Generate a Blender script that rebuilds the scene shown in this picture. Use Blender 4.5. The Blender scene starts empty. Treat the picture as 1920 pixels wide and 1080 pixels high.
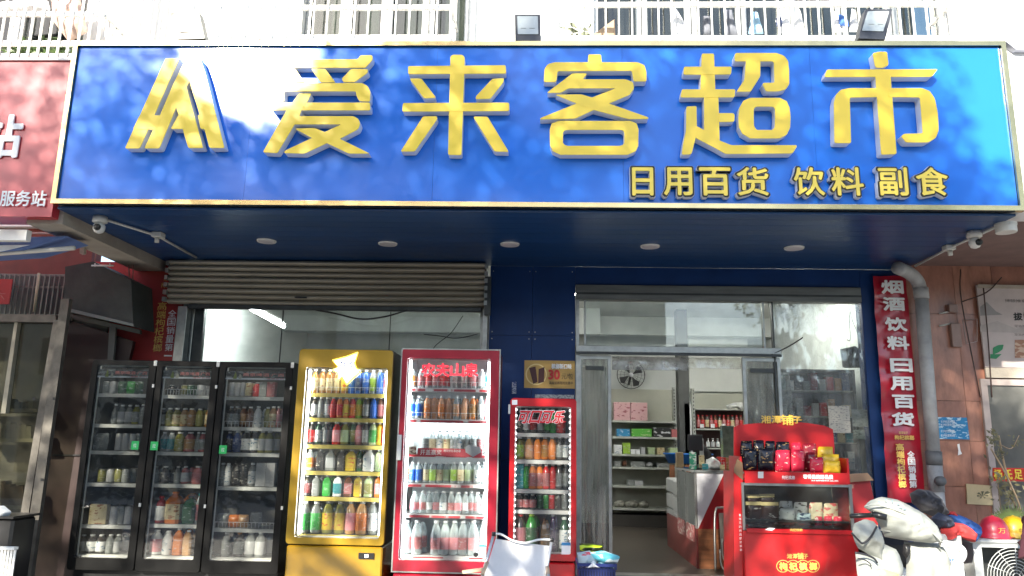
import bpy, math, random
import numpy as np
from mathutils import Vector, noise
random.seed(7)
scene = bpy.context.scene
COL = scene.collection

# ------------------------------------------------------------------ camera, sky, sun, exposure
FOC = 1420.0                      # focal length in pixels of a 1920 px wide frame
CAMH = 1.4
yaw, pitch, roll = [math.radians(a) for a in (-2.05, 11.5, 1.05)]
cy_, sy_, cp_, sp_, cr_, sr_ = math.cos(yaw), math.sin(yaw), math.cos(pitch), math.sin(pitch), math.cos(roll), math.sin(roll)
FW = Vector((sy_*cp_, cy_*cp_, sp_)); ri = Vector((cy_, -sy_, 0)); up = ri.cross(FW)
RI = cr_*ri + sr_*up; UP = -sr_*ri + cr_*up
cam = bpy.data.cameras.new('camera'); camo = bpy.data.objects.new('camera', cam); COL.objects.link(camo)
from mathutils import Matrix
m3 = Matrix((RI, UP, -FW)).transposed().to_4x4(); m3.translation = (0, 0, CAMH); camo.matrix_world = m3
cam.sensor_width = 36; cam.lens = 36*FOC/1920; cam.clip_end = 500; cam.clip_start = .05
scene.camera = camo

def ray(px, py): return FW + RI*(px-960)/FOC - UP*(py-540)/FOC
def PY(px, py, Y):
    d = ray(px, py); return Vector((0, 0, CAMH)) + d*(Y/d.y)
def PZ(px, py, Z):
    d = ray(px, py); return Vector((0, 0, CAMH)) + d*((Z-CAMH)/d.z)
def rect(px0, py0, px1, py1, Y):
    """world x0,x1,z0,z1 on the plane Y of a photo rectangle"""
    a, b, c, d = PY(px0, py0, Y), PY(px1, py0, Y), PY(px0, py1, Y), PY(px1, py1, Y)
    return (a.x+c.x)/2, (b.x+d.x)/2, (c.z+d.z)/2, (a.z+b.z)/2

SIGNY = 5.62
dsun = ray(452, 118); SUN = Vector((dsun.x, -dsun.y, dsun.z)).normalized()
world = bpy.data.worlds.new('World'); scene.world = world; world.use_nodes = True
wn = world.node_tree; bg = wn.nodes['Background']
sky = wn.nodes.new('ShaderNodeTexSky'); sky.sky_type = 'NISHITA'; sky.sun_disc = False
sky.sun_elevation = math.asin(SUN.z); sky.sun_rotation = math.atan2(SUN.x, SUN.y)
wn.links.new(sky.outputs[0], bg.inputs[0]); bg.inputs[1].default_value = .15
sl = bpy.data.lights.new('sun', 'SUN'); sl.energy = 4.6; sl.angle = math.radians(.53); sl.color = (1, .93, .8)
so = bpy.data.objects.new('sun', sl); COL.objects.link(so); so.rotation_euler = SUN.to_track_quat('Z', 'Y').to_euler(); so.location = (-6, -8, 12)
scene.view_settings.view_transform = 'Standard'; scene.view_settings.look = 'None'
scene.view_settings.gamma = 1; scene.view_settings.use_curve_mapping = False
scene.view_settings.exposure = 1.55
scene.cycles.max_bounces = 8; scene.cycles.transparent_max_bounces = 24
scene.cycles.caustics_reflective = False; scene.cycles.caustics_refractive = False
scene.cycles.sample_clamp_indirect = 6

# ------------------------------------------------------------------ materials
MATS = {}
def mat(name, col, rough=.5, metal=0, var=.12, scale=6, bump=0, bscale=40, coat=0, crough=.05, spec=.5, emis=0, ecol=None, stretch=None, sheen=0, dirt=None):
    if name in MATS: return MATS[name]
    m = bpy.data.materials.new(name); m.use_nodes = True; nt = m.node_tree; b = nt.nodes['Principled BSDF']
    N = nt.nodes.new; L = nt.links.new
    tc = N('ShaderNodeTexCoord'); mp = N('ShaderNodeMapping'); L(tc.outputs['Object'], mp.inputs[0])
    if stretch: mp.inputs['Scale'].default_value = stretch
    nz = N('ShaderNodeTexNoise'); nz.inputs['Scale'].default_value = scale; nz.inputs['Detail'].default_value = 6; nz.inputs['Roughness'].default_value = .62
    L(mp.outputs[0], nz.inputs[0])
    if var:
        mx = N('ShaderNodeMix'); mx.data_type = 'RGBA'
        mr = N('ShaderNodeMapRange'); mr.inputs[1].default_value = .3; mr.inputs[2].default_value = .7
        L(nz.outputs[0], mr.inputs[0]); L(mr.outputs[0], mx.inputs[0])
        lo = tuple(c*(1-var) for c in col); hi = tuple(min(1, c*(1+var)) for c in col)
        if dirt: lo = dirt
        mx.inputs[6].default_value = (*lo, 1); mx.inputs[7].default_value = (*hi, 1)
        L(mx.outputs[2], b.inputs['Base Color'])
        rr = N('ShaderNodeMapRange'); rr.inputs[3].default_value = max(0, rough-.08); rr.inputs[4].default_value = min(1, rough+.1)
        L(nz.outputs[0], rr.inputs[0]); L(rr.outputs[0], b.inputs['Roughness'])
    else:
        b.inputs['Base Color'].default_value = (*col, 1); b.inputs['Roughness'].default_value = rough
    b.inputs['Metallic'].default_value = metal; b.inputs['Specular IOR Level'].default_value = spec
    b.inputs['Coat Weight'].default_value = coat; b.inputs['Coat Roughness'].default_value = crough
    if sheen: b.inputs['Sheen Weight'].default_value = sheen
    if emis: b.inputs['Emission Color'].default_value = (*(ecol or col), 1); b.inputs['Emission Strength'].default_value = emis
    if bump:
        n2 = N('ShaderNodeTexNoise'); n2.inputs['Scale'].default_value = bscale; n2.inputs['Detail'].default_value = 4
        bp = N('ShaderNodeBump'); bp.inputs['Strength'].default_value = bump; bp.inputs['Distance'].default_value = .01
        L(mp.outputs[0], n2.inputs[0]); L(n2.outputs[0], bp.inputs['Height']); L(bp.outputs[0], b.inputs['Normal'])
    MATS[name] = m; return m

def glassmat(name, tint=(.93, .96, .95), film=.05, refl=1.0, rough=.02, wav=0, filmcol=(.7, .72, .7), fscale=5, zs=1):
    """thin pane: transparent + mirror by angle, with a thin dusty film"""
    if name in MATS: return MATS[name]
    m = bpy.data.materials.new(name); m.use_nodes = True; nt = m.node_tree; N = nt.nodes.new; L = nt.links.new
    nt.nodes.remove(nt.nodes['Principled BSDF']); out = nt.nodes['Material Output']
    tr = N('ShaderNodeBsdfTransparent'); tr.inputs[0].default_value = (*tint, 1)
    gl = N('ShaderNodeBsdfGlossy'); gl.inputs['Roughness'].default_value = rough
    df = N('ShaderNodeBsdfDiffuse'); df.inputs[0].default_value = (*filmcol, 1)
    fr = N('ShaderNodeFresnel'); fr.inputs[0].default_value = 1.5
    mu = N('ShaderNodeMath'); mu.operation = 'MULTIPLY'; mu.inputs[1].default_value = 1.7*refl; mu.use_clamp = True; L(fr.outputs[0], mu.inputs[0])
    a = N('ShaderNodeMixShader'); L(mu.outputs[0], a.inputs[0]); L(tr.outputs[0], a.inputs[1]); L(gl.outputs[0], a.inputs[2])
    c = N('ShaderNodeMixShader')
    tc = N('ShaderNodeTexCoord'); nz = N('ShaderNodeTexNoise'); nz.inputs['Scale'].default_value = fscale; nz.inputs['Detail'].default_value = 6
    mpg = N('ShaderNodeMapping'); mpg.inputs['Scale'].default_value = (1, 1, zs); L(tc.outputs['Object'], mpg.inputs[0]); L(mpg.outputs[0], nz.inputs[0])
    mr = N('ShaderNodeMapRange'); mr.inputs[1].default_value = .35; mr.inputs[2].default_value = .8; mr.inputs[3].default_value = film*.3; mr.inputs[4].default_value = film*2
    L(nz.outputs[0], mr.inputs[0]); L(mr.outputs[0], c.inputs[0]); L(a.outputs[0], c.inputs[1]); L(df.outputs[0], c.inputs[2])
    if wav:
        n2 = N('ShaderNodeTexNoise'); n2.inputs['Scale'].default_value = 6; bp = N('ShaderNodeBump'); bp.inputs['Strength'].default_value = wav; bp.inputs['Distance'].default_value = .05
        L(mpg.outputs[0], n2.inputs[0]); L(n2.outputs[0], bp.inputs['Height']); L(bp.outputs[0], gl.inputs['Normal'])
    L(c.outputs[0], out.inputs[0]); MATS[name] = m; return m

def printmat(name, base, ink, scale=60, amount=.5, rough=.4, stretch=(1, 1, 2.4), emis=0):
    """flat print: fine broken marks of ink on a base colour"""
    if name in MATS: return MATS[name]
    m = bpy.data.materials.new(name); m.use_nodes = True; nt = m.node_tree; b = nt.nodes['Principled BSDF']; N = nt.nodes.new; L = nt.links.new
    tc = N('ShaderNodeTexCoord'); mp = N('ShaderNodeMapping'); mp.inputs['Scale'].default_value = stretch; L(tc.outputs['Object'], mp.inputs[0])
    oi = N('ShaderNodeObjectInfo'); ad = N('ShaderNodeVectorMath'); ad.operation = 'ADD'; sc = N('ShaderNodeVectorMath'); sc.operation = 'SCALE'; sc.inputs['Scale'].default_value = 9
    L(oi.outputs['Random'], sc.inputs[0]); L(mp.outputs[0], ad.inputs[0]); L(sc.outputs[0], ad.inputs[1])
    v = N('ShaderNodeTexNoise'); v.inputs['Scale'].default_value = scale; v.inputs['Detail'].default_value = 3; L(ad.outputs[0], v.inputs[0])
    cr = N('ShaderNodeValToRGB'); cr.color_ramp.interpolation = 'LINEAR'; e = cr.color_ramp.elements
    e[0].position = max(0, amount-.02); e[0].color = (*base, 1); e[1].position = amount+.04; e[1].color = (*ink, 1); L(v.outputs[0], cr.inputs[0])
    L(cr.outputs[0], b.inputs['Base Color']); b.inputs['Roughness'].default_value = rough
    if emis: L(cr.outputs[0], b.inputs['Emission Color']); b.inputs['Emission Strength'].default_value = emis
    MATS[name] = m; return m

# ------------------------------------------------------------------ mesh helpers
def origin_of(parent):
    p = Vector((0, 0, 0))
    while parent is not None: p += Vector(parent.location); parent = parent.parent
    return p
def link(name, me, parent=None, loc=None):
    o = bpy.data.objects.new(name, me); COL.objects.link(o)
    if parent: o.parent = parent
    if loc is not None: o.location = loc
    return o
def mk(name, V, F, mats, parent=None, fm=None, smooth=False, local=False):
    """one mesh object; V in world coordinates unless local"""
    me = bpy.data.meshes.new(name)
    if not isinstance(mats, (list, tuple)): mats = [mats]
    if parent is not None and not local:
        o = origin_of(parent); V = [(v[0]-o.x, v[1]-o.y, v[2]-o.z) for v in V]
    me.from_pydata([tuple(v) for v in V], [], F)
    for m in mats: me.materials.append(m)
    if fm: me.polygons.foreach_set('material_index', fm)
    if smooth: me.polygons.foreach_set('use_smooth', [True]*len(me.polygons))
    me.update()
    return link(name, me, parent)
def tag(o, label=None, cat=None, group=None, kind=None):
    if label: o['label'] = label
    if cat: o['category'] = cat
    if group: o['group'] = group
    if kind: o['kind'] = kind
    return o
def T(name, label, cat, loc=(0, 0, 0), group=None):
    return tag(link(name, None, None, loc), label, cat, group)
def boxVF(x0, x1, y0, y1, z0, z1, b=0):
    if x0 > x1: x0, x1 = x1, x0
    if y0 > y1: y0, y1 = y1, y0
    if z0 > z1: z0, z1 = z1, z0
    if b <= 0:
        V = [(x, y, z) for z in (z0, z1) for y in (y0, y1) for x in (x0, x1)]
        return V, [(0, 2, 3, 1), (4, 5, 7, 6), (0, 1, 5, 4), (2, 6, 7, 3), (0, 4, 6, 2), (1, 3, 7, 5)]
    b = min(b, (x1-x0)/2.1, (y1-y0)/2.1, (z1-z0)/2.1)
    V = []; idx = {}
    for iz, z in enumerate((z0, z1)):
        for iy, y in enumerate((y0, y1)):
            for ix, x in enumerate((x0, x1)):
                sx, sy, sz = (1, -1)[ix], (1, -1)[iy], (1, -1)[iz]
                idx[ix, iy, iz, 'x'] = len(V); V.append((x, y+sy*b, z+sz*b))
                idx[ix, iy, iz, 'y'] = len(V); V.append((x+sx*b, y, z+sz*b))
                idx[ix, iy, iz, 'z'] = len(V); V.append((x+sx*b, y+sy*b, z))
    F = []
    for i in (0, 1):
        F.append([idx[i, a, c, 'x'] for a, c in ((0, 0), (1, 0), (1, 1), (0, 1))][::(1 if i else -1)])
        F.append([idx[a, i, c, 'y'] for a, c in ((0, 0), (1, 0), (1, 1), (0, 1))][::(-1 if i else 1)])
        F.append([idx[a, c, i, 'z'] for a, c in ((0, 0), (1, 0), (1, 1), (0, 1))][::(1 if i else -1)])
    for i in (0, 1):
        for j in (0, 1):
            s = 1 if i == j else -1
            F.append([idx[i, j, 0, 'x'], idx[i, j, 0, 'y'], idx[i, j, 1, 'y'], idx[i, j, 1, 'x']][::-s])
            F.append([idx[i, 0, j, 'x'], idx[i, 1, j, 'x'], idx[i, 1, j, 'z'], idx[i, 0, j, 'z']][::-s])
            F.append([idx[0, i, j, 'y'], idx[1, i, j, 'y'], idx[1, i, j, 'z'], idx[0, i, j, 'z']][::s])
    for a in (0, 1):
        for c in (0, 1):
            for d in (0, 1):
                f = [idx[a, c, d, 'x'], idx[a, c, d, 'y'], idx[a, c, d, 'z']]
                F.append(f[::(1 if (a+c+d) % 2 else -1)])
    return V, F
def box(name, x0, x1, y0, y1, z0, z1, m, parent=None, b=0):
    V, F = boxVF(x0, x1, y0, y1, z0, z1, b); return mk(name, V, F, m, parent)
def boxes(name, L, m, parent=None, b=0):
    V, F = [], []
    for B in L:
        v, f = boxVF(*B, b=b); n = len(V); V += v; F += [[i+n for i in q] for q in f]
    return mk(name, V, F, m, parent)
def pbox(name, px0, py0, px1, py1, Y, depth, m, parent=None, b=0):
    x0, x1, z0, z1 = rect(px0, py0, px1, py1, Y); return box(name, x0, x1, Y, Y+depth, z0, z1, m, parent, b)
def ring(name, x0, x1, z0, z1, a0, a1, c0, c1, y0, y1, m, parent=None):
    """rectangular frame: outer x0..x1,z0..z1, opening a0..a1,c0..c1"""
    P = [(x0, z0), (x1, z0), (x1, z1), (x0, z1)]; Q = [(a0, c0), (a1, c0), (a1, c1), (a0, c1)]
    V = [(p[0], y0, p[1]) for p in P]+[(p[0], y0, p[1]) for p in Q]+[(p[0], y1, p[1]) for p in P]+[(p[0], y1, p[1]) for p in Q]
    F = []
    for i in range(4):
        j = (i+1) % 4
        F += [(i, j, 4+j, 4+i), (8+i, 12+i, 12+j, 8+j), (i, 8+i, 8+j, j), (4+i, 4+j, 12+j, 12+i)]
    return mk(name, V, F, m, parent)
def shell(name, x0, x1, y0, y1, z0, z1, t, m, mi, parent=None):
    """open-fronted cabinet"""
    O = [(x, y, z) for y in (y0, y1) for x, z in ((x0, z0), (x1, z0), (x1, z1), (x0, z1))]
    I = [(x, y, z) for y in (y0, y1-t) for x, z in ((x0+t, z0+t), (x1-t, z0+t), (x1-t, z1-t), (x0+t, z1-t))]
    V = O+I; F = []; fm = []
    for i in range(4):
        j = (i+1) % 4
        F += [(i, 4+i, 4+j, j), (8+i, 8+j, 12+j, 12+i), (i, j, 8+j, 8+i)]; fm += [0, 1, 0]
    F += [(4, 7, 6, 5), (12, 13, 14, 15)]; fm += [0, 1]
    return mk(name, V, F, [m, mi], parent, fm)
def rring(name, x0, x1, z0, z1, a0, a1, c0, c1, y0, y1, m, parent=None, R=.03, r=.018):
    """rectangular frame with rounded outer and inner corners"""
    def rr(x0, x1, z0, z1, r):
        P = []
        for cx, cz, s in ((x1-r, z1-r, 0), (x0+r, z1-r, 1), (x0+r, z0+r, 2), (x1-r, z0+r, 3)):
            P += [(cx+r*math.cos((s+k/4)*math.pi/2), cz+r*math.sin((s+k/4)*math.pi/2)) for k in range(5)]
        return P
    O, I = rr(x0, x1, z0, z1, R), rr(a0, a1, c0, c1, r); n = len(O); e = .004
    Oe = rr(x0+e, x1-e, z0+e, z1-e, R-e)
    V = [(p[0], y0, p[1]) for p in Oe]+[(p[0], y0, p[1]) for p in I]+[(p[0], y1, p[1]) for p in O]+[(p[0], y1, p[1]) for p in I]+[(p[0], y0+e, p[1]) for p in O]
    F = []
    for i in range(n):
        j = (i+1) % n
        F += [(j, i, n+i, n+j), (n+i, 3*n+i, 3*n+j, n+j), (2*n+i, 2*n+j, 3*n+j, 3*n+i), (i, j, 4*n+j, 4*n+i), (4*n+i, 4*n+j, 2*n+j, 2*n+i)]
    return mk(name, V, F, m, parent)
def rnd(P, r):
    out = []; n = len(P)
    for i in range(n):
        p = Vector(P[i]); a = Vector(P[i-1])-p; c = Vector(P[(i+1) % n])-p
        ra = min(r, a.length*.3); rc = min(r, c.length*.3)
        out += [tuple(p+a.normalized()*ra), tuple(p+(a.normalized()*ra+c.normalized()*rc)*.28), tuple(p+c.normalized()*rc)]
    return out
def prismVF(P, y0, y1, off=0):
    """P: (x,z) outline -> prism between planes y0 (front) and y1"""
    ar = sum(P[i-1][0]*P[i][1]-P[i][0]*P[i-1][1] for i in range(len(P)))
    if ar < 0: P = P[::-1]
    n = len(P); V = [(p[0], y0, p[1]) for p in P]+[(p[0], y1, p[1]) for p in P]
    F = [list(range(off, off+n)), list(range(off+2*n-1, off+n-1, -1))]
    F += [(off+i, off+n+i, off+n+(i+1) % n, off+(i+1) % n) for i in range(n)]
    return V, F
def prism(name, P, y0, y1, m, parent=None, r=0):
    if r: P = rnd(P, r)
    V, F = prismVF(P, y0, y1); return mk(name, V, F, m, parent)
def px_poly(P, Y): return [(PY(a, b, Y).x, PY(a, b, Y).z) for a, b in P]
def pprism(name, P, Y, depth, m, parent=None, r=0): return prism(name, px_poly(P, Y), Y, Y+depth, m, parent, r)
def tubeVF(path, r, seg=8, off=0):
    path = [Vector(p) for p in path]; V = []; F = []; n = len(path); rs = r if isinstance(r, (list, tuple)) else [r]*n
    prev = None
    for i, p in enumerate(path):
        t = (path[min(i+1, n-1)]-path[max(i-1, 0)]).normalized()
        u = prev-t*prev.dot(t) if prev else (Vector((0, 0, 1)).cross(t) if abs(t.z) < .9 else Vector((1, 0, 0)).cross(t))
        u.normalize(); w = t.cross(u); prev = u
        V += [tuple(p+(u*math.cos(2*math.pi*k/seg)+w*math.sin(2*math.pi*k/seg))*rs[i]) for k in range(seg)]
    for i in range(n-1):
        for k in range(seg):
            a = off+i*seg+k; b = off+i*seg+(k+1) % seg; F.append((a, b, b+seg, a+seg))
    F.append([off+k for k in range(seg)][::-1]); F.append([off+(n-1)*seg+k for k in range(seg)])
    return V, F
def tube(name, path, r, m, parent=None, seg=8, smooth=True):
    V, F = tubeVF(path, r, seg); return mk(name, V, F, m, parent, smooth=smooth)
def curve(path, n=8):
    """Catmull-Rom through points"""
    P = [Vector(p) for p in path]; P = [P[0]*2-P[1]]+P+[P[-1]*2-P[-2]]; out = []
    for i in range(1, len(P)-2):
        for k in range(n):
            t = k/n; a, b, c, d = P[i-1:i+3]
            out.append(.5*((2*b)+(c-a)*t+(2*a-5*b+4*c-d)*t*t+(3*b-a-3*c+d)*t**3))
    out.append(P[-2]); return out
def latheVF(prof, seg=12, sq=0):
    """prof: (r,z, material) ; sq 0 round .. 1 boxy"""
    V, F, fm = [], [], []
    for r, z, *_ in prof:
        for k in range(seg):
            a = 2*math.pi*(k+.5)/seg; c, s = math.cos(a), math.sin(a)
            q = 1
            if sq: n = 2+sq*4; q = (abs(c)**n+abs(s)**n)**(-1/n)
            V.append((r*q*c, r*q*s, z))
    for i in range(len(prof)-1):
        for k in range(seg):
            a = i*seg+k; b = i*seg+(k+1) % seg; F.append((a, b, b+seg, a+seg)); fm.append(prof[i][2] if len(prof[i]) > 2 else 0)
    F.append([k for k in range(seg)][::-1]); fm.append(prof[0][2] if len(prof[0]) > 2 else 0)
    F.append([(len(prof)-1)*seg+k for k in range(seg)]); fm.append(prof[-2][2] if len(prof[-2]) > 2 else 0)
    return V, F, fm
def pillowVF(P, yc, thick, rings=8, n=44, wr=.0, ws=6, back=.35, seed=0, center=None):
    """inflated soft shape from a star-shaped (x,z) outline"""
    P = [Vector((p[0], p[1], 0)) for p in P]; P.append(P[0]); L = [0]
    for i in range(1, len(P)): L.append(L[-1]+(P[i]-P[i-1]).length)
    Q = []; j = 0
    for k in range(n):
        s = L[-1]*k/n
        while L[j+1] < s: j += 1
        Q.append(P[j].lerp(P[j+1], (s-L[j])/max(1e-9, L[j+1]-L[j])))
    c = Vector((center[0], center[1], 0)) if center else sum(Q, Vector())/n
    V = []; F = []
    for side, th in ((-1, thick), (1, thick*back)):
        base = len(V)
        for r in range(rings+1):
            s = 1-r/rings if side < 0 or r > 0 else 1
            for q in Q:
                p = c+(q-c)*max(s, .02)
                d = math.sqrt(max(0, 1-s*s))*th
                w = noise.noise(Vector((p.x*ws+seed*3.1, p.y*ws*.8, seed)))*wr+noise.noise(Vector((p.x*ws*3, p.y*ws*2.5, seed+5)))*wr*.4
                if wr >= .03: w += wr*.55*(.35-abs(noise.noise(Vector((p.x*ws*1.1+p.y*ws*.5, p.y*ws*1.0-p.x*ws*.4, seed+11))))*1.6)
                V.append((p.x, yc+side*(d+(w if s < 1 else 0)*(1-s*.6)), p.y))
        for r in range(rings):
            for k in range(n):
                a, b = base+r*n+k, base+r*n+(k+1) % n
                F.append((a, b, b+n, a+n)[::side])
    return V, F
def pillow(name, P, yc, thick, m, parent=None, **k):
    V, F = pillowVF(P, yc, thick, **k); return mk(name, V, F, m, parent, smooth=True)
def ppillow(name, P, Y, thick, m, parent=None, **k): return pillow(name, px_poly(P, Y), Y, thick, m, parent, **k)

# ------------------------------------------------------------------ lettering
GL = {}
def glyph(s, res=3):
    if (s, res) in GL: return GL[s, res]
    c = bpy.data.curves.new('g', 'FONT'); c.body = s; c.size = 1; c.resolution_u = res; c.fill_mode = 'FRONT'
    o = bpy.data.objects.new('g', c); COL.objects.link(o); bpy.context.view_layer.update()
    me = bpy.data.meshes.new_from_object(o.evaluated_get(bpy.context.evaluated_depsgraph_get()))
    V = [(v.co.x, v.co.y) for v in me.vertices]; F = [tuple(p.vertices) for p in me.polygons]
    F = [f if sum(V[f[i-1]][0]*V[f[i]][1]-V[f[i]][0]*V[f[i-1]][1] for i in range(len(f))) > 0 else f[::-1] for f in F]
    bpy.data.objects.remove(o); bpy.data.curves.remove(c); bpy.data.meshes.remove(me)
    xs = [v[0] for v in V]; ys = [v[1] for v in V]; x0, x1, y0, y1 = min(xs), max(xs), min(ys), max(ys)
    V = [((v[0]-x0)/(x1-x0), (v[1]-y0)/max(1e-6, y1-y0)) for v in V]
    GL[s, res] = (V, F, (x1-x0)/max(1e-6, y1-y0)); return GL[s, res]
def glyphVF(s, x0, x1, z0, z1, y, bold=0, thick=0, shear=0, res=3):
    G, GF, _ = glyph(s, res); V, F = [], []; h = z1-z0; d = bold*h
    sh = [(0, 0)]+([(math.cos(a)*d, math.sin(a)*d) for a in (0.4, 1.2, 2, 2.7, 3.5, 4.3, 5.1, 5.9)] if bold > .025 else ([(d, 0), (-d, 0), (0, d), (0, -d)] if bold else []))
    edges = None
    for q, (dx, dz) in enumerate(sh):
        n = len(V); yy = y-q*.0003
        V += [(x0+d+g[0]*(x1-x0-2*d)+dx+shear*(g[1]-.5)*h, yy, z0+d+g[1]*(h-2*d)+dz) for g in G]
        F += [tuple(i+n for i in f) for f in GF]
        if thick:
            if edges is None:
                cnt = {}
                for f in GF:
                    for a, b in zip(f, f[1:]+f[:1]): cnt[a, b] = 1
                edges = [e for e in cnt if (e[1], e[0]) not in cnt]
            m = len(V); V += [(v[0], yy+thick, v[2]) for v in V[n:n+len(G)]]
            F += [(b+n, a+n, a+m, b+m) for a, b in edges]
    return V, F
def text(name, s, x0, x1, z0, z1, y, m, parent=None, **k):
    V, F = glyphVF(s, x0, x1, z0, z1, y, **k); return mk(name, V, F, m, parent)
def ptext(name, s, px0, py0, px1, py1, Y, m, parent=None, **k):
    return text(name, s, *rect(px0, py0, px1, py1, Y), Y, m, parent, **k)
def vtext(name, s, pts, w, h, Y, m, parent=None, **k):
    """column of characters, pts = photo centres of first and last character"""
    V, F = [], []; (ax, ay), (bx, by) = pts; n = len(s)
    for i, ch in enumerate(s):
        t = i/max(1, n-1); cx, cy = ax+(bx-ax)*t, ay+(by-ay)*t
        hh = h*.18 if ch == '一' else h
        v, f = glyphVF(ch, *rect(cx-w/2, cy-hh/2, cx+w/2, cy+hh/2, Y), Y, **k); o = len(V)
        V += v; F += [tuple(i+o for i in q) for q in f]
    return mk(name, V, F, m, parent)
def dup(root, loc, label=None, group=None):
    r = root.copy(); COL.objects.link(r); r.location = loc
    if label: r['label'] = label
    if group: r['group'] = group
    for ch in list(root.children):
        c = ch.copy(); COL.objects.link(c); c.parent = r
        for g in list(ch.children):
            d = g.copy(); COL.objects.link(d); d.parent = c
    return r
ORD = 'first second third fourth fifth sixth seventh eighth ninth tenth eleventh twelfth thirteenth fourteenth fifteenth sixteenth'.split()

# shared materials
WHITE = mat('white_paint', (.76, .76, .73), .5, var=.06, scale=3)
STEEL = mat('brushed_steel', (.45, .45, .43), .32, metal=1, var=.25, scale=8, stretch=(1, 1, .1))
DARKMETAL = mat('dark_metal', (.06, .065, .065), .4, metal=.6, var=.3)
BLACK = mat('black_plastic', (.012, .012, .013), .35, var=.3)
BLACKMATT = mat('black_matt', (.02, .02, .02), .8)
REDP = mat('red_enamel', (.46, .010, .016), .3, coat=.6, var=.08)
DKRED = mat('deep_red_enamel', (.30, .007, .022), .3, coat=.5, var=.1)
BLUEW = mat('blue_cladding', (.003, .030, .13), .5, var=.18, scale=2.5, coat=.08, crough=.3, spec=.3)
GLASS = glassmat('window_glass', film=.05)
GLASSDARK = glassmat('tinted_glass', (.55, .60, .58), film=.012, refl=.8)
FRGLASS = glassmat('fridge_door_glass', (.95, .97, .97), film=.018, refl=.7)
FRGLASSD = glassmat('dusty_fridge_glass', (.93, .94, .93), film=.006, refl=1.0, wav=.08)
ALU = mat('aluminium_frame', (.38, .39, .37), .38, metal=.8, var=.2, scale=12)
# ================================================================== THE SETTING
SOF = 3.155; FY = 7.5
CONC = mat('pavement_concrete', (.30, .29, .27), .85, var=.2, scale=1.5, bump=.3)
ASPH = mat('asphalt', (.055, .055, .055), .9, var=.25, scale=5, bump=.4)
tag(box('ground', -60, 60, -60, 12, -.6, -.16, mat('soil', (.2, .17, .13), .95, var=.2)), kind='structure')
tag(box('pavement', -14, 14, -2.6, 7.35, -.15, 0, CONC), kind='structure')
tag(box('road', -60, 60, -10.5, -2.75, -.155, -.13, ASPH), kind='structure')
kerb = box('kerb', -14, 14, -2.75, -2.6, -.15, .01, mat('kerb_stone', (.4, .39, .36), .8, var=.15)); tag(kerb, kind='structure')
tag(box('far_pavement', -60, 60, -14, -10.5, -.15, -.02, CONC), kind='structure')
TILEF = mat('shop_floor_tile', (.075, .062, .05), .42, var=.25, scale=1.2, bump=.05, spec=.3)
tag(box('shop_floor', -3.9, 3.5, 7.36, 12.3, -.1, .2, TILEF), kind='structure')
# inside of the shop
PLASTER = mat('inner_plaster', (.62, .64, .61), .8, var=.07, scale=1.2, bump=.05)
PLASTER2 = mat('inner_plaster_grey', (.42, .44, .42), .8, var=.1, scale=1)
tag(box('shop_back_wall', -3.9, 3.9, 12.2, 12.35, .2, 3.4, PLASTER), kind='structure')
tag(box('shop_side_wall', -3.9, -3.78, 7.62, 12.2, .2, 3.4, PLASTER), kind='structure')
tag(box('shop_side_wall', 3.6, 3.75, 7.62, 12.2, .2, 3.4, PLASTER), kind='structure')
tag(box('shop_ceiling', -3.9, 3.75, 7.62, 12.2, 3.33, 3.45, mat('ceiling_paint', (.66, .67, .63), .85, var=.05, scale=1)), kind='structure')
tag(box('ceiling_beam', -3.78, .9, 10.9, 11.15, 2.95, 3.33, PLASTER2), kind='structure')
tag(box('ceiling_beam', .9, 3.6, 11.6, 11.8, 3.05, 3.33, PLASTER), kind='structure')
PILGR = mat('grey_pillar_paint', (.04, .042, .04), .7, var=.2)
tag(box('inner_pillar', PY(1274, 800, 10.9).x, PY(1294, 800, 10.9).x, 10.9, 11.1, .2, 3.33, PILGR), kind='structure')
tag(box('partition_wall', -.49, .37, 7.66, 7.8, .2, 3.33, PLASTER2), kind='structure')

# ------------------------------------------------------------------ upper floor of the building
UW = mat('upper_wall_paint', (.80, .79, .74), .75, var=.05, scale=1, bump=.1)
bld = T('apartment_front', 'white painted upper wall of the building above the blue signboard', 'building', (0, 7.4, 3.4))
Z0, Z1 = 3.5, 8.6
wins = [(-7.6, -5.0), (-2.6, -.78), (.55, 4.28)]          # openings behind the cages
xs = -9.0
for i, (a, b_) in enumerate(wins+[(9.0, 9.0)]):
    box('wall_section', xs, a, 7.4, 7.6, Z0, Z1, UW, bld); xs = b_
for a, b_ in wins:
    box('wall_section', a, b_, 7.402, 7.598, Z0, 5.25, UW, bld); box('wall_section', a, b_, 7.402, 7.598, 7.4, Z1, UW, bld)
DARKW = mat('dim_room', (.05, .055, .06), .9, var=.3, scale=2)
CURT = mat('pale_curtain', (.20, .21, .17), .9, var=.2, scale=9, stretch=(4, 1, .1), bump=.3)
for i, (a, b_) in enumerate(wins):
    n = (3, 4, 7)[i]; w = (b_-a)/n
    for k in range(n):
        f = ring('window_sash', a+k*w+.005, a+(k+1)*w-.005, 5.25, 7.4, a+k*w+.06, a+(k+1)*w-.06, 5.32, 7.33, 7.5, 7.55, ALU if i else WHITE, bld)
        box('pane', a+k*w+.06, a+(k+1)*w-.06, 7.52, 7.528, 5.32, 7.33, GLASSDARK, f)
    box('room_backing', a, b_, 8.1 if i != 1 else 7.72, 8.2 if i != 1 else 7.76, 5.2, 7.5, DARKW if i != 1 else CURT, bld)
    box('window_sill', a-.03, b_+.03, 7.34, 7.5, 5.19, 5.248, UW, bld)
CAGE = mat('cage_white_paint', (.80, .79, .76), .4, var=.08)
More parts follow.
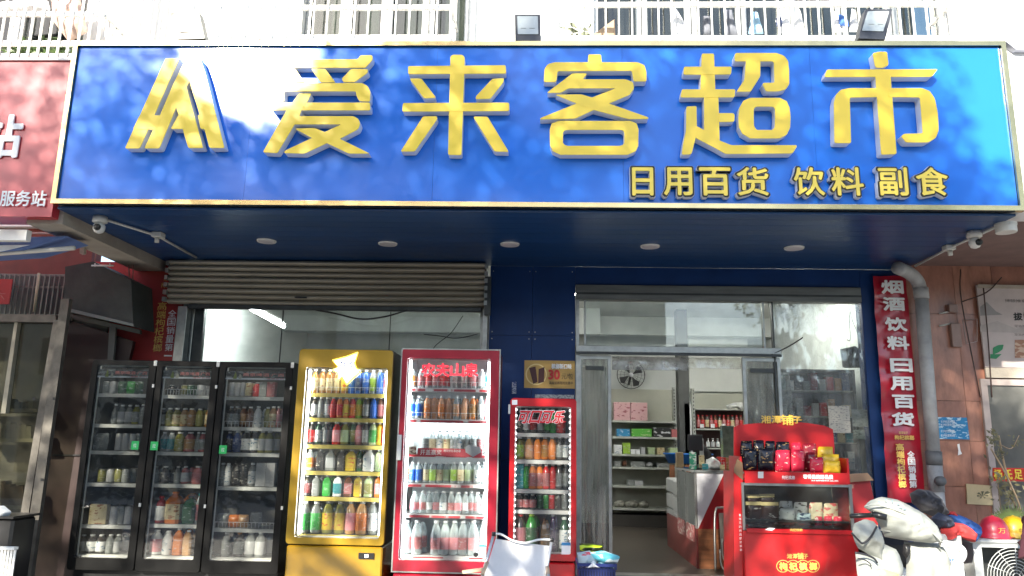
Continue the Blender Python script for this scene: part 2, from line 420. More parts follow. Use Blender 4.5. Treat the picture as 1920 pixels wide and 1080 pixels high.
def cage(px0, px1, ptop, rails, prot, nbar, label, zmin, side=(False, True)):
    """security cage standing proud of the wall on plane prot"""
    x0 = PY(px0, 60, prot).x; x1 = PY(px1, 60, prot).x
    zr = [PY((px0+px1)/2, r, prot).z for r in rails]
    t = T('window_cage', label, 'window cage', ((x0+x1)/2, 7.38, zmin), 'window cages above the signboards')
    for z in zr:
        box('rail', x0, x1, prot-.02, prot+.02, z-.021, z+.021, CAGE, t)
    box('rail', x0, x1, prot-.02, prot+.02, 7.2, 7.24, CAGE, t)
    zb = zr[-1]-.0
    for k in range(nbar+1):
        x = x0+(x1-x0)*k/nbar; w = .0125 if 0 < k < nbar else .02
        box('bar', x-w/2, x+w/2, prot-.045, prot-.022, zmin, 7.22, CAGE, t)
    ys = [prot+.12*j for j in range(1, 4) if prot+.12*j < 7.4]
    for s, on in ((x0, side[0]), (x1, side[1])):
        if not on: continue
        for y in ys: box('bar', s-.009, s+.009, y-.009, y+.009, zmin, 7.22, CAGE, t)
        for z in zr: box('rail', s-.018, s+.018, prot+.022, 7.398, z-.018, z+.018, CAGE, t)
    # floor slats of the cage
    for k in range(int((7.38-prot)/.12)):
        y = prot+.06+.12*k; box('floor_bar', x0, x1, y, y+.02, zr[-1]-.01, zr[-1]+.01, CAGE, t)
    return t, x0, x1, zr
c0, *_ = cage(-170, 190, 0, (27, 82, 106), 6.75, 20, 'tall white window cage at the end above the red shop sign, cluttered inside', PY(60, 108, 6.75).z)
c1, a1, b1, z1_ = cage(335, 845, 0, (15, 71), 6.95, 20, 'white window cage in front of pale curtained window, between two floodlights', PY(600, 80, 6.95).z)
c2, a2, b2, z2_ = cage(1012, 1788, 0, (9, 72), 6.95, 31, 'longest white window cage, with laundry hanging behind its bars', PY(1400, 80, 6.95).z)
# laundry
def cloth(P, Y, m, label, seed, th=.04):
    return tag(ppillow('hanging_garment', P, Y, th, m, wr=.03, ws=9, n=36, rings=6, seed=seed), label, 'laundry', 'laundry drying inside the long window cage')
LW = mat('white_cotton', (.78, .78, .8), .9, var=.12, bump=.3); LB = mat('light_blue_cotton', (.35, .55, .72), .9, var=.15); LG = mat('grey_cotton', (.16, .17, .2), .9, var=.3); LN = mat('navy_cotton', (.05, .07, .16), .9)
YL = 7.15
cloth([(1256, 12), (1268, 16), (1285, 45), (1300, 69), (1259, 70)], YL, LW, 'white cloth hanging in a wide triangle at the start of the washing line', 1)
cloth([(1318, 30), (1331, 30), (1333, 66), (1318, 66)], YL, LG, 'small grey cloth hanging beside a wire hanger', 2)
cloth([(1356, 18), (1372, 18), (1384, 66), (1360, 66)], YL, LG, 'dark grey shirt with pale trim hanging in the long cage', 3)
cloth([(1410, 22), (1420, 22), (1432, 64), (1403, 64)], YL, LB, 'light blue garment hanging alone in the long cage', 4)
cloth([(1463, 12), (1475, 20), (1486, 66), (1467, 66), (1454, 40)], YL, LW, 'white shirt with navy trim hanging in the long cage', 5)
cloth([(1455, 34), (1465, 34), (1466, 50), (1456, 50)], YL-.06, LN, 'narrow navy band of cloth over the white shirt sleeve', 6)
cloth([(1492, 12), (1500, 18), (1510, 67), (1488, 67)], YL, LW, 'slim white garment hanging next to the trimmed shirt', 7)
cloth([(1560, 24), (1572, 20), (1582, 60), (1561, 60)], YL, LW, 'white cloth with a blue piece beside it, near the tilted floodlight', 8)
cloth([(1571, 26), (1590, 38), (1592, 50), (1575, 48)], YL-.05, mat('mid_blue_cotton', (.08, .2, .6), .9), 'small bright blue cloth hanging near the tilted floodlight', 9)
cloth([(1597, 16), (1602, 20), (1613, 60), (1592, 60)], YL, LW, 'white cloth hanging just behind the tilted floodlight', 10)
lr = PY(1300, 10, YL)
tag(tube('washing_line', [(a2+.1, YL, lr.z+.02), (b2-.1, YL, lr.z+.05)], .006, WHITE, seg=5), 'thin white washing line strung through the long window cage', 'washing line')
# clutter in the first cage: sheet, hangers and plants
tag(ppillow('plastic_bundle', [(-10, 8), (90, 2), (95, 20), (-10, 26)], 7.2, .08, LW, wr=.05, seed=11), 'bright white plastic bundle stored high in the end window cage', 'bundle')
tag(ppillow('cloth_bundle', [(95, -5), (150, -5), (165, 60), (130, 80), (100, 40)], 7.15, .07, mat('rose_cloth', (.5, .36, .3), .9, var=.3, bump=.4), wr=.06, seed=12), 'pale pink and beige cloth bundle in the end window cage', 'bundle')
LEAF = mat('leaf_green', (.07, .12, .035), .5, var=.35, scale=3)
def leafspray(name, c, n, r, ln, label, cat, m=LEAF, group=None, up=.5):
    V, F = [], []
    for i in range(n):
        a = random.uniform(0, 6.283); e = random.uniform(-.2, 1)*up+.2
        p = Vector(c)+Vector((random.gauss(0, r), random.gauss(0, r*.5), random.gauss(0, r*.6)))
        d = Vector((math.cos(a), math.sin(a)*.6, e)).normalized(); s = d.cross(Vector((random.gauss(0, 1), random.gauss(0, 1), random.gauss(0, 1)))).normalized(); l = ln*random.uniform(.6, 1.3); w = l*.17
        b = len(V); V += [p, p+d*l*.5+s*w, p+d*l-Vector((0, 0, l*.15)), p+d*l*.5-s*w]; F.append((b, b+1, b+2, b+3))
    o = mk(name, V, F, m); tag(o, label, cat, group); return o
for (px, py, lab) in ((30, 98, 'low pot plant with scrappy leaves at the outer end of the end cage'), (75, 96, 'straggly pot plant in the middle of the end cage'), (118, 98, 'bushy pot plant next to the corner of the end cage')):
    c = PY(px, py, 7.05); leafspray('pot_plant', c, 70, .07, .1, lab, 'plant', group='pot plants in the end window cage')
c = PY(1088, 66, 7.1); leafspray('pot_plant', c, 34, .05, .13, 'spiky pot plant in the long cage near the square floodlight', 'plant', up=1, m=mat('pale_spiky_leaf', (.22, .24, .16), .6, var=.3))
c = PY(1052, 50, 7.1)
tag(tube('bent_wire', curve([PY(1050, 40, 7.1), PY(1062, 52, 7.1), PY(1072, 62, 7.1), PY(1100, 60, 7.1)]), .006, WHITE, seg=5), 'bent white wire among the plants in the long cage', 'wire')
tag(pprism('cardboard_sheet', [(1108, 68), (1152, 36), (1154, 70), (1120, 72)], 7.2, .02, mat('cardboard', (.42, .30, .2), .8, var=.15)), 'slanted tan cardboard sheet leaning inside the long cage', 'cardboard')

# ================================================================== SHOP SIGN
sg = T('shop_sign', 'long blue shop signboard with raised yellow characters over the shop front', 'shop sign', (0, SIGNY+.1, SOF+.02))
A_, B_, C_, D_ = PY(141, 80, SIGNY), PY(1887, 81, SIGNY), PY(98, 388, SIGNY), PY(1916, 401, SIGNY)
sx0, sx1, sz0, sz1 = (A_.x+C_.x)/2, D_.x+.02, SOF+.025, A_.z
BLUES = mat('blue_sign_film', (.016, .175, .72), .4, var=.05, scale=.8, coat=.55, crough=.115, spec=.15)
def signfilm(m):
    nt = m.node_tree; b = nt.nodes['Principled BSDF']; b.inputs['Coat IOR'].default_value = 1.55
signfilm(BLUES)
# the face: five sheets side by side with hairline joints
for i in range(5):
    w = (sx1-sx0-.08)/5; x = sx0+.04+w*i
    box('face_sheet', x+.0008, x+w-.0008, SIGNY, SIGNY+.02, sz0+.04, sz1-.04, BLUES, sg)
box('sign_box', sx0+.01, sx1-.01, SIGNY+.022, SIGNY+.3, sz0+.01, sz1-.01, mat('sign_back_sheet', (.45, .45, .43), .5, var=.1), sg)
GOLD = mat('gold_trim', (.62, .48, .24), .22, metal=1, var=.2, scale=4)
ring('frame', sx0, sx1, sz0, sz1, sx0+.038, sx1-.038, sz0+.038, sz1-.038, SIGNY-.025, SIGNY+.03, GOLD, sg)
YEL = mat('yellow_letter_face', (.98, .69, .055), .42, var=.04, scale=2, coat=.15, crough=.2)
LSIDE = mat('white_letter_side', (.72, .73, .74), .45, var=.06)
LF = SIGNY-.085
def strokes_char(name, polys, tr, r=.012):
    V, F, fm = [], [], []
    for q, P in enumerate(polys):
        P = px_poly([tr(a, b) for a, b in P], LF); P = rnd(P, r)
        y = LF-q*.0012
        v, f = prismVF(P, y, y+.006, len(V)); V += v; F += f; fm += [0]*len(f)
        ctr = (sum(p[0] for p in P)/len(P), sum(p[1] for p in P)/len(P))
        v, f = prismVF(P, y+.0061, SIGNY-.004-q*.0003, len(V)); V += v; F += f; fm += [1]*len(f)
    return mk(name, V, F, [YEL, LSIDE], sg, fm)
def ring_vf(O, I, tr):
    O = px_poly([tr(a, b) for a, b in O], LF); I = px_poly([tr(a, b) for a, b in I], LF); n = len(O)
    V, F, fm = [], [], []
    for y0, y1, mi in ((LF, LF+.006, 0), (LF+.0061, SIGNY-.004, 1)):
        o = len(V)
        V += [(p[0], y0, p[1]) for p in O]+[(p[0], y0, p[1]) for p in I]+[(p[0], y1, p[1]) for p in O]+[(p[0], y1, p[1]) for p in I]
        for i in range(n):
            j = (i+1) % n
            F += [(o+i, o+j, o+n+j, o+n+i), (o+i, o+2*n+i, o+2*n+j, o+j), (o+n+i, o+n+j, o+3*n+j, o+3*n+i), (o+2*n+i, o+3*n+i, o+3*n+j, o+2*n+j)]; fm += [mi]*4
    return V, F, fm
def strokes_ring(name, O, I, tr):
    V, F, fm = ring_vf(O, I, tr); return V, F, fm
def add_ring(obj_, O, I, tr):
    """join a ring-shaped stroke into an existing character mesh"""
    V, F, fm = ring_vf(O, I, tr); me = obj_.data; o = origin_of(sg)
    V0 = [tuple(v.co) for v in me.vertices]; F0 = [tuple(p.vertices) for p in me.polygons]; f0 = [p.material_index for p in me.polygons]
    n = len(V0); V0 += [(v[0]-o.x, v[1]-o.y, v[2]-o.z) for v in V]; F0 += [tuple(i+n for i in f) for f in F]; f0 += fm
    m2 = bpy.data.meshes.new(obj_.name); m2.from_pydata(V0, [], F0); [m2.materials.append(x) for x in (YEL, LSIDE)]
    m2.polygons.foreach_set('material_index', f0); m2.update(); obj_.data = m2
tA = lambda x, y: (220+x/5.142, 90+y/5.142)
strokes_char('logo_emblem', [
    [(72, 968), (215, 968), (512, 290), (600, 98), (465, 98)],
    [(260, 968), (405, 968), (568, 570), (810, 95), (665, 95), (535, 355), (410, 650)],
    [(215, 650), (430, 650), (370, 785), (150, 785)],
    [(530, 355), (665, 365), (828, 965), (685, 965), (568, 570)],
    [(588, 650), (650, 650), (660, 782), (518, 782)],
    [(712, 375), (690, 290), (800, 95), (850, 240), (1035, 965), (890, 965), (843, 782), (805, 782), (778, 650), (798, 648)]], tA)
tB = lambda x, y: (480+x/4.696, 80+y/4.696)
strokes_char('character', [
    [(165, 145), (895, 145), (920, 110), (1025, 110), (1025, 150), (965, 220), (190, 220)],
    [(205, 230), (345, 230), (425, 347), (295, 350)], [(485, 230), (610, 230), (700, 350), (570, 350)],
    [(840, 232), (985, 235), (985, 265), (870, 348), (770, 348), (755, 320)],
    [(120, 520), (125, 440), (150, 385), (200, 358), (940, 358), (985, 385), (1008, 430), (1005, 520), (910, 515), (885, 470), (880, 430), (250, 430), (250, 520)],
    [(110, 530), (1005, 530), (1008, 598), (140, 598)],
    [(380, 450), (490, 450), (455, 520), (400, 600), (385, 650), (190, 975), (62, 968), (270, 600), (330, 520)],
    [(350, 650), (860, 650), (905, 675), (920, 720), (900, 765), (740, 850), (620, 890), (430, 980), (250, 975), (255, 955), (500, 840), (755, 722), (320, 722)],
    [(345, 760), (520, 755), (620, 795), (740, 850), (1005, 980), (820, 980), (620, 885), (490, 840)]], tB)
tC = lambda x, y: (640+x/2.7, y/2.7)
strokes_char('character', [
    [(552, 285), (565, 277), (612, 277), (625, 290), (608, 785), (540, 783)], [(338, 335), (832, 330), (835, 372), (338, 375)],
    [(312, 522), (850, 520), (850, 562), (308, 565)], [(345, 398), (405, 398), (480, 495), (418, 498)],
    [(765, 400), (825, 397), (820, 418), (755, 500), (680, 502), (682, 488)], [(415, 590), (485, 590), (485, 605), (372, 768), (300, 768)],
    [(668, 592), (740, 592), (845, 765), (845, 770), (775, 768)]], tC)
ke = strokes_char('character', [
    [(1250, 275), (1315, 275), (1320, 330), (1250, 330)],
    [(1025, 415), (1028, 350), (1045, 325), (1080, 315), (1500, 315), (1535, 330), (1545, 365), (1545, 412), (1480, 412), (1470, 358), (1095, 360), (1088, 415)],
    [(1170, 372), (1245, 372), (1222, 402), (1440, 402), (1475, 415), (1483, 448), (1460, 480), (1270, 560), (1185, 600), (1005, 605), (1010, 597), (1190, 525), (1390, 447), (1150, 447), (1110, 470), (1040, 470)],
    [(1082, 480), (1215, 478), (1270, 495), (1555, 595), (1553, 603), (1455, 603), (1270, 555), (1180, 520)]], tC)
add_ring(ke, [(1055, 655), (1065, 625), (1100, 612), (1465, 612), (1495, 625), (1505, 655), (1503, 740), (1490, 765), (1450, 783), (1110, 783), (1070, 765), (1057, 735)],
         [(1122, 672), (1130, 660), (1145, 657), (1415, 657), (1428, 662), (1433, 672), (1433, 722), (1425, 733), (1410, 738), (1145, 738), (1130, 733), (1122, 722)], tC)
tD = lambda x, y: (1260+x/4.696, 80+y/4.696)
ch = strokes_char('character', [
    [(262, 95), (370, 95), (382, 430), (250, 430)], [(283, 450), (408, 450), (420, 870), (300, 790), (282, 775)],
    [(105, 212), (525, 212), (520, 280), (100, 282)], [(85, 412), (558, 412), (550, 482), (75, 484)],
    [(405, 622), (540, 622), (550, 640), (548, 690), (535, 698), (410, 700)],
    [(125, 565), (210, 560), (215, 575), (218, 740), (205, 850), (170, 985), (85, 988), (95, 900), (122, 770)],
    [(212, 735), (285, 775), (420, 865), (520, 905), (1095, 905), (1095, 920), (1060, 978), (470, 982), (380, 930), (205, 840)],
    [(560, 95), (920, 95), (985, 120), (1020, 165), (1028, 240), (1030, 370), (1000, 415), (940, 432), (825, 432), (795, 370), (800, 358), (900, 356), (895, 180), (885, 168), (550, 168), (550, 110)],
    [(648, 160), (775, 160), (775, 300), (690, 435), (565, 435), (635, 330)]], tD)
add_ring(ch, [(585, 650), (595, 570), (630, 510), (690, 485), (950, 485), (1010, 515), (1035, 570), (1045, 650), (1040, 750), (1010, 810), (950, 842), (690, 842), (620, 800), (590, 745)],
         [(720, 650), (720, 590), (725, 575), (745, 562), (880, 562), (900, 570), (908, 590), (908, 650), (905, 740), (895, 758), (880, 768), (750, 768), (735, 755), (722, 730)], tD)
tE = lambda x, y: (1280+x/2.7, y/2.7)
strokes_char('character', [
    [(962, 268), (1000, 260), (1035, 262), (1043, 330), (1010, 343), (975, 340)], [(730, 352), (1292, 350), (1262, 388), (718, 390)],
    [(975, 380), (1052, 380), (1083, 780), (1005, 783)], [(765, 520), (775, 480), (800, 455), (845, 447), (1000, 447), (1000, 492), (845, 494), (852, 725), (768, 725)],
    [(1040, 447), (1210, 447), (1250, 462), (1275, 500), (1290, 570), (1295, 660), (1280, 700), (1240, 722), (1130, 722), (1105, 690), (1120, 678), (1215, 676), (1200, 494), (1040, 492)]], tE)
INK = mat('black_ink', (.012, .012, .012), .5, var=0)
WPRINT = mat('white_print', (.8, .8, .8), .5, var=.05); GPRINT = mat('gold_print', (.75, .5, .12), .45, var=.08)
for ch_, a, b_ in zip('日用百货饮料副食', (1184, 1243, 1310, 1380, 1487, 1557, 1646, 1716), (1226, 1299, 1371, 1442, 1547, 1620, 1703, 1779)):
    x0, x1, z0, z1 = rect(a, 313, b_, 368, SIGNY-.06)
    V, F = glyphVF(ch_, x0-.012, x1+.012, z0-.012, z1+.012, SIGNY-.055, bold=.055, thick=.048)
    o = mk('small_character', V, F, LSIDE, sg)
    V, F = glyphVF(ch_, x0-.010, x1+.010, z0-.010, z1+.010, SIGNY-.059, bold=.05); mk('black_outline', V, F, INK, o)
    V, F = glyphVF(ch_, x0+.004, x1-.004, z0+.004, z1-.004, SIGNY-.0635, bold=.022); mk('yellow_face', V, F, mat('small_letter_yellow', (.96, .72, .10), .4, var=.03), o)
# canopy under the sign
cp = T('canopy', 'blue panelled canopy underside with round downlights below the signboard', 'canopy', (0, 6.6, SOF))
SOFM = mat('blue_soffit_strip', (.010, .048, .15), .38, var=.2, scale=2, coat=.2, crough=.2, spec=.3, stretch=(.15, 2, 1))
ys = np.linspace(SIGNY+.04, FY, 13)
for i in range(12):
    box('soffit_strip', sx0+.02, sx1-.04, ys[i]+.0015, ys[i+1]-.0015, SOF, SOF+.02, SOFM, cp)
box('canopy_core', sx0+.03, sx1-.05, SIGNY+.31, FY-.01, SOF+.022, SOF+.3, WHITE, cp)
DLW = mat('downlight_lens', (.55, .53, .55), .35, var=.05); 
for k, (px, py) in enumerate(((500, 451), (727, 456), (956, 457), (1219, 461), (1489, 464))):
    c = PZ(px, py, SOF)
    t = T('downlight', f'unlit round white downlight in the blue canopy, {ORD[k]} from the red-walled end', 'downlight', tuple(c), 'downlights in the blue canopy')
    V, F, fm = latheVF([(.052, -.002), (.075, -.004), (.085, -.012), (.088, -.001)], 24)
    me = mk('trim_ring', V, F, WHITE, t, smooth=True, local=True)
    V, F, fm = latheVF([(.056, -.0145), (.072, -.0135), (.074, -.001)], 24); mk('lens', V, F, DLW, t, local=True)

# ================================================================== SHOP FRONT
fr = T('shop_facade', 'deep blue clad shop front wall between the shuttered window and the doorway', 'shop front', (0, FY, 0))
colL, colR = -.49, .37
for z0_, z1_ in ((.0, 1.22), (1.223, 2.443), (2.446, SOF-.002)):
    box('blue_panel', colL, -.0615, FY, FY+.15, z0_, z1_, BLUEW, fr); box('blue_panel', -.0585, colR, FY, FY+.15, z0_, z1_, BLUEW, fr)
for z in (1.19, 1.25, 2.41, 2.48, 3.1):
    for x in (colL+.03, -.09, -.03, colR-.03): box('screw', x-.005, x+.005, FY-.002, FY-.0002, z-.005, z+.005, ALU, fr)
box('blue_panel', colR+.002, 3.2, FY+.001, FY+.15, 2.97, SOF-.002, BLUEW, fr)
box('blue_panel', 3.2+.002, 3.62, FY, FY+.15, .0, SOF-.002, BLUEW, fr)
for i, z in enumerate((.9, 1.9)): pass
# red wall strip beside the shutter
REDW = mat('red_board', (.34, .022, .018), .6, var=.2, scale=3, bump=.1)
rw = tag(box('red_wall_panel', -4.62, -3.63, FY-.02, FY+.1, 0, SOF-.003, REDW), 'dull red wall board beside the rolled-up shutter, printed with vertical slogans', 'wall panel')
vtext('slogan', '高端枸杞槟榔', ((304, 574), (295, 652)), 17, 15, FY-.024, GPRINT, rw)
vtext('slogan', '全国销量第一', ((323, 588), (315, 667)), 15, 14, FY-.024, WPRINT, rw)
ptext('slogan', '湘潭铺子', 307, 522, 333, 527, FY-.024, GPRINT, rw); ptext('slogan', '枸杞槟榔', 302, 530, 337, 540, FY-.024, GPRINT, rw)
rw.data.materials[0] = REDW

# rolling shutter
SHUT = mat('shutter_metal', (.36, .325, .26), .5, metal=.35, var=.25, scale=5, stretch=(.3, 1, 2), bump=.1)
sh = T('rolling_shutter', 'half-rolled grey-brown corrugated metal shutter above the wide window', 'roller shutter', (-2.1, FY-.15, 2.7))
shx0, shx1 = -3.72, -.53
zt, zb = 3.145, 2.70
n = 8
for i in range(n):
    a = zt-(zt-zb)*i/n; b_ = zt-(zt-zb)*(i+1)/n; h = a-b_; V, F = [], []
    prof = [(0, a-.001), (-.018, a-h*.10), (-.03, a-h*.3), (-.034, a-h*.55), (-.026, a-h*.78), (-.006, a-h*.86), (.004, b_+.001)]
    y0 = FY-.17+(i*.006)+random.uniform(-.004, .004)
    NX = 10
    for k in range(NX+1):
        x = shx0+(shx1-shx0)*k/NX; sag = -.012*math.sin(math.pi*k/NX)*(i/n)
        V += [(x, y0+p[0], p[1]+sag) for p in prof]
    np_ = len(prof)
    for k in range(NX):
        for j in range(np_-1):
            q = k*np_+j; F.append((q, q+np_, q+np_+1, q+1))
    mk('slat', V, F, SHUT, sh, smooth=True)
box('bottom_bar', -3.5, -.56, FY-.155, FY-.10, 2.652, 2.698, DARKMETAL, sh, b=.006)
box('handle', -2.42, -2.3, FY-.185, FY-.156, 2.765, 2.777, BLACK, sh)
for k in range(6): 
    for sx, nm in ((shx0-.01, 'end_clip'), (shx1+.012, 'end_clip')): box(nm, sx-.018, sx+.014, FY-.205, FY-.16, zt-.074*(k+1)+.012, zt-.074*(k+1)+.055, ALU, sh)
box('roller_axle_cover', shx0, shx1, FY-.10, FY-.01, 2.72, 3.14, DARKMETAL, sh)
for x0, x1 in ((-3.618, -3.52), (-.55, -.5)):
    box('guide_rail', x0, x1, FY-.12, FY-.02, .2, 2.68, ALU, sh, b=.004)
box('lock_bracket', -.53, -.47, FY-.2, FY-.13, 2.62, 3.0, DARKMETAL, sh)
tag(tube('cable', curve([PY(592, 581, 7.3), PY(630, 588, 7.3), PY(675, 598, 7.3), PY(720, 594, 7.3), PY(765, 581, 7.3)], 6), .009, BLACK), 'thin black cable sagging below the rolled-up shutter', 'cable')
tag(tube('cable', curve([PY(868, 592, 7.42), PY(845, 625, 7.42), PY(815, 650, 7.42), PY(790, 690, 7.42)], 6), .004, BLACK), 'loose thin black wire hanging behind the shuttered window glass edge', 'cable')
tag(tube('cable', curve([PY(795, 627, 7.42), PY(825, 630, 7.42), PY(850, 634, 7.42), PY(872, 632, 7.42), PY(896, 626, 7.42)], 6), .004, BLACK), 'thin wire running sideways across the upper window glass', 'cable')
# left display window
wd = T('display_window', 'wide plate glass shop window under the rolled-up shutter', 'window', (-2.1, FY, .2))
box('jamb', -3.622, -3.5, FY-.0, FY+.1, .2, 2.97, ALU, wd, b=.005); box('jamb', -.58, -.5, FY, FY+.1, .2, 2.97, ALU, wd)
box('jamb', -3.50, -3.40, FY+.01, FY+.07, .2, 2.97, DARKMETAL, wd)
gx = [-3.40, PY(528, 600, FY).x, PY(731, 600, FY).x, -.58]
for i in range(3): box('pane', gx[i]+.002, gx[i+1]-.002, FY+.03, FY+.04, .25, 2.97, GLASS, wd)
for i in (1, 2): box('joint', gx[i]-.004, gx[i]+.004, FY+.028, FY+.042, .25, 2.97, BLACK, wd)
box('lintel', -3.5, -.58, FY+.002, FY+.1, 2.972, 3.15, DARKMETAL, wd); box('plinth', -3.5, -.58, FY-.03, FY+.1, .0, .248, ALU, wd)

# right shop front: transom, header, fixed panes
sfw = T('entrance_frame', 'grey aluminium shop entrance with glass transom and open middle doorway', 'entrance', (1.8, FY, .2))
X0, X1 = .375, 3.195
box('top_beam', X0, X1, FY-.03, FY+.09, 2.815, 2.965, mat('dull_beam', (.16, .17, .165), .45, metal=.5, var=.3, stretch=(.3, 1, 3)), sfw, b=.004)
box('beam_groove', X0, X1, FY-.036, FY-.031, 2.865, 2.885, DARKMETAL, sfw)
xt = PY(1440, 600, FY).x
box('transom_pane', X0+.1, xt-.05, FY+.03, FY+.038, 2.35, 2.812, GLASS, sfw)
box('fixed_pane', xt+.055, X1, FY+.03, FY+.038, .25, 2.812, glassmat('hazy_streaked_glass', (.9, .92, .9), film=.09, refl=1.6, rough=.03, wav=.35, fscale=8, zs=.35), sfw)
box('mullion', X0, X0+.035, FY-.01, FY+.08, 2.35, 2.814, ALU, sfw); box('mullion', X0+.085, X0+.1, FY, FY+.07, 2.35, 2.814, ALU, sfw)
box('mullion', xt-.05, xt-.035, FY, FY+.06, 2.35, 2.814, ALU, sfw); box('mullion', xt+.04, xt+.055, FY, FY+.06, .25, 2.814, DARKMETAL, sfw)
box('door_header', X0, xt+.10, FY-.05, FY+.1, 2.285, 2.348, ALU, sfw, b=.004); box('door_header_track', X0, xt+.10, FY-.056, FY-.02, 2.262, 2.283, DARKMETAL, sfw)
box('head_strip', PY(1150, 680, FY).x, PY(1293, 680, FY).x, FY+.12, FY+.14, 2.13, 2.262, glassmat('smeared_film', (.8, .8, .8), film=.35, wav=.5, fscale=9), sfw)
box('head_strip', PY(1293, 680, FY).x+.002, PY(1395, 680, FY).x, FY+.12, FY+.14, 2.155, 2.262, glassmat('clear_film', (.95, .95, .93), film=.12, wav=.5, fscale=9), sfw)
box('jamb', X0, X0+.04, FY-.03, FY+.08, .2, 2.262, ALU, sfw); box('threshold', X0, 2.9, FY-.06, FY+.08, .2, .212, STEEL, sfw)
PVC = glassmat('soft_clear_plastic', (.80, .81, .79), film=.20, refl=1.5, rough=.12, wav=1.0, filmcol=(.42, .42, .38), fscale=14, zs=.13)
def leafdoor(pxa, pxb, Y, label, seed):
    x0, x1 = PY(pxa, 800, Y).x, PY(pxb, 800, Y).x
    t = T('door_leaf', label, 'door', ((x0+x1)/2, Y, .2), 'glass door leaves of the entrance')
    ring('leaf_frame', x0, x1, .212, 2.258, x0+.03, x1-.03, .26, 2.22, Y-.02, Y+.02, ALU, t)
    box('pane', x0+.031, x1-.031, Y-.003, Y+.003, .262, 2.218, PVC, t)
    box('latch_plate', x0+.07, x1-.07, Y-.03, Y-.021, 2.11, 2.15, DARKMETAL, t)
    # bunched clear curtain behind
    V, F = [], []; NX, NZ = 40, 26
    for j in range(NZ+1):
        for i in range(NX+1):
            u, v = i/NX, j/NZ; x = x0+.04+(x1-x0-.08)*u; z = .3+1.85*v
            V.append((x, Y+.07+.03*math.sin(u*22+seed+1.5*noise.noise(Vector((u*3, v*4, seed))))+.03*noise.noise(Vector((u*5, v*7, seed+3))), z))
    for j in range(NZ):
        for i in range(NX): q = j*(NX+1)+i; F.append((q, q+1, q+NX+2, q+NX+1))
    mk('plastic_curtain', V, F, PVC, t, smooth=True)
    return t
leafdoor(1084, 1146, FY+.02, 'narrow glass door leaf with bunched clear plastic beside the blue wall', 1)
leafdoor(1396, 1468, FY+.02, 'narrow glass door leaf behind the red snack stand', 2)
# papers and stickers on the fixed pane
tag(pbox('poster', 1554, 761, 1594, 812, FY-.004, .003, printmat('cream_poster_print', (.42, .40, .34), (.2, .2, .2), 40, .56)), 'cream paper notice taped on the glass right of the doorway'.replace('right of', 'beyond'), 'notice')
tag(pbox('notice_sheet', 1598, 768, 1636, 800, FY+.05, .003, printmat('pale_sheet_print', (.38, .40, .38), (.25, .27, .26), 30, .55)), 'pale greenish sheet stuck inside the glass by the red banner', 'notice')
tag(pbox('notice_sheet', 1600, 806, 1622, 824, FY+.05, .003, printmat('qr_free_sheet', (.3, .34, .31), (.1, .12, .1), 60, .55)), 'small square dark-printed card inside the glass by the red banner', 'notice')
# poster on the blue wall
pw = tag(pbox('promotion_poster', 983, 676, 1078, 728, FY-.006, .005, mat('gold_poster', (.48, .30, .08), .4, var=.15, scale=5)), 'gold advertising poster with two drink cans on the blue wall', 'poster')
ptext('price', '30', 1028, 693, 1050, 712, FY-.010, mat('red_ink', (.5, .02, .02), .5, var=0), pw, bold=.05)
ptext('small_print', '元/包', 1053, 700, 1074, 711, FY-.010, INK, pw)
ptext('headline', '槟榔新口味', 1034, 682, 1072, 692, FY-.010, WPRINT, pw, bold=.04)
ptext('small_print', '高端槟榔限时优惠中', 1030, 715, 1074, 721, FY-.010, INK, pw)
cx, cz = rect(990, 682, 1028, 722, FY)[0:1][0], 0
a, b_, c_, d_ = rect(985, 680, 1026, 724, FY)
cc = ((a+b_)/2, (c_+d_)/2); R_ = .105
V, F = [], []
for k in range(32):
    q = 2*math.pi*k/32; V += [(cc[0]+R_*math.cos(q), FY-.008, cc[1]+R_*math.sin(q)), (cc[0]+(R_-.012)*math.cos(q), FY-.008, cc[1]+(R_-.012)*math.sin(q))]
for k in range(32): F.append((2*k, 2*k+1, (2*k+3) % 64, (2*k+2) % 64))
mk('printed_ring', V, F, mat('pale_gold_ink', (.7, .55, .25), .4), pw)
pprism('printed_can', [(992, 690), (1004, 687), (1008, 716), (1000, 720)], FY-.0085, .001, mat('maroon_ink', (.06, .01, .01), .4), pw); pprism('printed_can', [(1010, 692), (1021, 688), (1020, 716), (1009, 719)], FY-.0085, .001, MATS['maroon_ink'], pw)
st = tag(pbox('notice_strip', 1003, 740, 1076, 747, FY-.006, .005, printmat('strip_print', (.4, .42, .44), (.15, .16, .2), 50, .52)), 'thin grey and red sticker strip on the wall just above the small fridge', 'sticker')
sw = tag(pbox('wall_plate', 960, 716, 968, 738, FY-.01, .01, printmat('plate_print', (.5, .52, .55), (.03, .05, .2), 60, .5)), 'tiny pale plate on the blue wall between the two red fridges', 'wall plate')

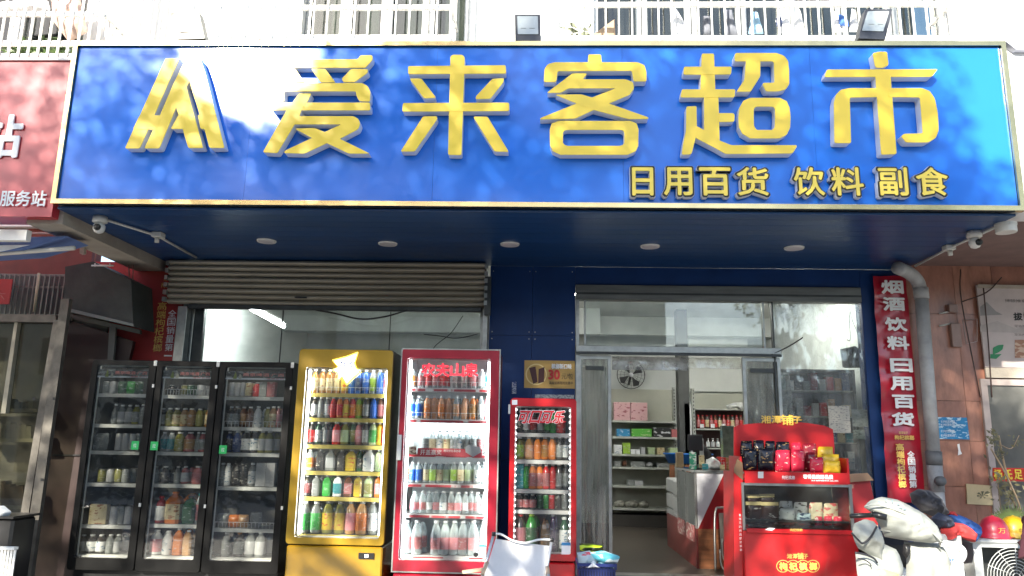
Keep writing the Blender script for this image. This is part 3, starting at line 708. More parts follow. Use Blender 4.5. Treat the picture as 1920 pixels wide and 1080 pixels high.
# vertical red banner
BAN = mat('red_banner_vinyl', (.40, .010, .028), .3, var=.12, scale=2, coat=.8, crough=.12)
def sheet(name, px, Y, m, parent=None, wav=.012, seed=0, nx=8, nz=40):
    (ax, ay), (bx, by), (cx, cy), (dx, dy) = px; V, F = [], []
    a, b, c, d = PY(ax, ay, Y), PY(bx, by, Y), PY(cx, cy, Y), PY(dx, dy, Y)
    for j in range(nz+1):
        for i in range(nx+1):
            u, v = i/nx, j/nz; p = a.lerp(b, u).lerp(d.lerp(c, u), v)
            V.append((p.x, Y-.012+wav*noise.noise(Vector((u*2, v*9, seed)))+wav*.5*noise.noise(Vector((u*6, v*20, seed+4))), p.z))
    for j in range(nz):
        for i in range(nx): q = j*(nx+1)+i; F.append((q, q+nx+1, q+nx+2, q+1))
    return mk(name, V, F, m, parent, smooth=True)
bn = T('vertical_banner', 'tall narrow red banner with white vertical characters beside the drainpipe', 'banner', tuple(PY(1690, 935, 7.44)))
sheet('cloth', [(1636, 518), (1697, 518), (1735, 942), (1664, 942)], 7.45, BAN, bn, wav=.024)
YB = 7.405
for s, px, py in (('烟', 1673, 538), ('酒', 1676, 570), ('饮', 1680, 608), ('料', 1684, 643), ('日', 1690, 685), ('用', 1690, 719), ('百', 1694, 753), ('货', 1693, 786)):
    ptext('character', s, px-21, py-13, px+21, py+13, YB, WPRINT, bn, bold=.05)
ptext('small_print', '湘潭铺子', 1685, 809, 1702, 814, YB, GPRINT, bn); ptext('small_print', '枸杞槟榔', 1677, 816, 1714, 825, YB, GPRINT, bn, bold=.03)
vtext('slogan', '高端枸杞槟榔', ((1687, 838), (1692, 908)), 15, 13.5, YB, GPRINT, bn, bold=.03)
vtext('slogan', '全国销量第', ((1708, 852), (1712, 908)), 14, 13, YB, WPRINT, bn, bold=.03)
# drainpipe
PIPE = mat('grey_pvc_pipe', (.34, .35, .36), .5, var=.25, scale=5, bump=.1)
dp = T('drainpipe', 'thick grey plastic drainpipe with an elbow beside the red banner', 'drainpipe', tuple(PY(1755, 940, 7.35)))
Yp = 7.33
P = [PY(1683, 502, Yp-.25), PY(1705, 512, Yp-.1), PY(1720, 527, Yp), PY(1727, 550, Yp)]
tube('elbow', curve(P, 5), .062, PIPE, dp, seg=16)
tube('pipe', [PY(1727, 548, Yp), PY(1750, 850, Yp)], .06, PIPE, dp, seg=16)
tube('collar', [PY(1726, 540, Yp), PY(1728, 560, Yp)], .068, PIPE, dp, seg=16)
tube('collar', [PY(1750, 846, Yp), PY(1752, 872, Yp)], .071, mat('dark_pipe', (.13, .135, .14), .5, var=.3), dp, seg=16)
tube('inspection_tee', [PY(1752, 872, Yp), PY(1757, 922, Yp)], .066, PIPE, dp, seg=16)
tube('branch_socket', [PY(1757, 902, Yp), PY(1765, 902, Yp-.12)], .045, MATS['dark_pipe'], dp, seg=14)
tube('pipe', [PY(1757, 920, Yp), (PY(1757, 920, Yp).x, Yp, 0)], .06, PIPE, dp, seg=16)
# ================================================================== FLOODLIGHTS, CAMERAS, CONDUITS
def floodlight(pts, label, lensm, Y=5.60):
    c = PY(sum(p[0] for p in pts)/4, pts[2][1], Y)
    t = T('floodlight', label, 'floodlight', tuple(c), 'floodlights above the blue signboard')
    P = px_poly(pts, Y); prism('housing', P, Y, Y+.1, mat('floodlight_housing', (.045, .05, .065), .5, var=.2) if lensm is LENS else mat('flare_washed_housing', (.4, .38, .33), .5), t, r=.006)
    cx = sum(p[0] for p in P)/4; cz = sum(p[1] for p in P)/4
    L_ = [(cx+(p[0]-cx)*.80, cz+(p[1]-cz)*.66+.022) for p in P]
    prism('lens', L_, Y-.006, Y-.001, lensm, t, r=.006)
    for k in (-1, 1):
        prism('led_chip', [(cx+k*.035-.022, cz-.01), (cx+k*.035+.022, cz-.01), (cx+k*.035+.022, cz-.003), (cx+k*.035-.022, cz-.003)], Y-.008, Y-.0062, mat('chip_grey', (.25, .28, .28), .4), t)
    box('bracket', cx-.06, cx+.06, Y+.1, Y+.13, cz-.14, cz, DARKMETAL, t)
    box('bracket_foot', cx-.02, cx+.02, Y+.1, Y+.2, cz-.15, cz-.125, DARKMETAL, t)
    return t
LENS = mat('floodlight_glass', (.42, .47, .48), .25, var=.1, coat=.5)
floodlight([(965, 27), (1013, 27), (1014, 78), (966, 78)], 'square black floodlight facing straight out beside the long window cage', LENS)
floodlight([(1623, 17), (1673, 17), (1660, 74), (1610, 72)], 'tilted black floodlight leaning in front of the laundry cage', LENS)
floodlight([(318, 24), (372, 20), (384, 72), (333, 74)], 'floodlight nearest the red sign, with pale pink glare painted into its colour', mat('flare_pink_lens', (.62, .42, .36), .3, var=.1))  # flare wash is put into the pale housing and pink lens colours
WPL = mat('white_conduit_plastic', (.55, .55, .52), .45, var=.12)
def path_tube(name, pts, r, m, label, cat, grp=None): return tag(tube(name, pts, r, m), label, cat, grp)
zz = SOF-.02
path_tube('conduit', [PZ(198, 412, zz), PZ(295, 442, zz), PZ(368, 483, zz)], .011, WPL, 'white plastic conduit crossing the canopy above the red wall', 'conduit', 'conduits under the canopy')
path_tube('conduit', [PZ(1716, 499, zz), PZ(1778, 466, zz), PZ(1872, 424, zz)], .011, WPL, 'white plastic conduit crossing the canopy above the drainpipe', 'conduit', 'conduits under the canopy')
def boxat(px, py, s, label, nm='junction_box'):
    c = PZ(px, py, zz); t = T(nm, label, 'junction box', tuple(c), 'junction boxes under the canopy')
    box('cover', c.x-s, c.x+s, c.y-s, c.y+s, c.z-.028, c.z+.018, WPL, t, b=.006); tube('stub', [(c.x, c.y-s*.3, c.z-.028), (c.x, c.y-s*.3, c.z-.075)], .02, WPL, t)
boxat(297, 440, .045, 'small white junction box halfway along the conduit above the red wall')
boxat(1779, 464, .042, 'small white junction box halfway along the conduit above the drainpipe')
def domecam(px, py, label):
    c = PZ(px, py, zz); t = T('security_camera', label, 'security camera', tuple(c), 'security cameras under the canopy')
    V, F, fm = latheVF([(.055, .018), (.058, -.03), (.045, -.038)][::-1], 20); mk('base', V, F, WPL, t, smooth=True, local=True)
    V, F, fm = latheVF([(.012, -.125), (.034, -.115), (.046, -.09), (.046, -.06), (.03, -.039)], 20); mk('ball', V, F, mat('camera_white', (.62, .62, .6), .35, var=.05), t, smooth=True, local=True)
    V, F, fm = latheVF([(.0285, 0), (.026, -.016), (.004, -.021)][::-1], 16); V = [(v[0]+.008, v[2]-.036, v[1]-.082) for v in V]; mk('lens', V, F, BLACK, t, local=True)
domecam(188, 410, 'white turret camera hanging at the canopy corner by the red sign'); domecam(1826, 438, 'white turret camera on the conduit near the gold frame corner by the drainpipe')
c = PZ(1885, 419, SOF); t = T('drum_box', 'round white drum-shaped box at the canopy corner above the tiled wall', 'junction box', tuple(c))  # drum-shaped junction box
V, F, fm = latheVF([(.072, -.075), (.075, -.07), (.075, -.001)], 24); mk('drum', V, F, WPL, t, smooth=False, local=True); V, F, fm = latheVF([(.079, -.02), (.079, -.001)], 24); mk('flange', V, F, WPL, t, local=True)

# ================================================================== NEIGHBOUR ON THE RED SIDE
NR = mat('neighbour_red_sign', (.42, .02, .035), .35, var=.06, scale=2, coat=.5, crough=.2)
t = T('red_shop_sign', 'red neighbouring signboard with large and small white characters', 'shop sign', (-4.9, 5.7, 3.1))
x0, x1, z0, z1 = rect(0, 112, 118, 406, 5.66)
nx1 = sx0-.02
box('panel', -6.6, nx1, 5.66, 5.9, z0, z1, NR, t)
box('top_trim', -6.6, nx1, 5.64, 5.66, z1-.012, z1+.006, WHITE, t)
ptext('character', '站', -34, 214, 41, 296, 5.645, WPRINT, t, bold=.03, thick=.01)
ptext('small_characters', '服务站', 0, 357, 87, 387, 5.645, WPRINT, t, bold=.02)
# structure below the red sign
NB = mat('neighbour_maroon_wall', (.17, .045, .035), .75, var=.25, scale=3, bump=.15)
tag(box('neighbour_wall', -9, -4.63, FY-.02, FY+.15, 0, 3.5, NB), 'maroon painted wall of the neighbouring shop under its red sign', 'wall')
BEAM = mat('beige_concrete', (.36, .32, .27), .8, var=.2, scale=3, bump=.3)
cb = tag(box('concrete_beam', sx0-.28, sx0+.018, 5.75, FY-.03, SOF-.10, SOF+.06, BEAM), 'beige concrete beam running back to the wall under the canopy corner', 'beam')
tag(box('metal_beam', -7, sx0-.3, 5.8, 5.86, 2.93, 3.02, WHITE), 'white painted metal beam below the red signboard', 'beam')
aw = T('folded_awning', 'blue and white striped awning edge under the red sign', 'awning', (-5, 5.9, 2.7))
pprism('blue_stripe', [(-60, 446), (127, 443), (40, 468), (-60, 474)], 5.95, .3, mat('awning_blue', (.10, .16, .36), .6, var=.15), aw)
pprism('white_stripe', [(-60, 461), (55, 459), (-10, 474), (-60, 480)], 5.94, .008, mat('awning_white', (.62, .66, .72), .6, var=.1), aw)
path_tube('awning_rod', [PY(-60, 480, 6.0), PY(140, 465, 6.0)], .02, mat('pale_rod', (.6, .56, .5), .5), 'pale straight rod of the awning in front of the maroon wall', 'rod')
path_tube('awning_rod', [PY(-60, 437, 6.4), PY(128, 437, 6.4)], .009, mat('pale_rod', (.6, .56, .5), .5), 'thin pale rod just above the awning stripes', 'rod')
t = T('awning_bracket', 'pale cast awning arm bracket at the end of the striped awning', 'bracket', tuple(PY(160, 450, 6.6)))
pprism('arm_plate', [(150, 435), (160, 438), (158, 476), (149, 476)], 6.5, .03, BEAM, t, r=.01); ppillow('knuckle', [(158, 438), (170, 440), (175, 452), (165, 462), (157, 455)], 6.5, .05, BEAM, t, n=20, rings=4)
pprism('arm_plate', [(140, 444), (147, 438), (147, 456), (142, 452)], 6.5, .02, WPL, t, r=.004)
for i, P in enumerate(([(181, 448), (178, 500)], [(240, 492), (244, 530)], [(250, 494), (249, 528)])):
    path_tube('hanging_wire', [PY(*P[0], 7.2), PY(*P[1], 7.2)], .006, mat('reddish_wire', (.30, .14, .12), .6), 'thin pinkish wire hanging by the maroon wall, ' + ('near the bracket', 'first of a close pair', 'second of a close pair')[i], 'wire')
t = T('dark_canopy_box', 'large dark grimy metal box projecting from the maroon wall', 'metal box', tuple(PY(190, 610, 7.0)))
GRIM = mat('grimy_metal', (.035, .038, .034), .7, var=.4, scale=4, bump=.3)
pprism('side_sheet', [(122, 500), (175, 490), (246, 526), (250, 612), (120, 580)], 6.95, .4, GRIM, t); pprism('edge_strip', [(122, 576), (250, 607), (250, 612), (122, 583)], 6.93, .018, mat('edge_grey', (.14, .15, .14), .6), t)
t = T('light_tube', 'short thin pale tube fixed above the dark metal box', 'tube lamp', tuple(PY(190, 500, 6.9))); tube('tube', [PY(172, 498, 6.9), PY(213, 498, 6.9)], .008, WPL, t)
for q in (178, 206): tube('clip', [PY(q, 494, 6.9), PY(q, 500, 6.9)], .006, WPL, t)
# grille and frames of the neighbour
t = T('security_grille', 'dark window security grille above the neighbour glass door', 'window grille', tuple(PY(65, 590, 7.1)))
gx0, gx1, gz0, gz1 = rect(-60, 515, 118, 590, 7.1)
for k in range(20): x = gx0+(gx1-gx0)*k/19; box('bar', x-.006, x+.006, 7.09, 7.1, gz0, gz1, mat('grille_grey', (.20, .21, .19), .5, metal=.4, var=.3), t)
for z in (gz0, (gz0+gz1)/2+.08, gz1): box('rail', gx0, gx1, 7.104, 7.116, z-.01, z+.01, MATS['grille_grey'], t)
box('dark_backing', gx0, gx1, 7.3, 7.32, gz0-.05, gz1+.05, mat('dark_glass_back', (.03, .033, .03), .4), t)
path_tube('pale_stick', [PY(73, 512, 7.0), PY(64, 585, 7.0)], .012, mat('bamboo', (.42, .37, .26), .6, var=.2), 'pale bamboo-like stick leaning on the neighbour window grille', 'stick')
t = tag(pbox('red_notice', -30, 523, 20, 570, 7.0, .01, mat('red_paper', (.38, .03, .03), .6)), 'red paper notice with faint characters hung on the neighbour grille', 'notice'); ptext('faint_character', '六', -14, 545, 10, 562, 6.995, mat('faint_pink', (.45, .15, .13), .6), t)
nd = T('neighbour_glass_door', 'grey neighbour shop glass doors in steel frames with goods behind', 'glass door', tuple(PY(50, 1080, 6.9)))
Yn = 6.9
NGL = glassmat('old_glass', (.62, .62, .55), film=.03, refl=.9, filmcol=(.3, .28, .22))
OLDST = mat('dull_old_steel', (.11, .10, .085), .45, metal=.4, var=.35, scale=9)
pprism('header', [(-60, 588), (104, 590), (105, 604), (-60, 602)], Yn-.05, .1, OLDST, nd)
pprism('post', [(27, 604), (33, 604), (10, 775), (1, 775)], Yn-.03, .06, mat('pale_post', (.25, .23, .17), .5, var=.3), nd)
pprism('post', [(100, 600), (110, 600), (32, 1100), (15, 1100)], Yn-.08, .06, OLDST, nd); pprism('post', [(114, 560), (130, 560), (55, 1100), (36, 1100)], Yn-.14, .05, OLDST, nd)
for (a, b_) in (((61, 745), (65, 742)), ((76, 897), (71, 897)), ((99, 745), (103, 745))): pprism('screw', [(a[0], a[1]), (a[0]+5, a[1]), (a[0]+5, a[1]+5), (a[0], a[1]+5)], Yn-.145, .004, BLACK, nd)
pprism('pane', [(-60, 604), (99, 604), (20, 1090), (-60, 1090)], Yn+.02, .008, NGL, nd)
sh_m = mat('dusty_shelf', (.30, .29, .25), .6, var=.3)
for y in (766, 822, 948): pprism('shelf', [(-60, y), (78-(y-700)*.12, y), (76-(y-700)*.12, y+7), (-60, y+7)], Yn+.1, .25, sh_m, nd)
box('dark_backing', -6.5, -4.3, 7.36, 7.38, .2, 2.6, mat('dim_shop_back', (.10, .095, .075), .8, var=.4, scale=5), nd)
cols = [('grey', (.2, .2, .18)), ('olive', (.14, .15, .06)), ('brown', (.15, .09, .05)), ('cream', (.45, .42, .3)), ('dark', (.04, .04, .04))]
q = 0
for (yb, h, n) in ((766, 20, 5), (822, 36, 6), (948, 48, 5)):
    for i in range(n):
        x = 2+i*(64-(yb-766)*.13)/n; c = cols[(q*7+i*3) % 5]; q += 1
        hh = h*random.uniform(.6, 1)
        o = pprism('packet', [(x, yb-hh), (x+9, yb-hh), (x+8.5, yb), (x-.5, yb)], Yn+.12, .08, mat('packet_'+c[0], c[1], .5, var=.3), None, r=.004)
        tag(o, f'{c[0]} packet, {ORD[i]} on the {("top", "middle", "bottom")[(766, 822, 948).index(yb)]} shelf behind the old neighbour glass door', 'packet', 'goods behind the neighbour glass door')
t = T('dark_door_panel', 'dark maroon door panel between the steel posts and the black fridge', 'door panel', tuple(PY(130, 1080, 7.25)))
MAR = mat('dark_maroon_panel', (.022, .007, .006), .45, var=.3, scale=3)
pprism('panel', [(128, 600), (250, 640), (200, 850), (160, 1100), (55, 1100), (93, 851)], 7.3, .05, MAR, t); pprism('groove', [(96, 852), (150, 852), (150, 855), (96, 855)], 7.285, .012, BLACK, t)
pprism('upper_frame', [(128, 588), (262, 618), (262, 626), (138, 598)], 7.25, .04, mat('edge_grey2', (.10, .10, .09), .6), t); pprism('side_frame', [(205, 612), (217, 614), (210, 700), (200, 700)], 7.24, .03, MATS['edge_grey2'], t)
# crate and bits at the very corner
t = T('dark_bin', 'dark bin with a white tray of papers beside the steel door posts', 'bin', tuple(PY(15, 1080, 6.3)))
x0, x1, z0, z1 = rect(-60, 972, 30, 1100, 6.3); x1 -= .06; box('body', x0, x1, 6.3, 6.6, 0, z1, BLACK, t, b=.02); box('lid_edge', x0-.01, x1+.01, 6.28, 6.62, z1+.001, z1+.02, BLACK, t)
tag(ppillow('paper_bundle', [(-30, 950), (8, 948), (22, 960), (15, 970), (-30, 972)], 6.35, .1, mat('white_paper', (.6, .62, .62), .7, var=.1), wr=.02), 'crumpled white paper lying on top of the dark bin', 'paper')
t = T('white_basket', 'white slatted plastic basket standing in front of the dark bin', 'basket', tuple(PY(10, 1080, 6.1)))
x0, x1, z0, z1 = rect(-40, 1030, 26, 1080, 6.1)
box('rim', x0, x1, 6.08, 6.13, z1, z1+.02, WHITE, t)
for k in range(12): x = x0+(x1-x0)*k/11; box('slat', x-.008, x+.008, 6.09, 6.1, .0, z1-.001, WHITE, t)
for k in range(6): z = z1*(k)/6+.01; box('slat', x0, x1, 6.102, 6.108, z, z+.015, WHITE, t)

# ================================================================== NEIGHBOUR ON THE TILED SIDE
TILE = mat('terracotta_marble_tile', (.31, .145, .10), .35, var=.4, scale=6, coat=.3, crough=.2, stretch=(1, 1, .5), dirt=(.20, .09, .065))
TILE2 = mat('terracotta_marble_tile_pale', (.33, .155, .105), .35, var=.4, scale=8, coat=.3, crough=.2, stretch=(1.2, 1, .4))
GRT = mat('tile_grout', (.15, .085, .065), .9)
tw = T('tiled_wall', 'terracotta marble tiled wall pier beside the grey drainpipe', 'tiled wall', (4.2, FY, 0))
tx = [3.625, PY(1815, 800, FY).x-.37, PY(1815, 800, FY).x, PY(1815, 800, FY).x+.36]
box('grout_bed', 3.622, 6.6, FY+.012, FY+.1, 0, 3.35, GRT, tw)
xg = [3.625]; 
while xg[-1] < 6.5: xg.append(xg[-1]+(.375 if len(xg) > 1 else tx[2]-3.625-.375 if tx[2]-3.625 > .42 else tx[2]-3.625))
zt_ = PY(1815, 752, FY).z
zg = [0, .5, zt_-.8, PY(1815, 827, FY).z, zt_, zt_+.85, 3.35]
zg = sorted(set(round(z, 3) for z in zg if z <= 3.35))
wx0 = PY(1832, 800, FY).x; wz0, wz1 = .3, PY(1880, 690, FY).z
for i in range(len(xg)-1):
    for j in range(len(zg)-1):
        a, b_, c_, d_ = xg[i], xg[i+1], zg[j], zg[j+1]
        if a > 4.55 and d_ < wz1: continue
        box('tile', a+.002, b_-.002, FY, FY+.011, c_+.002, d_-.002, (TILE, TILE2)[(i*3+j*5) % 2], tw)
# poster and window at the far side
ps = T('long_poster', 'faded landscape poster with black brush characters and a green leaf', 'poster', tuple(PY(1880, 690, FY-.06)))
yb = FY-.05
PP = mat('faded_poster', (.46, .40, .39), .6, var=.12, scale=3)
x0, x1, z0, z1 = rect(1836, 536, 2060, 690, yb); x0 = PY(1838, 600, yb).x
box('board', x0, x1, yb, yb+.02, z0, z1, PP, ps)
pprism('frame_edge', [(1834, 533), (2060, 538), (2060, 544), (1834, 540)], yb-.01, .009, BEAM, ps)
pprism('printed_hill', [(1838, 575), (1850, 566), (1868, 584), (1880, 590), (1838, 592)], yb-.003, .002, mat('grey_wash', (.25, .24, .24), .6), ps)
pprism('printed_hill', [(1838, 610), (1870, 602), (1905, 616), (1960, 606), (1960, 625), (1838, 622)], yb-.003, .002, mat('pale_wash', (.38, .34, .33), .6), ps)
pprism('green_leaf', [(1862, 652), (1872, 647), (1882, 646), (1880, 655), (1872, 661), (1862, 665)], yb-.004, .003, mat('leaf_print', (.02, .20, .08), .5), ps, r=.008); pprism('green_leaf', [(1857, 664), (1878, 664), (1868, 673), (1857, 672)], yb-.0035, .0025, MATS['leaf_print'], ps)
ptext('brush_character', '拔', 1900, 586, 1917, 601, yb-.002, INK, ps, bold=.04); ptext('brush_character', '罐', 1919, 586, 1936, 601, yb-.002, INK, ps, bold=.04)
ptext('small_print', '博颐推拿', 1884, 561, 1925, 567, yb-.002, mat('grey_ink', (.12, .11, .11), .6), ps)
for k in range(3): ptext('small_print', '足浴养生', 1902, 609+8*k, 1930, 614+8*k, yb-.002, MATS['grey_ink'], ps)
pprism('printed_photo', [(1903, 637), (1990, 637), (1990, 671), (1903, 671)], yb-.003, .002, printmat('food_photo', (.3, .14, .08), (.5, .35, .25), 12, .5), ps)
box('lower_strip', x0, x1, yb-.004, yb+.015, z0-.10, z0-.004, BEAM, ps)
nw = T('neighbour_window', 'grey dusty window glass below the faded landscape poster', 'window', tuple(PY(1890, 1000, FY)))
x0 = PY(1842, 780, FY).x
ring('window_frame', x0, 6.4, .5, z0-.11, x0+.06, 6.34, .56, z0-.17, FY-.03, FY+.01, mat('pink_grey_frame', (.40, .34, .32), .6), nw)
box('pane', x0+.061, 6.339, FY-.01, FY-.004, .561, z0-.171, mat('dusty_dark_glass', (.13, .13, .12), .12, var=.25, scale=2, coat=.5), nw)
# notices on the tiles
bnq = T('blue_notice', 'bright blue printed notice sheet glued on the terracotta tiles', 'notice', tuple(PY(1788, 825, FY-.01)))
pprism('sheet', [(1759, 782), (1813, 783), (1818, 824), (1762, 823)], FY-.012, .003, printmat('blue_notice_print', (.02, .2, .42), (.45, .6, .7), 22, .57), bnq)
for y in (788, 794, 806, 814): ptext('print_line', '长沙电信宽带办理', 1764, y, 1790, y+5, FY-.014, WPRINT, bnq)
pl = T('yellow_plaque', 'cream plaque with a small tree drawing on the terracotta tiles', 'plaque', tuple(PY(1840, 948, FY-.02)))
pprism('plate', [(1812, 907), (1866, 911), (1868, 948), (1814, 945)], FY-.02, .012, mat('cream_plate', (.55, .46, .28), .5, var=.12), pl); 
for k in range(7): a = k/7*6.28; pprism('drawn_branch', [(1842, 930), (1842+11*math.cos(a), 928+7*math.sin(a)), (1843+11*math.cos(a+.4), 928+7*math.sin(a+.4))], FY-.0215-.0002*k, .001, mat('olive_ink', (.12, .12, .07), .5), pl)
for y in (767, 843): pass
t = tag(pprism('torn_paper', [(1795, 833), (1799, 832), (1801, 845), (1804, 851), (1796, 854), (1797, 845)], FY-.006, .002, WPRINT), 'small torn white paper scrap below the blue notice', 'paper scrap')
rn = T('red_strip_sign', 'red strip sign with yellow characters among branches at the tiled shop', 'sign', tuple(PY(1900, 905, 7.2)))
pprism('strip', [(1862, 877), (2020, 879), (2020, 904), (1862, 902)], 7.2, .01, mat('bright_red_vinyl', (.55, .03, .015), .4), rn)
for i, s in enumerate('杨氏足浴'): ptext('character', s, 1863+19*i, 880, 1879+19*i, 899, 7.19, mat('yellow_ink', (.75, .55, .05), .5), rn, bold=.03)
# meter boxes, wires on the upper tiles
t = T('meter_box', 'small grey electrical box with pale cable stubs on the reddish tiles', 'electrical box', tuple(PY(1790, 650, FY-.05)))
x0, x1, z0, z1 = rect(1785, 606, 1803, 650, FY-.05); box('case', x0, x1, FY-.05, FY-.001, z0, z1, mat('reddish_grey_box', (.26, .18, .16), .5, var=.2), t, b=.005)
x0, x1, z0, z1 = rect(1780, 570, 1796, 585, FY-.05); box('small_case', x0, x1, FY-.05, FY-.001, z0, z1, MATS['reddish_grey_box'], t, b=.004)
for a in (588, 611): tube('stub', [PY(1761, a, FY-.02), PY(1782, a-4, FY-.02)], .008, WPL, t)
for pts, lab in (([(1801, 505), (1803, 565), (1838, 745)], 'first'), ([(1844, 540), (1853, 640), (1860, 745)], 'second'), ([(1878, 520), (1850, 548), (1803, 566)], 'third')):
    tag(tube('dark_wire', curve([PY(*p, FY-.08) for p in pts], 5), .006, mat('dark_red_wire', (.05, .025, .02), .6)), f'thin dark cable crossing the tiled wall above the blue notice, {lab} of three', 'cable', 'cables on the tiled wall')
tag(tube('cable_loop', [PY(1805, 600, FY-.03), PY(1832, 598, FY-.03), PY(1832, 640, FY-.03), PY(1812, 645, FY-.03), PY(1805, 600, FY-.03)], .005, mat('pink_grey_cable', (.35, .26, .24), .6)), 'pale cable bent in a rectangle on the reddish tiles', 'cable')
# neighbour's white sign beyond the gold frame
t = T('white_shop_sign', 'bare white end of the neighbouring signboard beyond the gold frame', 'shop sign', (4.6, 5.8, 3.2))
wx = sx1+.03
box('panel', wx, 7.5, 5.66, 5.95, 3.2, PY(1905, 88, 5.66).z, mat('glossy_white_panel', (.82, .82, .83), .3, var=.03, coat=.5), t)
pprism('top_cap', [(1886, 78), (1905, 60), (2100, 60), (2100, 92), (1905, 92)], 5.6, .3, mat('pale_blue_grey_metal', (.45, .47, .55), .4, var=.1), t)
tag(box('neighbour_canopy', sx1+.02, 7.5, 5.96, FY-.004, 3.2, 3.32, mat('dull_brown_soffit', (.17, .11, .10), .7, var=.2)), 'dull brown underside of the neighbouring canopy above the tiled wall', 'canopy')
# ================================================================== BOTTLES AND FRIDGES
CN = {'amber': (.38, .17, .03), 'blue': (.02, .12, .5), 'orange': (.62, .17, .02), 'peach': (.62, .30, .15), 'red': (.52, .02, .02), 'dark-red': (.22, .012, .012), 'yellow': (.6, .42, .03),
      'olive': (.22, .21, .05), 'green': (.04, .32, .05), 'dark-green': (.015, .07, .025), 'teal': (.03, .22, .25), 'white': (.7, .7, .68), 'pale-green': (.42, .52, .28), 'clear': (.62, .68, .68),
      'grey': (.22, .23, .22), 'dark': (.045, .04, .038), 'brown': (.13, .05, .025), 'pink': (.65, .25, .27), 'rose': (.42, .14, .14), 'purple': (.07, .03, .09), 'tan': (.40, .22, .09), 'navy': (.02, .04, .14),
      'black': (.012, .012, .012), 'cream': (.62, .52, .30), 'lime': (.30, .48, .05), 'silver': (.45, .45, .45)}
def bodymat(c):
    if c == 'clear':
        if 'liquid_clear' not in MATS:
            m = bpy.data.materials.new('liquid_clear'); m.use_nodes = True; nt = m.node_tree; b = nt.nodes['Principled BSDF']
            b.inputs['Base Color'].default_value = (.72, .78, .78, 1); b.inputs['Roughness'].default_value = .12
            tr = nt.nodes.new('ShaderNodeBsdfTransparent'); tr.inputs[0].default_value = (.9, .94, .94, 1); mx = nt.nodes.new('ShaderNodeMixShader'); lw = nt.nodes.new('ShaderNodeLayerWeight'); lw.inputs[0].default_value = .35
            mr = nt.nodes.new('ShaderNodeMapRange'); mr.inputs[3].default_value = .30; mr.inputs[4].default_value = .95
            nt.links.new(lw.outputs['Facing'], mr.inputs[0]); nt.links.new(mr.outputs[0], mx.inputs[0]); nt.links.new(tr.outputs[0], mx.inputs[1]); nt.links.new(b.outputs[0], mx.inputs[2]); nt.links.new(mx.outputs[0], nt.nodes['Material Output'].inputs[0]); MATS['liquid_clear'] = m
        return MATS['liquid_clear']
    return mat('liquid_'+c, CN[c], .12, var=.15, scale=14, coat=.6, crough=.06)
INKOF = {'white': (.12, .22, .3), 'cream': (.3, .12, .04), 'yellow': (.5, .06, .02), 'black': (.5, .5, .45), 'dark': (.45, .42, .35)}
def labmat(l):
    return printmat('label_'+l, CN[l], INKOF.get(l, tuple(min(.8, c*.6+.25) for c in CN[l])), 26, .60, .35)
PROF = {
 'b': ([(.40, 0, 0), (.5, .03, 0), (.5, .12, 1), (.505, .13, 1), (.505, .64, 0), (.48, .66, 0), (.42, .76, 0), (.22, .90, 0), (.2, .905, 0)], .92, 1.0, .24, 0),
 'w': ([(.40, 0, 0), (.5, .03, 0), (.47, .16, 1), (.5, .28, 1), (.5, .50, 0), (.47, .60, 0), (.38, .74, 0), (.2, .90, 0), (.18, .905, 0)], .92, 1.0, .22, 0),
 'j': ([(.44, 0, 0), (.5, .02, 0), (.5, .14, 1), (.51, .15, 1), (.51, .62, 0), (.5, .70, 0), (.36, .82, 0), (.15, .92, 0), (.14, .925, 0)], .93, 1.0, .17, .8),
 'c': ([(.42, 0, 2), (.5, .05, 1), (.5, .93, 2), (.42, .985, 2), (.40, .99, 2)], None, None, 0, 0)}
MC = {}; BACKROW = []
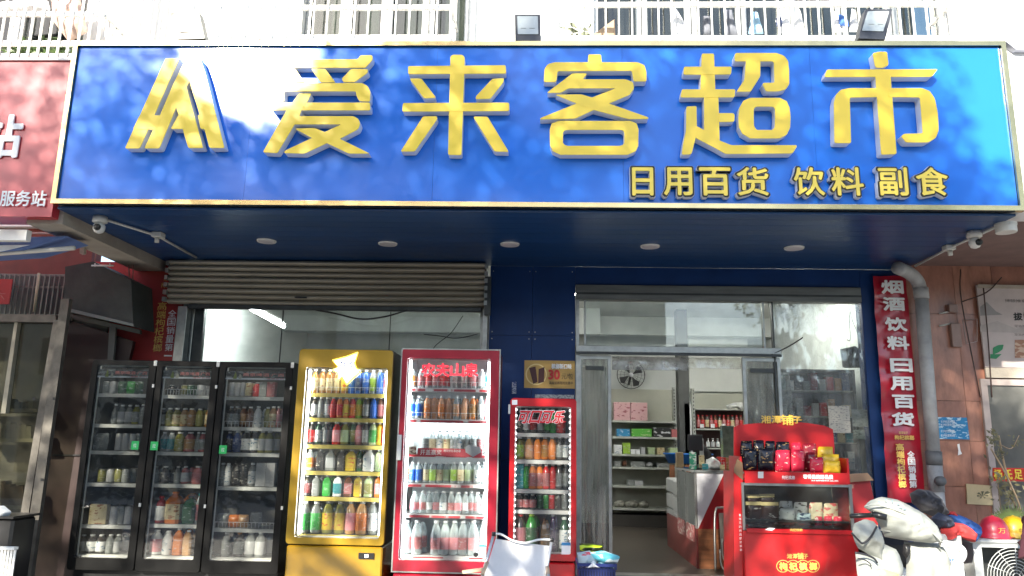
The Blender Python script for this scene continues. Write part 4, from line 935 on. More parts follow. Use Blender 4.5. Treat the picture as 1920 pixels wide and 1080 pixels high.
def bottle(px, pw, ptop, pbase, Y, body, lab, typ, label, group, cap='white', zbase=None, sc=1):
    a = PY(px-pw/2, pbase, Y); b_ = PY(px+pw/2, pbase, Y); w = (b_.x-a.x)*1.02
    if zbase is None: zbase = a.z
    h = PY(px, ptop, Y).z-zbase
    if typ == 'p' or typ == 'x':
        x = (a.x+b_.x)/2
        if typ == 'x': o = box('carton', x-w/2, x+w/2, Y-.03, Y+.03, zbase+.0005, zbase+h, labmat(lab), None, b=.003)
        else:
            o = pillow('pouch', [(x-w*.44, zbase+.001), (x+w*.44, zbase+.001), (x+w*.5, zbase+h*.5), (x+w*.46, zbase+h), (x-w*.46, zbase+h), (x-w*.5, zbase+h*.5)], Y, .03, labmat(lab), n=20, rings=4, wr=.006, ws=20, seed=px, back=.8)
        tag(o, label, 'carton' if typ == 'x' else 'pouch', group); return o
    pr, c0, c1, cr, sq = PROF[typ]
    w = min(w, h*.8)
    nm = 'can' if typ == 'c' else ('jug' if typ == 'j' else 'bottle')
    key = (typ, round(w, 3), round(h, 2), body, lab)
    if key not in MC:
        V, F, fm = latheVF([(r*w*(.78 if sq else 1), z*h, m) for r, z, m in pr], 14 if not sq else 16, sq)
        me = bpy.data.meshes.new(nm); me.from_pydata(V, [], F)
        for m in (bodymat(body), labmat(lab), mat('can_rim', (.5, .5, .5), .3, metal=1)): me.materials.append(m)
        me.polygons.foreach_set('material_index', fm); me.polygons.foreach_set('use_smooth', [len(f) == 4 and not sq for f in F]); me.update()
        MC[key] = me
    o = link(nm, MC[key], None, ((a.x+b_.x)/2, Y, zbase+.0005))
    if 'shelf of the' in label or 'fridge door' in label: BACKROW.append((MC[key], (a.x+b_.x)/2+random.uniform(.2, .5)*w, Y+w*1.15+.01, zbase+.0005))
    o.rotation_euler.z = random.uniform(-.3, .3) if not sq else random.uniform(-.08, .08)
    tag(o, label, nm, group)
    if c0:
        k2 = ('cap', typ, round(w, 3), round(h, 2), cap)
        if k2 not in MC:
            V, F, fm = latheVF([(cr*w, c0*h), (cr*w*1.02, c0*h+.001), (cr*w*1.02, c1*h-.002), (cr*w*.85, c1*h)], 10)
            me = bpy.data.meshes.new('cap'); me.from_pydata(V, [], F); me.materials.append(mat('cap_'+cap, CN[cap], .4, var=.05)); me.update(); MC[k2] = me
        link('cap', MC[k2], o)
    return o
RN6 = ['top', 'second', 'third', 'fourth', 'fifth', 'bottom']
def fill_row(row, base, top, items, Y, typ, pw, where, group, zbase, yoff=0):
    items = sorted(items, key=lambda t: t[0])
    for i, it in enumerate(items):
        px, body, lab = it[:3]; w = it[3] if len(it) > 3 else pw; ty = it[4] if len(it) > 4 else typ; cap = it[5] if len(it) > 5 else 'white'
        tp = it[6] if len(it) > 6 else top
        noun = {'b': 'bottle', 'w': 'bottle', 'j': 'jug', 'c': 'can', 'p': 'pouch', 'x': 'carton'}[ty]
        d = f'{body} {noun} with {lab} label' if ty not in 'px' and lab != body else f'{lab} {noun}'
        if ty == 'p' or ty == 'x': d = f'{lab} {noun}'
        elif ty == 'c': d = f'{lab} printed can'
        L_ = f'{d}, {ORD[i]} from the left, {row} {where}'
        if len(L_.split()) > 16: L_ = L_.replace(' from the left', ' from left')
        bottle(px, w, tp, base, Y+random.uniform(-.01, .02), body, lab, ty, L_, group, cap, zbase)

def fridge(name, label, X0, X1, Yf, depth, z0, z1, doors, frame_m, cab_m, inner_m, shelves, glassm, strip_m, low=None, handle=None, wire=(), frame_w=.05):
    """doors: list of (opening x0,x1,z0,z1, outer x0,x1,z0,z1)"""
    t = T(name, label, 'drinks fridge', ((X0+X1)/2, Yf+depth/2, z0))
    zc = min(d[6] for d in doors)
    shell('cabinet', X0+.01, X1-.01, Yf+.055, Yf+depth, zc, z1, .035, cab_m, inner_m, t)
    if low: box('base_cabinet', X0+.01, X1-.01, Yf+.01, Yf+depth, z0+.03, zc-.012, low, t, b=.012)
    else: box('base', X0+.03, X1-.03, Yf+.08, Yf+depth-.03, z0, zc-.004, BLACK, t)
    for i, d in enumerate(doors):
        f = rring('door', d[4], d[5], d[6], d[7], d[0], d[1], d[2], d[3], Yf, Yf+.045, frame_m, t)
        box('door_glass', d[0]-.004, d[1]+.004, Yf+.012, Yf+.018, d[2]-.004, d[3]+.004, glassm, f)
        ring('inner_gasket', d[0]-.003, d[1]+.003, d[2]-.003, d[3]+.003, d[0]+.010, d[1]-.010, d[2]+.010, d[3]-.010, Yf+.046, Yf+.054, WHITE if strip_m is not BLACK else BLACK, f)
        if handle: handle(f, d)
        for k, z in enumerate(shelves[i]):
            s = box('shelf', d[0]-.01, d[1]+.01, Yf+.10, Yf+depth-.06, z-.016, z-.004, mat('shelf_wire_grey', (.4, .4, .38), .5), t)
            box('price_strip', d[0]-.01, d[1]+.01, Yf+.085, Yf+.098, z-.034, z-.002, strip_m, s)
            if (i, k) in wire:
                for q in range(18):
                    x = d[0]+(d[1]-d[0])*q/17; box('guard_wire', x-.0015, x+.0015, Yf+.088, Yf+.091, z, z+.05, WHITE, s)
                box('guard_wire', d[0], d[1], Yf+.086, Yf+.0878, z+.048, z+.052, WHITE, s)
    return t
LED = mat('led_strip', (1, 1, 1), .4, var=0, emis=10, ecol=(1, .98, .92))
LEDW = mat('led_strip_cool', (1, 1, 1), .4, var=0, emis=10, ecol=(.93, .97, 1))

# ---- yellow fridge
Yf = 6.4; dep = .62
X0, X1 = -2.040, -1.232; z1 = 2.15
ox0, ox1 = PY(568, 800, Yf).x, 0
o0, o1, oz0, oz1 = PY(574, 690, Yf).x, PY(727, 690, Yf).x, PY(625, 1009, Yf).z, PY(650, 689, Yf).z
YFR = mat('mustard_door_frame', (.32, .19, .008), .32, coat=.4, var=.08)
YS = [(738, 693), (784, 744), (834, 791), (883, 843), (931, 891), (1001, 939)]
Yi = Yf+.14
yz = [PY(640, b, Yi).z for b, _ in YS]
def handle_none(f, d): pass
fy = fridge('drinks_fridge', 'yellow glass-door drinks fridge with a glowing white burst logo', X0, X1, Yf, dep, 0, z1, [(o0, o1, oz0, oz1, X0, X1, .555, z1)], YFR, mat('dark_cabinet_side', (.03, .028, .025), .4, var=.2), mat('fridge_inner_grey', (.40, .40, .37), .5, var=.1), [yz], FRGLASS,
            mat('yellow_price_strip', (.62, .48, .10), .5, var=.1), low=mat('mustard_base_panel', (.36, .20, .012), .22, coat=1, crough=.06, var=.08), wire=((0, 0),))
box('led_strip', o0+.012, o0+.024, Yf+.062, Yf+.085, oz0+.02, oz1-.02, LED, fy); box('led_strip', o0+.05, o1-.05, Yf+.062, Yf+.085, oz1+.03, oz1+.045, LED, fy); box('led_strip', o1-.022, o1-.012, Yf+.062, Yf+.085, oz0+.02, oz1-.02, mat('led_weak', (1, 1, 1), .4, var=0, emis=5), fy)  # the top strip is added out of sight to brighten the shelves
box('control_display', *rect(672, 1037, 701, 1048, Yf-.003)[:2], Yf-.004, Yf+.009, *rect(672, 1037, 701, 1048, Yf-.003)[2:], BLACK, fy)
pprism('display_digit', [(684, 1040), (690, 1040), (690, 1045), (684, 1045)], Yf-.006, .0015, mat('digit_glow', (1, .8, .7), .5, var=0, emis=4), fy)
st_ = [(623, 675), (650, 668), (671, 660), (665, 680), (668, 690), (677, 698), (660, 712), (650, 722), (641, 706), (632, 714), (634, 700), (622, 694), (634, 688)]
pprism('burst_logo', st_, Yf-.012, .011, mat('burst_yellow_glow', (.9, .8, .1), .5, var=0, emis=1.6, ecol=(1, .85, .1)), fy)
cxs, cys = 648, 690
pprism('burst_logo_core', [(cxs+(a-cxs)*.84, cys+(b-cys)*.84) for a, b in st_], Yf-.014, .0015, mat('burst_white_glow', (1, 1, 1), .5, var=0, emis=2.6), fy)
ptext('burst_lettering', '特饮', 636, 676, 664, 692, Yf-.016, mat('burst_blue_ink', (.03, .06, .25), .5, var=0), fy, bold=.03, shear=.2)
G = 'drinks in the yellow fridge'; wh = 'shelf of the yellow fridge'
L3 = lambda s, base_w=13: s
def cx3(x): return 520+x/2.454
rows = [
 [(170, 'amber', 'cream'), (205, 'amber', 'cream'), (237, 'amber', 'cream'), (272, 'amber', 'cream'), (306, 'amber', 'yellow'), (340, 'blue', 'blue'), (372, 'blue', 'navy'), (405, 'blue', 'blue'), (438, 'clear', 'lime'), (470, 'blue', 'blue'), (497, 'clear', 'pink')],
 [(168, 'dark', 'white'), (198, 'grey', 'grey'), (226, 'grey', 'white'), (256, 'red', 'red'), (285, 'orange', 'red'), (314, 'orange', 'yellow'), (345, 'red', 'orange'), (373, 'lime', 'yellow'), (405, 'dark', 'grey'), (440, 'blue', 'blue'), (473, 'brown', 'rose')],
 [(155, 'dark', 'red'), (187, 'dark-green', 'white'), (222, 'dark', 'grey'), (270, 'red', 'pink', 16), (308, 'olive', 'pale-green', 16), (345, 'dark-green', 'olive'), (371, 'rose', 'pink'), (403, 'dark', 'grey'), (437, 'pale-green', 'green', 15), (467, 'yellow', 'yellow'), (490, 'orange', 'red')],
 [(148, 'clear', 'orange', 19), (195, 'dark', 'dark', 17), (243, 'grey', 'silver', 22), (292, 'dark', 'dark', 16), (338, 'yellow', 'yellow', 24), (377, 'dark-green', 'dark', 12), (420, 'white', 'white', 25), (463, 'pale-green', 'pale-green', 14)],
 [(133, 'dark', 'dark-red', 18), (177, 'grey', 'grey', 18), (226, 'green', 'green', 19), (276, 'white', 'teal', 20), (324, 'brown', 'rose', 18), (370, 'yellow', 'yellow', 19), (418, 'pale-green', 'olive', 19), (460, 'orange', 'pink', 14)],
 [(123, 'grey', 'green', 20), (172, 'grey', 'green', 20), (228, 'olive', 'yellow', 21), (283, 'olive', 'yellow', 20), (333, 'tan', 'pink', 19), (384, 'tan', 'orange', 22), (434, 'grey', 'white', 18)]]
for r, (row, (b, tp), z) in enumerate(zip(rows, YS, yz)):
    fill_row(RN6[r], b, tp, [(cx3(i[0]),)+tuple(i[1:]) for i in row], Yi, 'b' if r in (0, 1, 2, 5) else 'j', 12.5, wh, G, z)

# ---- red fridge with the lit header
X0, X1 = -1.158, -.318; z1 = 2.165
o0, o1, oz0, oz1 = PY(764, 672, Yf).x, PY(921, 672, Yf).x, PY(840, 1052, Yf).z, PY(840, 672, Yf).z
YS = [(728, 692), (786, 742), (850, 808), (906, 866), (963, 921), (1040, 975)]
yz = [PY(840, b, Yi).z for b, _ in YS]
def handle_red(f, d):
    x0, x1, z0_, z1_ = rect(744, 815, 752, 863, Yf-.03); box('handle', x0, x1, Yf-.03, Yf-.001, z0_, z1_, WPL, f, b=.004)
frd = fridge('drinks_fridge', 'tall crimson glass-door drinks fridge full of clear bottles, red lettering on its header', X0, X1, Yf, dep, 0, z1, [(o0, o1, oz0, oz1, X0, X1, .36, z1)], DKRED, mat('maroon_cabinet_side', (.09, .006, .010), .4, var=.2), mat('fridge_inner_white', (.62, .64, .65), .5, var=.05), [yz], FRGLASS,
            mat('white_price_strip', (.6, .58, .56), .5, var=.1), low=DKRED, handle=handle_red, wire=((0, 0), (0, 1)))
for s in (1, 0): box('led_strip', (o0+.012, o1-.028)[s], (o0+.028, o1-.012)[s], Yf+.062, Yf+.085, oz0+.02, oz1-.02, LEDW, frd)
box('led_strip', o0+.05, o1-.05, Yf+.50, Yf+.52, yz[2]+.20, yz[2]+.235, LEDW, frd)
for k in range(6): box('strip_insert', o0+.0, o1, Yf+.078, Yf+.084, yz[k]-.031, yz[k]-.012, printmat('red_insert_print', (.45, .03, .04), (.7, .68, .66), 9, .56, stretch=(1, 1, .1)), frd)
ring('silver_edge', X0-.004, X1+.004, .356, z1+.004, X0+.006, X1-.006, .366, z1-.006, Yf-.004, Yf+.002, ALU, frd)
RGL = mat('red_letter_glow', (.9, .03, .05), .5, var=0, emis=.55, ecol=(1, .02, .04))
for i, s in enumerate('农夫山泉'): ptext('header_character', s, 790+27*i, 681, 816+27*i, 706, Yf-.006, RGL, frd, bold=.02, thick=.005)
ptext_b = rect(782, 840, 905, 855, Yf+.08)
box('promotion_strip', *rect(783, 841, 904, 856, Yf+.07)[:2], Yf+.068, Yf+.07, *rect(783, 841, 904, 856, Yf+.07)[2:], mat('promo_red', (.5, .03, .05), .4), frd)
ptext('promotion_lettering', '开盖赢奖', 788, 843, 828, 853, Yf+.066, WPRINT, frd); ptext('promotion_lettering', '畅饮好礼等你拿', 832, 843, 864, 848, Yf+.066, WPRINT, frd)
pprism('promotion_shield', [(872, 838), (880, 834), (900, 838), (902, 848), (887, 857), (873, 848)], Yf+.064, .002, mat('shield_grey', (.5, .5, .52), .4), frd)
pprism('promotion_cup', [(761, 838), (781, 836), (780, 852), (764, 852)], Yf+.064, .002, printmat('cup_print', (.65, .6, .45), (.12, .04, .02), 30, .5), frd)
x0, x1, z0_, z1_ = rect(898, 1021, 911, 1046, Yf-.001); s = box('energy_sticker', x0, x1, Yf+.009, Yf+.0115, z0_, z1_, WPRINT, frd); box('sticker_band', x0, x1, Yf+.0075, Yf+.0088, z1_-.02, z1_-.002, mat('sticker_blue', (.05, .25, .5), .5), s)
pprism('round_sticker', [(892+4.5*math.cos(a*.524), 1040+4.5*math.sin(a*.524)) for a in range(12)], Yf+.006, .003, BLACK, frd)
def cx4(x): return 730+x/2.457
G = 'drinks in the crimson fridge'; wh = 'shelf of the crimson fridge'
rows = [
 [(105, 'clear', 'amber'), (145, 'clear', 'rose'), (180, 'clear', 'red'), (212, 'clear', 'rose'), (245, 'clear', 'red'), (300, 'clear', 'grey'), (345, 'clear', 'grey'), (385, 'clear', 'rose'), (424, 'clear', 'white'), (455, 'clear', 'teal')],
 [(98, 'clear', 'blue', 15), (135, 'clear', 'blue', 15), (172, 'peach', 'orange'), (205, 'peach', 'peach'), (238, 'peach', 'orange'), (272, 'peach', 'peach'), (308, 'clear', 'peach'), (345, 'peach', 'peach'), (383, 'orange', 'amber'), (420, 'clear', 'white'), (450, 'pink', 'pink')],
 [(162, 'clear', 'grey'), (197, 'clear', 'cream'), (230, 'clear', 'white'), (263, 'clear', 'cream'), (293, 'clear', 'grey'), (322, 'clear', 'white'), (355, 'clear', 'grey'), (387, 'clear', 'grey'), (418, 'clear', 'rose'), (446, 'clear', 'white')],
 [(78, 'clear', 'orange'), (105, 'clear', 'blue'), (134, 'clear', 'blue'), (168, 'clear', 'cream'), (198, 'clear', 'lime'), (230, 'clear', 'cream'), (262, 'clear', 'pale-green'), (295, 'clear', 'lime'), (328, 'clear', 'cream'), (362, 'clear', 'pale-green'), (405, 'clear', 'white', 14), (438, 'clear', 'white', 14)],
 [(115, 'clear', 'pink', 18, 'w', 'clear'), (152, 'clear', 'rose', 14, 'w'), (183, 'clear', 'white', 14, 'w'), (213, 'clear', 'pink', 14, 'w'), (247, 'clear', 'white', 15, 'w'), (284, 'clear', 'rose', 14, 'w'), (316, 'clear', 'pink', 14, 'w'), (350, 'clear', 'white', 14, 'w'), (376, 'clear', 'rose', 13, 'w'), (405, 'clear', 'pink', 14, 'w'), (438, 'clear', 'white', 14, 'w')],
 [(75, 'clear', 'pink', 21, 'w'), (123, 'clear', 'rose', 20, 'w'), (212, 'clear', 'rose', 20, 'w'), (255, 'clear', 'pink', 19, 'w'), (297, 'clear', 'pink', 18, 'w'), (337, 'clear', 'rose', 18, 'w'), (385, 'clear', 'pink', 20, 'w'), (432, 'clear', 'white', 18, 'w')]]
for r, (row, (b, tp), z) in enumerate(zip(rows, YS, yz)):
    fill_row(RN6[r], b, tp, [(cx4(i[0]),)+tuple(i[1:]) for i in row], Yi, 'b', 12.5, wh, G, z)

# ---- small red fridge
Yf = 6.42; Yi = Yf+.13; dep = .55
X0, X1 = PY(957, 760, Yf).x, PY(1081, 760, Yf).x; z1 = PY(1020, 747, Yf).z
o0, o1, oz0, oz1 = PY(966, 770, Yf).x, PY(1071, 770, Yf).x, PY(1020, 1039, Yf).z, PY(1020, 762, Yf).z
YS = [(812, 766), (862, 819), (917, 870), (955, 926), (1036, 962)]
yz = [PY(1020, b, Yi).z for b, _ in YS]
def handle_coke(f, d):
    x0, x1, a, b_ = rect(953, 758, 957, 776, Yf-.02); box('handle', x0, x1, Yf-.025, Yf+.02, a, b_, WPL, f, b=.003)
REDC = mat('scarlet_enamel', (.46, .009, .014), .3, coat=.5, var=.08)
fc = fridge('drinks_fridge', 'small scarlet glass-door drinks fridge with slanted script and dotted lamp rows', X0, X1, Yf, dep, 0, z1, [(o0, o1, oz0, oz1, X0, X1, PY(1020, 1052, Yf).z, z1)], REDC, DKRED, mat('fridge_inner_dark', (.10, .12, .12), .5, var=.1), [yz], FRGLASS,
            mat('white_price_strip', (.6, .58, .56), .5, var=.1), low=REDC, handle=handle_coke)
x0, x1, a, b_ = X0+.02, X1-.02, .05, .33
for k in range(12): box('base_rib', x0+(x1-x0)*k/12+.004, x0+(x1-x0)*(k+1)/12-.006, Yf-.004, Yf+.009, a, b_, REDC, fc)
for sx in (o0+.010, o1-.010):
    for k in range(24):
        z = oz0+.03+(oz1-oz0-.06)*k/23
        box('lamp_dot', sx-.005, sx+.005, Yf+.02, Yf+.026, z-.008, z+.008, mat('lamp_dot_glow', (1, 1, 1), .5, var=0, emis=3.0), fc)
for i, s in enumerate('可口可乐'):
    ptext('script_outline', s, 971+22*i, 769, 993+22*i, 795, Yf-.001, WPRINT, fc, bold=.06, shear=.28); ptext('script_character', s, 972+22*i, 770, 992+22*i, 794, Yf-.005, mat('script_red', (.6, .01, .02), .4, var=0), fc, bold=.03, shear=.28)
pprism('swash', [(976, 792), (985, 789), (1055, 788), (1062, 791), (1055, 793), (990, 793)], Yf-.0015, .001, MATS['script_red'], fc)
x0, x1, a, b_ = rect(1053, 1017, 1070, 1041, Yf); s = box('energy_sticker', x0, x1, Yf+.009, Yf+.0115, a, b_, WPRINT, fc); box('sticker_band', x0, x1, Yf+.0075, Yf+.0088, b_-.025, b_-.002, MATS['sticker_blue'], s)
pprism('corner_badge', [(960, 750), (970, 750), (970, 759), (960, 759)], Yf-.003, .0025, WPRINT, fc)
def cx5(x): return 900+x/2.571
G = 'drinks in the small scarlet fridge'; wh = 'shelf of the small scarlet fridge'
rows = [
 [(190, 'dark', 'dark'), (222, 'dark', 'white'), (255, 'dark', 'red'), (290, 'dark', 'silver'), (322, 'dark-green', 'green'), (350, 'green', 'green'), (385, 'red', 'red', 15)],
 [(190, 'olive', 'lime', 17), (235, 'amber', 'peach', 16), (277, 'orange', 'orange', 14), (312, 'orange', 'amber', 14), (347, 'orange', 'orange', 14), (383, 'dark', 'grey'), (412, 'dark', 'white')],
 [(187, 'green', 'teal', 17, 'x'), (222, 'green', 'green', 12), (252, 'orange', 'rose', 14), (287, 'orange', 'rose', 14), (318, 'red', 'rose', 13), (350, 'red', 'red', 13), (380, 'dark', 'grey'), (412, 'dark', 'grey')],
 [(187, 'dark', 'rose', 15), (222, 'dark', 'rose', 13), (253, 'dark', 'rose', 13), (288, 'green', 'dark-green', 11, 'c'), (318, 'green', 'green', 10, 'c'), (345, 'red', 'red', 11, 'c'), (378, 'dark', 'dark', 12, 'c'), (408, 'grey', 'grey', 12, 'c')],
 [(192, 'dark', 'pink', 22, 'b', 'red'), (247, 'green', 'dark-green', 22, 'b', 'lime'), (308, 'tan', 'tan', 16, 'j', 'brown', 972), (350, 'purple', 'purple', 12, 'b'), (405, 'dark-green', 'white', 18, 'b', 'white', 969)]]
RN5 = ['top', 'second', 'third', 'fourth', 'bottom']
for r, (row, (b, tp), z) in enumerate(zip(rows, YS, yz)):
    fill_row(RN5[r], b, tp, [(cx5(i[0]),)+tuple(i[1:]) for i in row], Yi, 'b', 12, wh, G, z)

# ---- black three-door fridge
Yf = 6.86; Yi = Yf+.13; dep = .5
X0 = PY(150, 850, Yf).x; X1 = PY(530, 850, Yf).x+.04; z1 = PY(360, 676, Yf).z
BLK = mat('black_enamel', (.005, .005, .005), .4, coat=0, var=.2, spec=.2)
dx = [X0, PY(292, 700, Yf).x, PY(410, 700, Yf).x, X1]
drs = []
pos = []
for i in range(3):
    a, b_ = dx[i]+.004, dx[i+1]-.004
    drs.append((a+.055, b_-.065, .34, z1-.05, a, b_, .235, z1-.005))
SH = [[738, 795, 845, 905, 983], [741, 800, 847, 907, 982], [744, 801, 849, 912, 990]]
cxm = [215, 345, 475]
shz = [[PY(cxm[i], b, Yi).z for b in SH[i]]+[.36] for i in range(3)]
def handle_black(f, d):
    box('hinge_cap', d[5]-.02, d[5]+.01, Yf-.012, Yf-.001, d[7]-.05, d[7]-.0, WPL, f, b=.003)
    for z in (1.83, .78): box('hinge_pin', d[5]-.012, d[5]+.006, Yf-.012, Yf-.001, z, z+.03, WPL, f)
    box('header_board', d[0], d[1], Yf+.022, Yf+.03, d[3]-.115, d[3]-.04, printmat('dark_header_print', (.05, .055, .06), (.22, .24, .25), 20, .55), f)
    box('header_stripe', d[0], d[1], Yf+.0205, Yf+.0215, d[3]-.115, d[3]-.10, mat('pale_stripe', (.6, .64, .7), .5), f)
    text('header_lettering', '燕京啤酒·广西', d[0]+.16, d[1]-.02, d[3]-.085, d[3]-.055, Yf+.0205, mat('pink_ink', (.75, .22, .2), .5, var=0), f, bold=.02)
    text('header_lettering', '清爽系列', d[1]-.18, d[1]-.02, d[3]-.112, d[3]-.098, Yf+.019, mat('red_ink', (.5, .02, .02), .5, var=0), f)
    prism('printed_bottle', [(d[0]+.07, d[3]-.11), (d[0]+.105, d[3]-.11), (d[0]+.1, d[3]-.07), (d[0]+.09, d[3]-.045), (d[0]+.08, d[3]-.07)], Yf+.018, Yf+.02, mat('olive_print', (.2, .25, .05), .5), f)
    prism('printed_bottle', [(d[0]+.12, d[3]-.11), (d[0]+.15, d[3]-.11), (d[0]+.145, d[3]-.075), (d[0]+.13, d[3]-.065)], Yf+.018, Yf+.02, mat('grey_print', (.35, .36, .3), .5), f)
fb = fridge('drinks_fridge', 'wide black three-door drinks fridge with dusty dim glass beside the maroon wall', X0, X1, Yf, dep, 0, z1, drs, BLK, BLK, mat('black_inner', (.07, .066, .055), .6, var=.2), shz, FRGLASSD,
            mat('grey_price_strip', (.6, .6, .57), .5, var=.25, scale=9), handle=handle_black, wire=((1, 0), (2, 1), (2, 4)))
for d_ in drs: box('led_strip', d_[0]+.02, d_[1]-.02, Yf+.06, Yf+.07, d_[3]+.004, d_[3]+.014, mat('added_weak_lamp', (1, 1, 1), .5, var=0, emis=5, ecol=(1, .95, .85)), fb)  # weak glowing strips added behind the door frames so the stock shows
GRN = mat('green_sticker', (.02, .42, .10), .5, var=.05)
for k, (px, py) in enumerate(((253, 835), (289, 836), (418, 843))):
    x0, x1, a, b_ = rect(px-7, py-8, px+7, py+8, Yf-.003); s = box('pull_sticker', x0, x1, Yf-.003, Yf-.0005, a, b_, GRN, fb); text('sticker_character', '拉', x0+.02, x1-.02, a+.02, b_-.02, Yf-.004, WPRINT, s)
def cA(x): return x/2.456
def cB(x): return 250+x/2.512
doorsrows = [
 [[(487, 'grey', 'grey', 10, 'c'), (518, 'white', 'silver', 11, 'c'), (560, 'dark-green', 'dark-green', 14, 'p'), (600, 'dark-green', 'green', 14, 'p'), (638, 'dark-green', 'dark-green', 14, 'p')],
  [(525, 'grey', 'grey', 10), (556, 'grey', 'silver', 12), (590, 'grey', 'silver', 12), (622, 'olive', 'grey', 12), (650, 'grey', 'grey', 10)],
  [(458, 'grey', 'grey', 26, 'p'), (545, 'grey', 'silver', 12, 'c'), (575, 'grey', 'silver', 12, 'c'), (606, 'grey', 'silver', 12, 'c'), (636, 'grey', 'grey', 11, 'c')],
  [(466, 'olive', 'olive', 12, 'c'), (505, 'olive', 'silver', 12, 'c'), (542, 'grey', 'olive', 12, 'c'), (576, 'grey', 'grey', 12, 'c')],
  [(452, 'white', 'cream', 28, 'x', 'white', 945), (520, 'grey', 'silver', 12, 'c', 'white', 948), (556, 'grey', 'grey', 12, 'c', 'white', 948), (586, 'grey', 'silver', 11, 'c', 'white', 948)],
  [(375, 'dark', 'grey', 12), (415, 'dark', 'white', 16), (457, 'dark', 'white', 15), (500, 'grey', 'grey', 13), (535, 'grey', 'silver', 13)]],
 [[(178, 'dark', 'dark', 13), (240, 'dark-green', 'olive', 12, 'c'), (268, 'dark-green', 'dark-green', 12, 'c'), (318, 'grey', 'silver', 14, 'c')],
  [(132, 'dark', 'grey', 12), (166, 'olive', 'olive', 13), (200, 'olive', 'cream', 14), (237, 'tan', 'cream', 13), (268, 'tan', 'tan', 13), (308, 'olive', 'olive', 12), (350, 'amber', 'cream', 11)],
  [(140, 'clear', 'teal', 11), (175, 'clear', 'teal', 13), (214, 'olive', 'olive', 16), (262, 'rose', 'tan', 18), (300, 'grey', 'grey', 9), (325, 'rose', 'grey', 16)],
  [(100, 'grey', 'grey', 12), (145, 'dark', 'dark', 14), (205, 'grey', 'grey', 11), (240, 'rose', 'silver', 13), (300, 'rose', 'rose', 18)],
  [(122, 'dark-red', 'white', 16, 'b', 'red', 930), (187, 'orange', 'cream', 30, 'j', 'orange', 922), (262, 'dark-green', 'dark-green', 26, 'j', 'dark', 930), (303, 'clear', 'rose', 10, 'b', 'teal', 925)],
  [(100, 'white', 'pink', 19, 'b', 'white', 993), (155, 'white', 'white', 17, 'b', 'white', 995), (204, 'orange', 'orange', 18, 'j', 'white', 990), (250, 'tan', 'tan', 18, 'j', 'white', 994)]],
 [[(463, 'white', 'silver', 10, 'c'), (490, 'white', 'silver', 10, 'c'), (514, 'teal', 'silver', 8, 'c'), (542, 'cream', 'cream', 11, 'c'), (580, 'red', 'red', 13, 'b'), (612, 'grey', 'grey', 12, 'x'), (650, 'grey', 'rose', 13, 'x')],
  [(455, 'dark', 'grey', 12), (482, 'dark', 'grey', 11), (515, 'brown', 'tan', 12), (546, 'brown', 'brown', 12), (583, 'white', 'white', 13), (628, 'olive', 'olive', 11), (655, 'tan', 'cream', 13), (678, 'rose', 'pink', 8)],
  [(448, 'navy', 'dark', 12), (485, 'navy', 'navy', 14), (528, 'dark', 'white', 15), (566, 'dark', 'white', 14), (603, 'olive', 'silver', 13), (636, 'olive', 'silver', 14)],
  [(415, 'grey', 'grey', 12), (440, 'white', 'white', 12), (480, 'dark', 'dark', 14, 'p'), (515, 'dark', 'dark', 13, 'p'), (555, 'grey', 'white', 12), (600, 'grey', 'silver', 16, 'x'), (645, 'grey', 'silver', 14, 'x')],
  [(420, 'grey', 'grey', 20, 'p', 'white', 962), (470, 'orange', 'orange', 18, 'p', 'white', 965), (515, 'grey', 'tan', 18, 'p', 'white', 965), (575, 'grey', 'grey', 20, 'p', 'white', 960)],
  [(430, 'grey', 'grey', 14), (490, 'dark', 'grey', 16, 'b', 'amber'), (545, 'grey', 'silver', 18), (592, 'grey', 'silver', 17)]]]
tops = [[715, 759, 812, 878, 948, 1002], [722, 765, 810, 874, 928, 996], [717, 762, 808, 868, 962, 998]]
bot = [1046, 1050, 1055]
wn_ = ['behind the first black fridge door', 'behind the middle black fridge door', 'behind the last black fridge door']
for di in range(3):
    for r in range(6):
        items = [((cA if di == 0 else cB)(i[0]),)+tuple(i[1:]) for i in doorsrows[di][r]]
        its = sorted(items, key=lambda t: t[0]); z = shz[di][r]
        for i, it in enumerate(its):
            px, body, lab = it[:3]; w = it[3] if len(it) > 3 else 12; ty = it[4] if len(it) > 4 else 'b'; cap = it[5] if len(it) > 5 else 'white'; tp = it[6] if len(it) > 6 else tops[di][r]
            noun = {'b': 'bottle', 'j': 'jug', 'c': 'can', 'p': 'pouch', 'x': 'carton'}[ty]
            two = body if body == lab or ty in 'cpx' else f'{lab}-labelled {body}'
            if ty in 'cpx': two = lab
            L_ = f'{two} {noun}, {ORD[i]} item on the {RN6[r]} shelf {wn_[di]}'
            bottle(px, w*1.14, tp, (SH[di]+[bot[di]])[r], Yi+random.uniform(-.01, .02), body, lab, ty, L_, 'goods in the black fridge', cap, z)

# the second rows behind the front ones: past the count that can be told apart
V, F, fm, mats = [], [], [], []
for me, x, y, z in BACKROW:
    n = len(V); V += [(v.co.x+x, v.co.y+y, v.co.z+z) for v in me.vertices]
    for m in me.materials:
        if m not in mats: mats.append(m)
    for p in me.polygons: F.append(tuple(i+n for i in p.vertices)); fm.append(mats.index(me.materials[p.material_index]))
tag(mk('back_row_bottles', V, F, mats, None, fm), 'second row of bottles and cans standing behind the front ones in the fridges', 'bottles', kind='stuff')
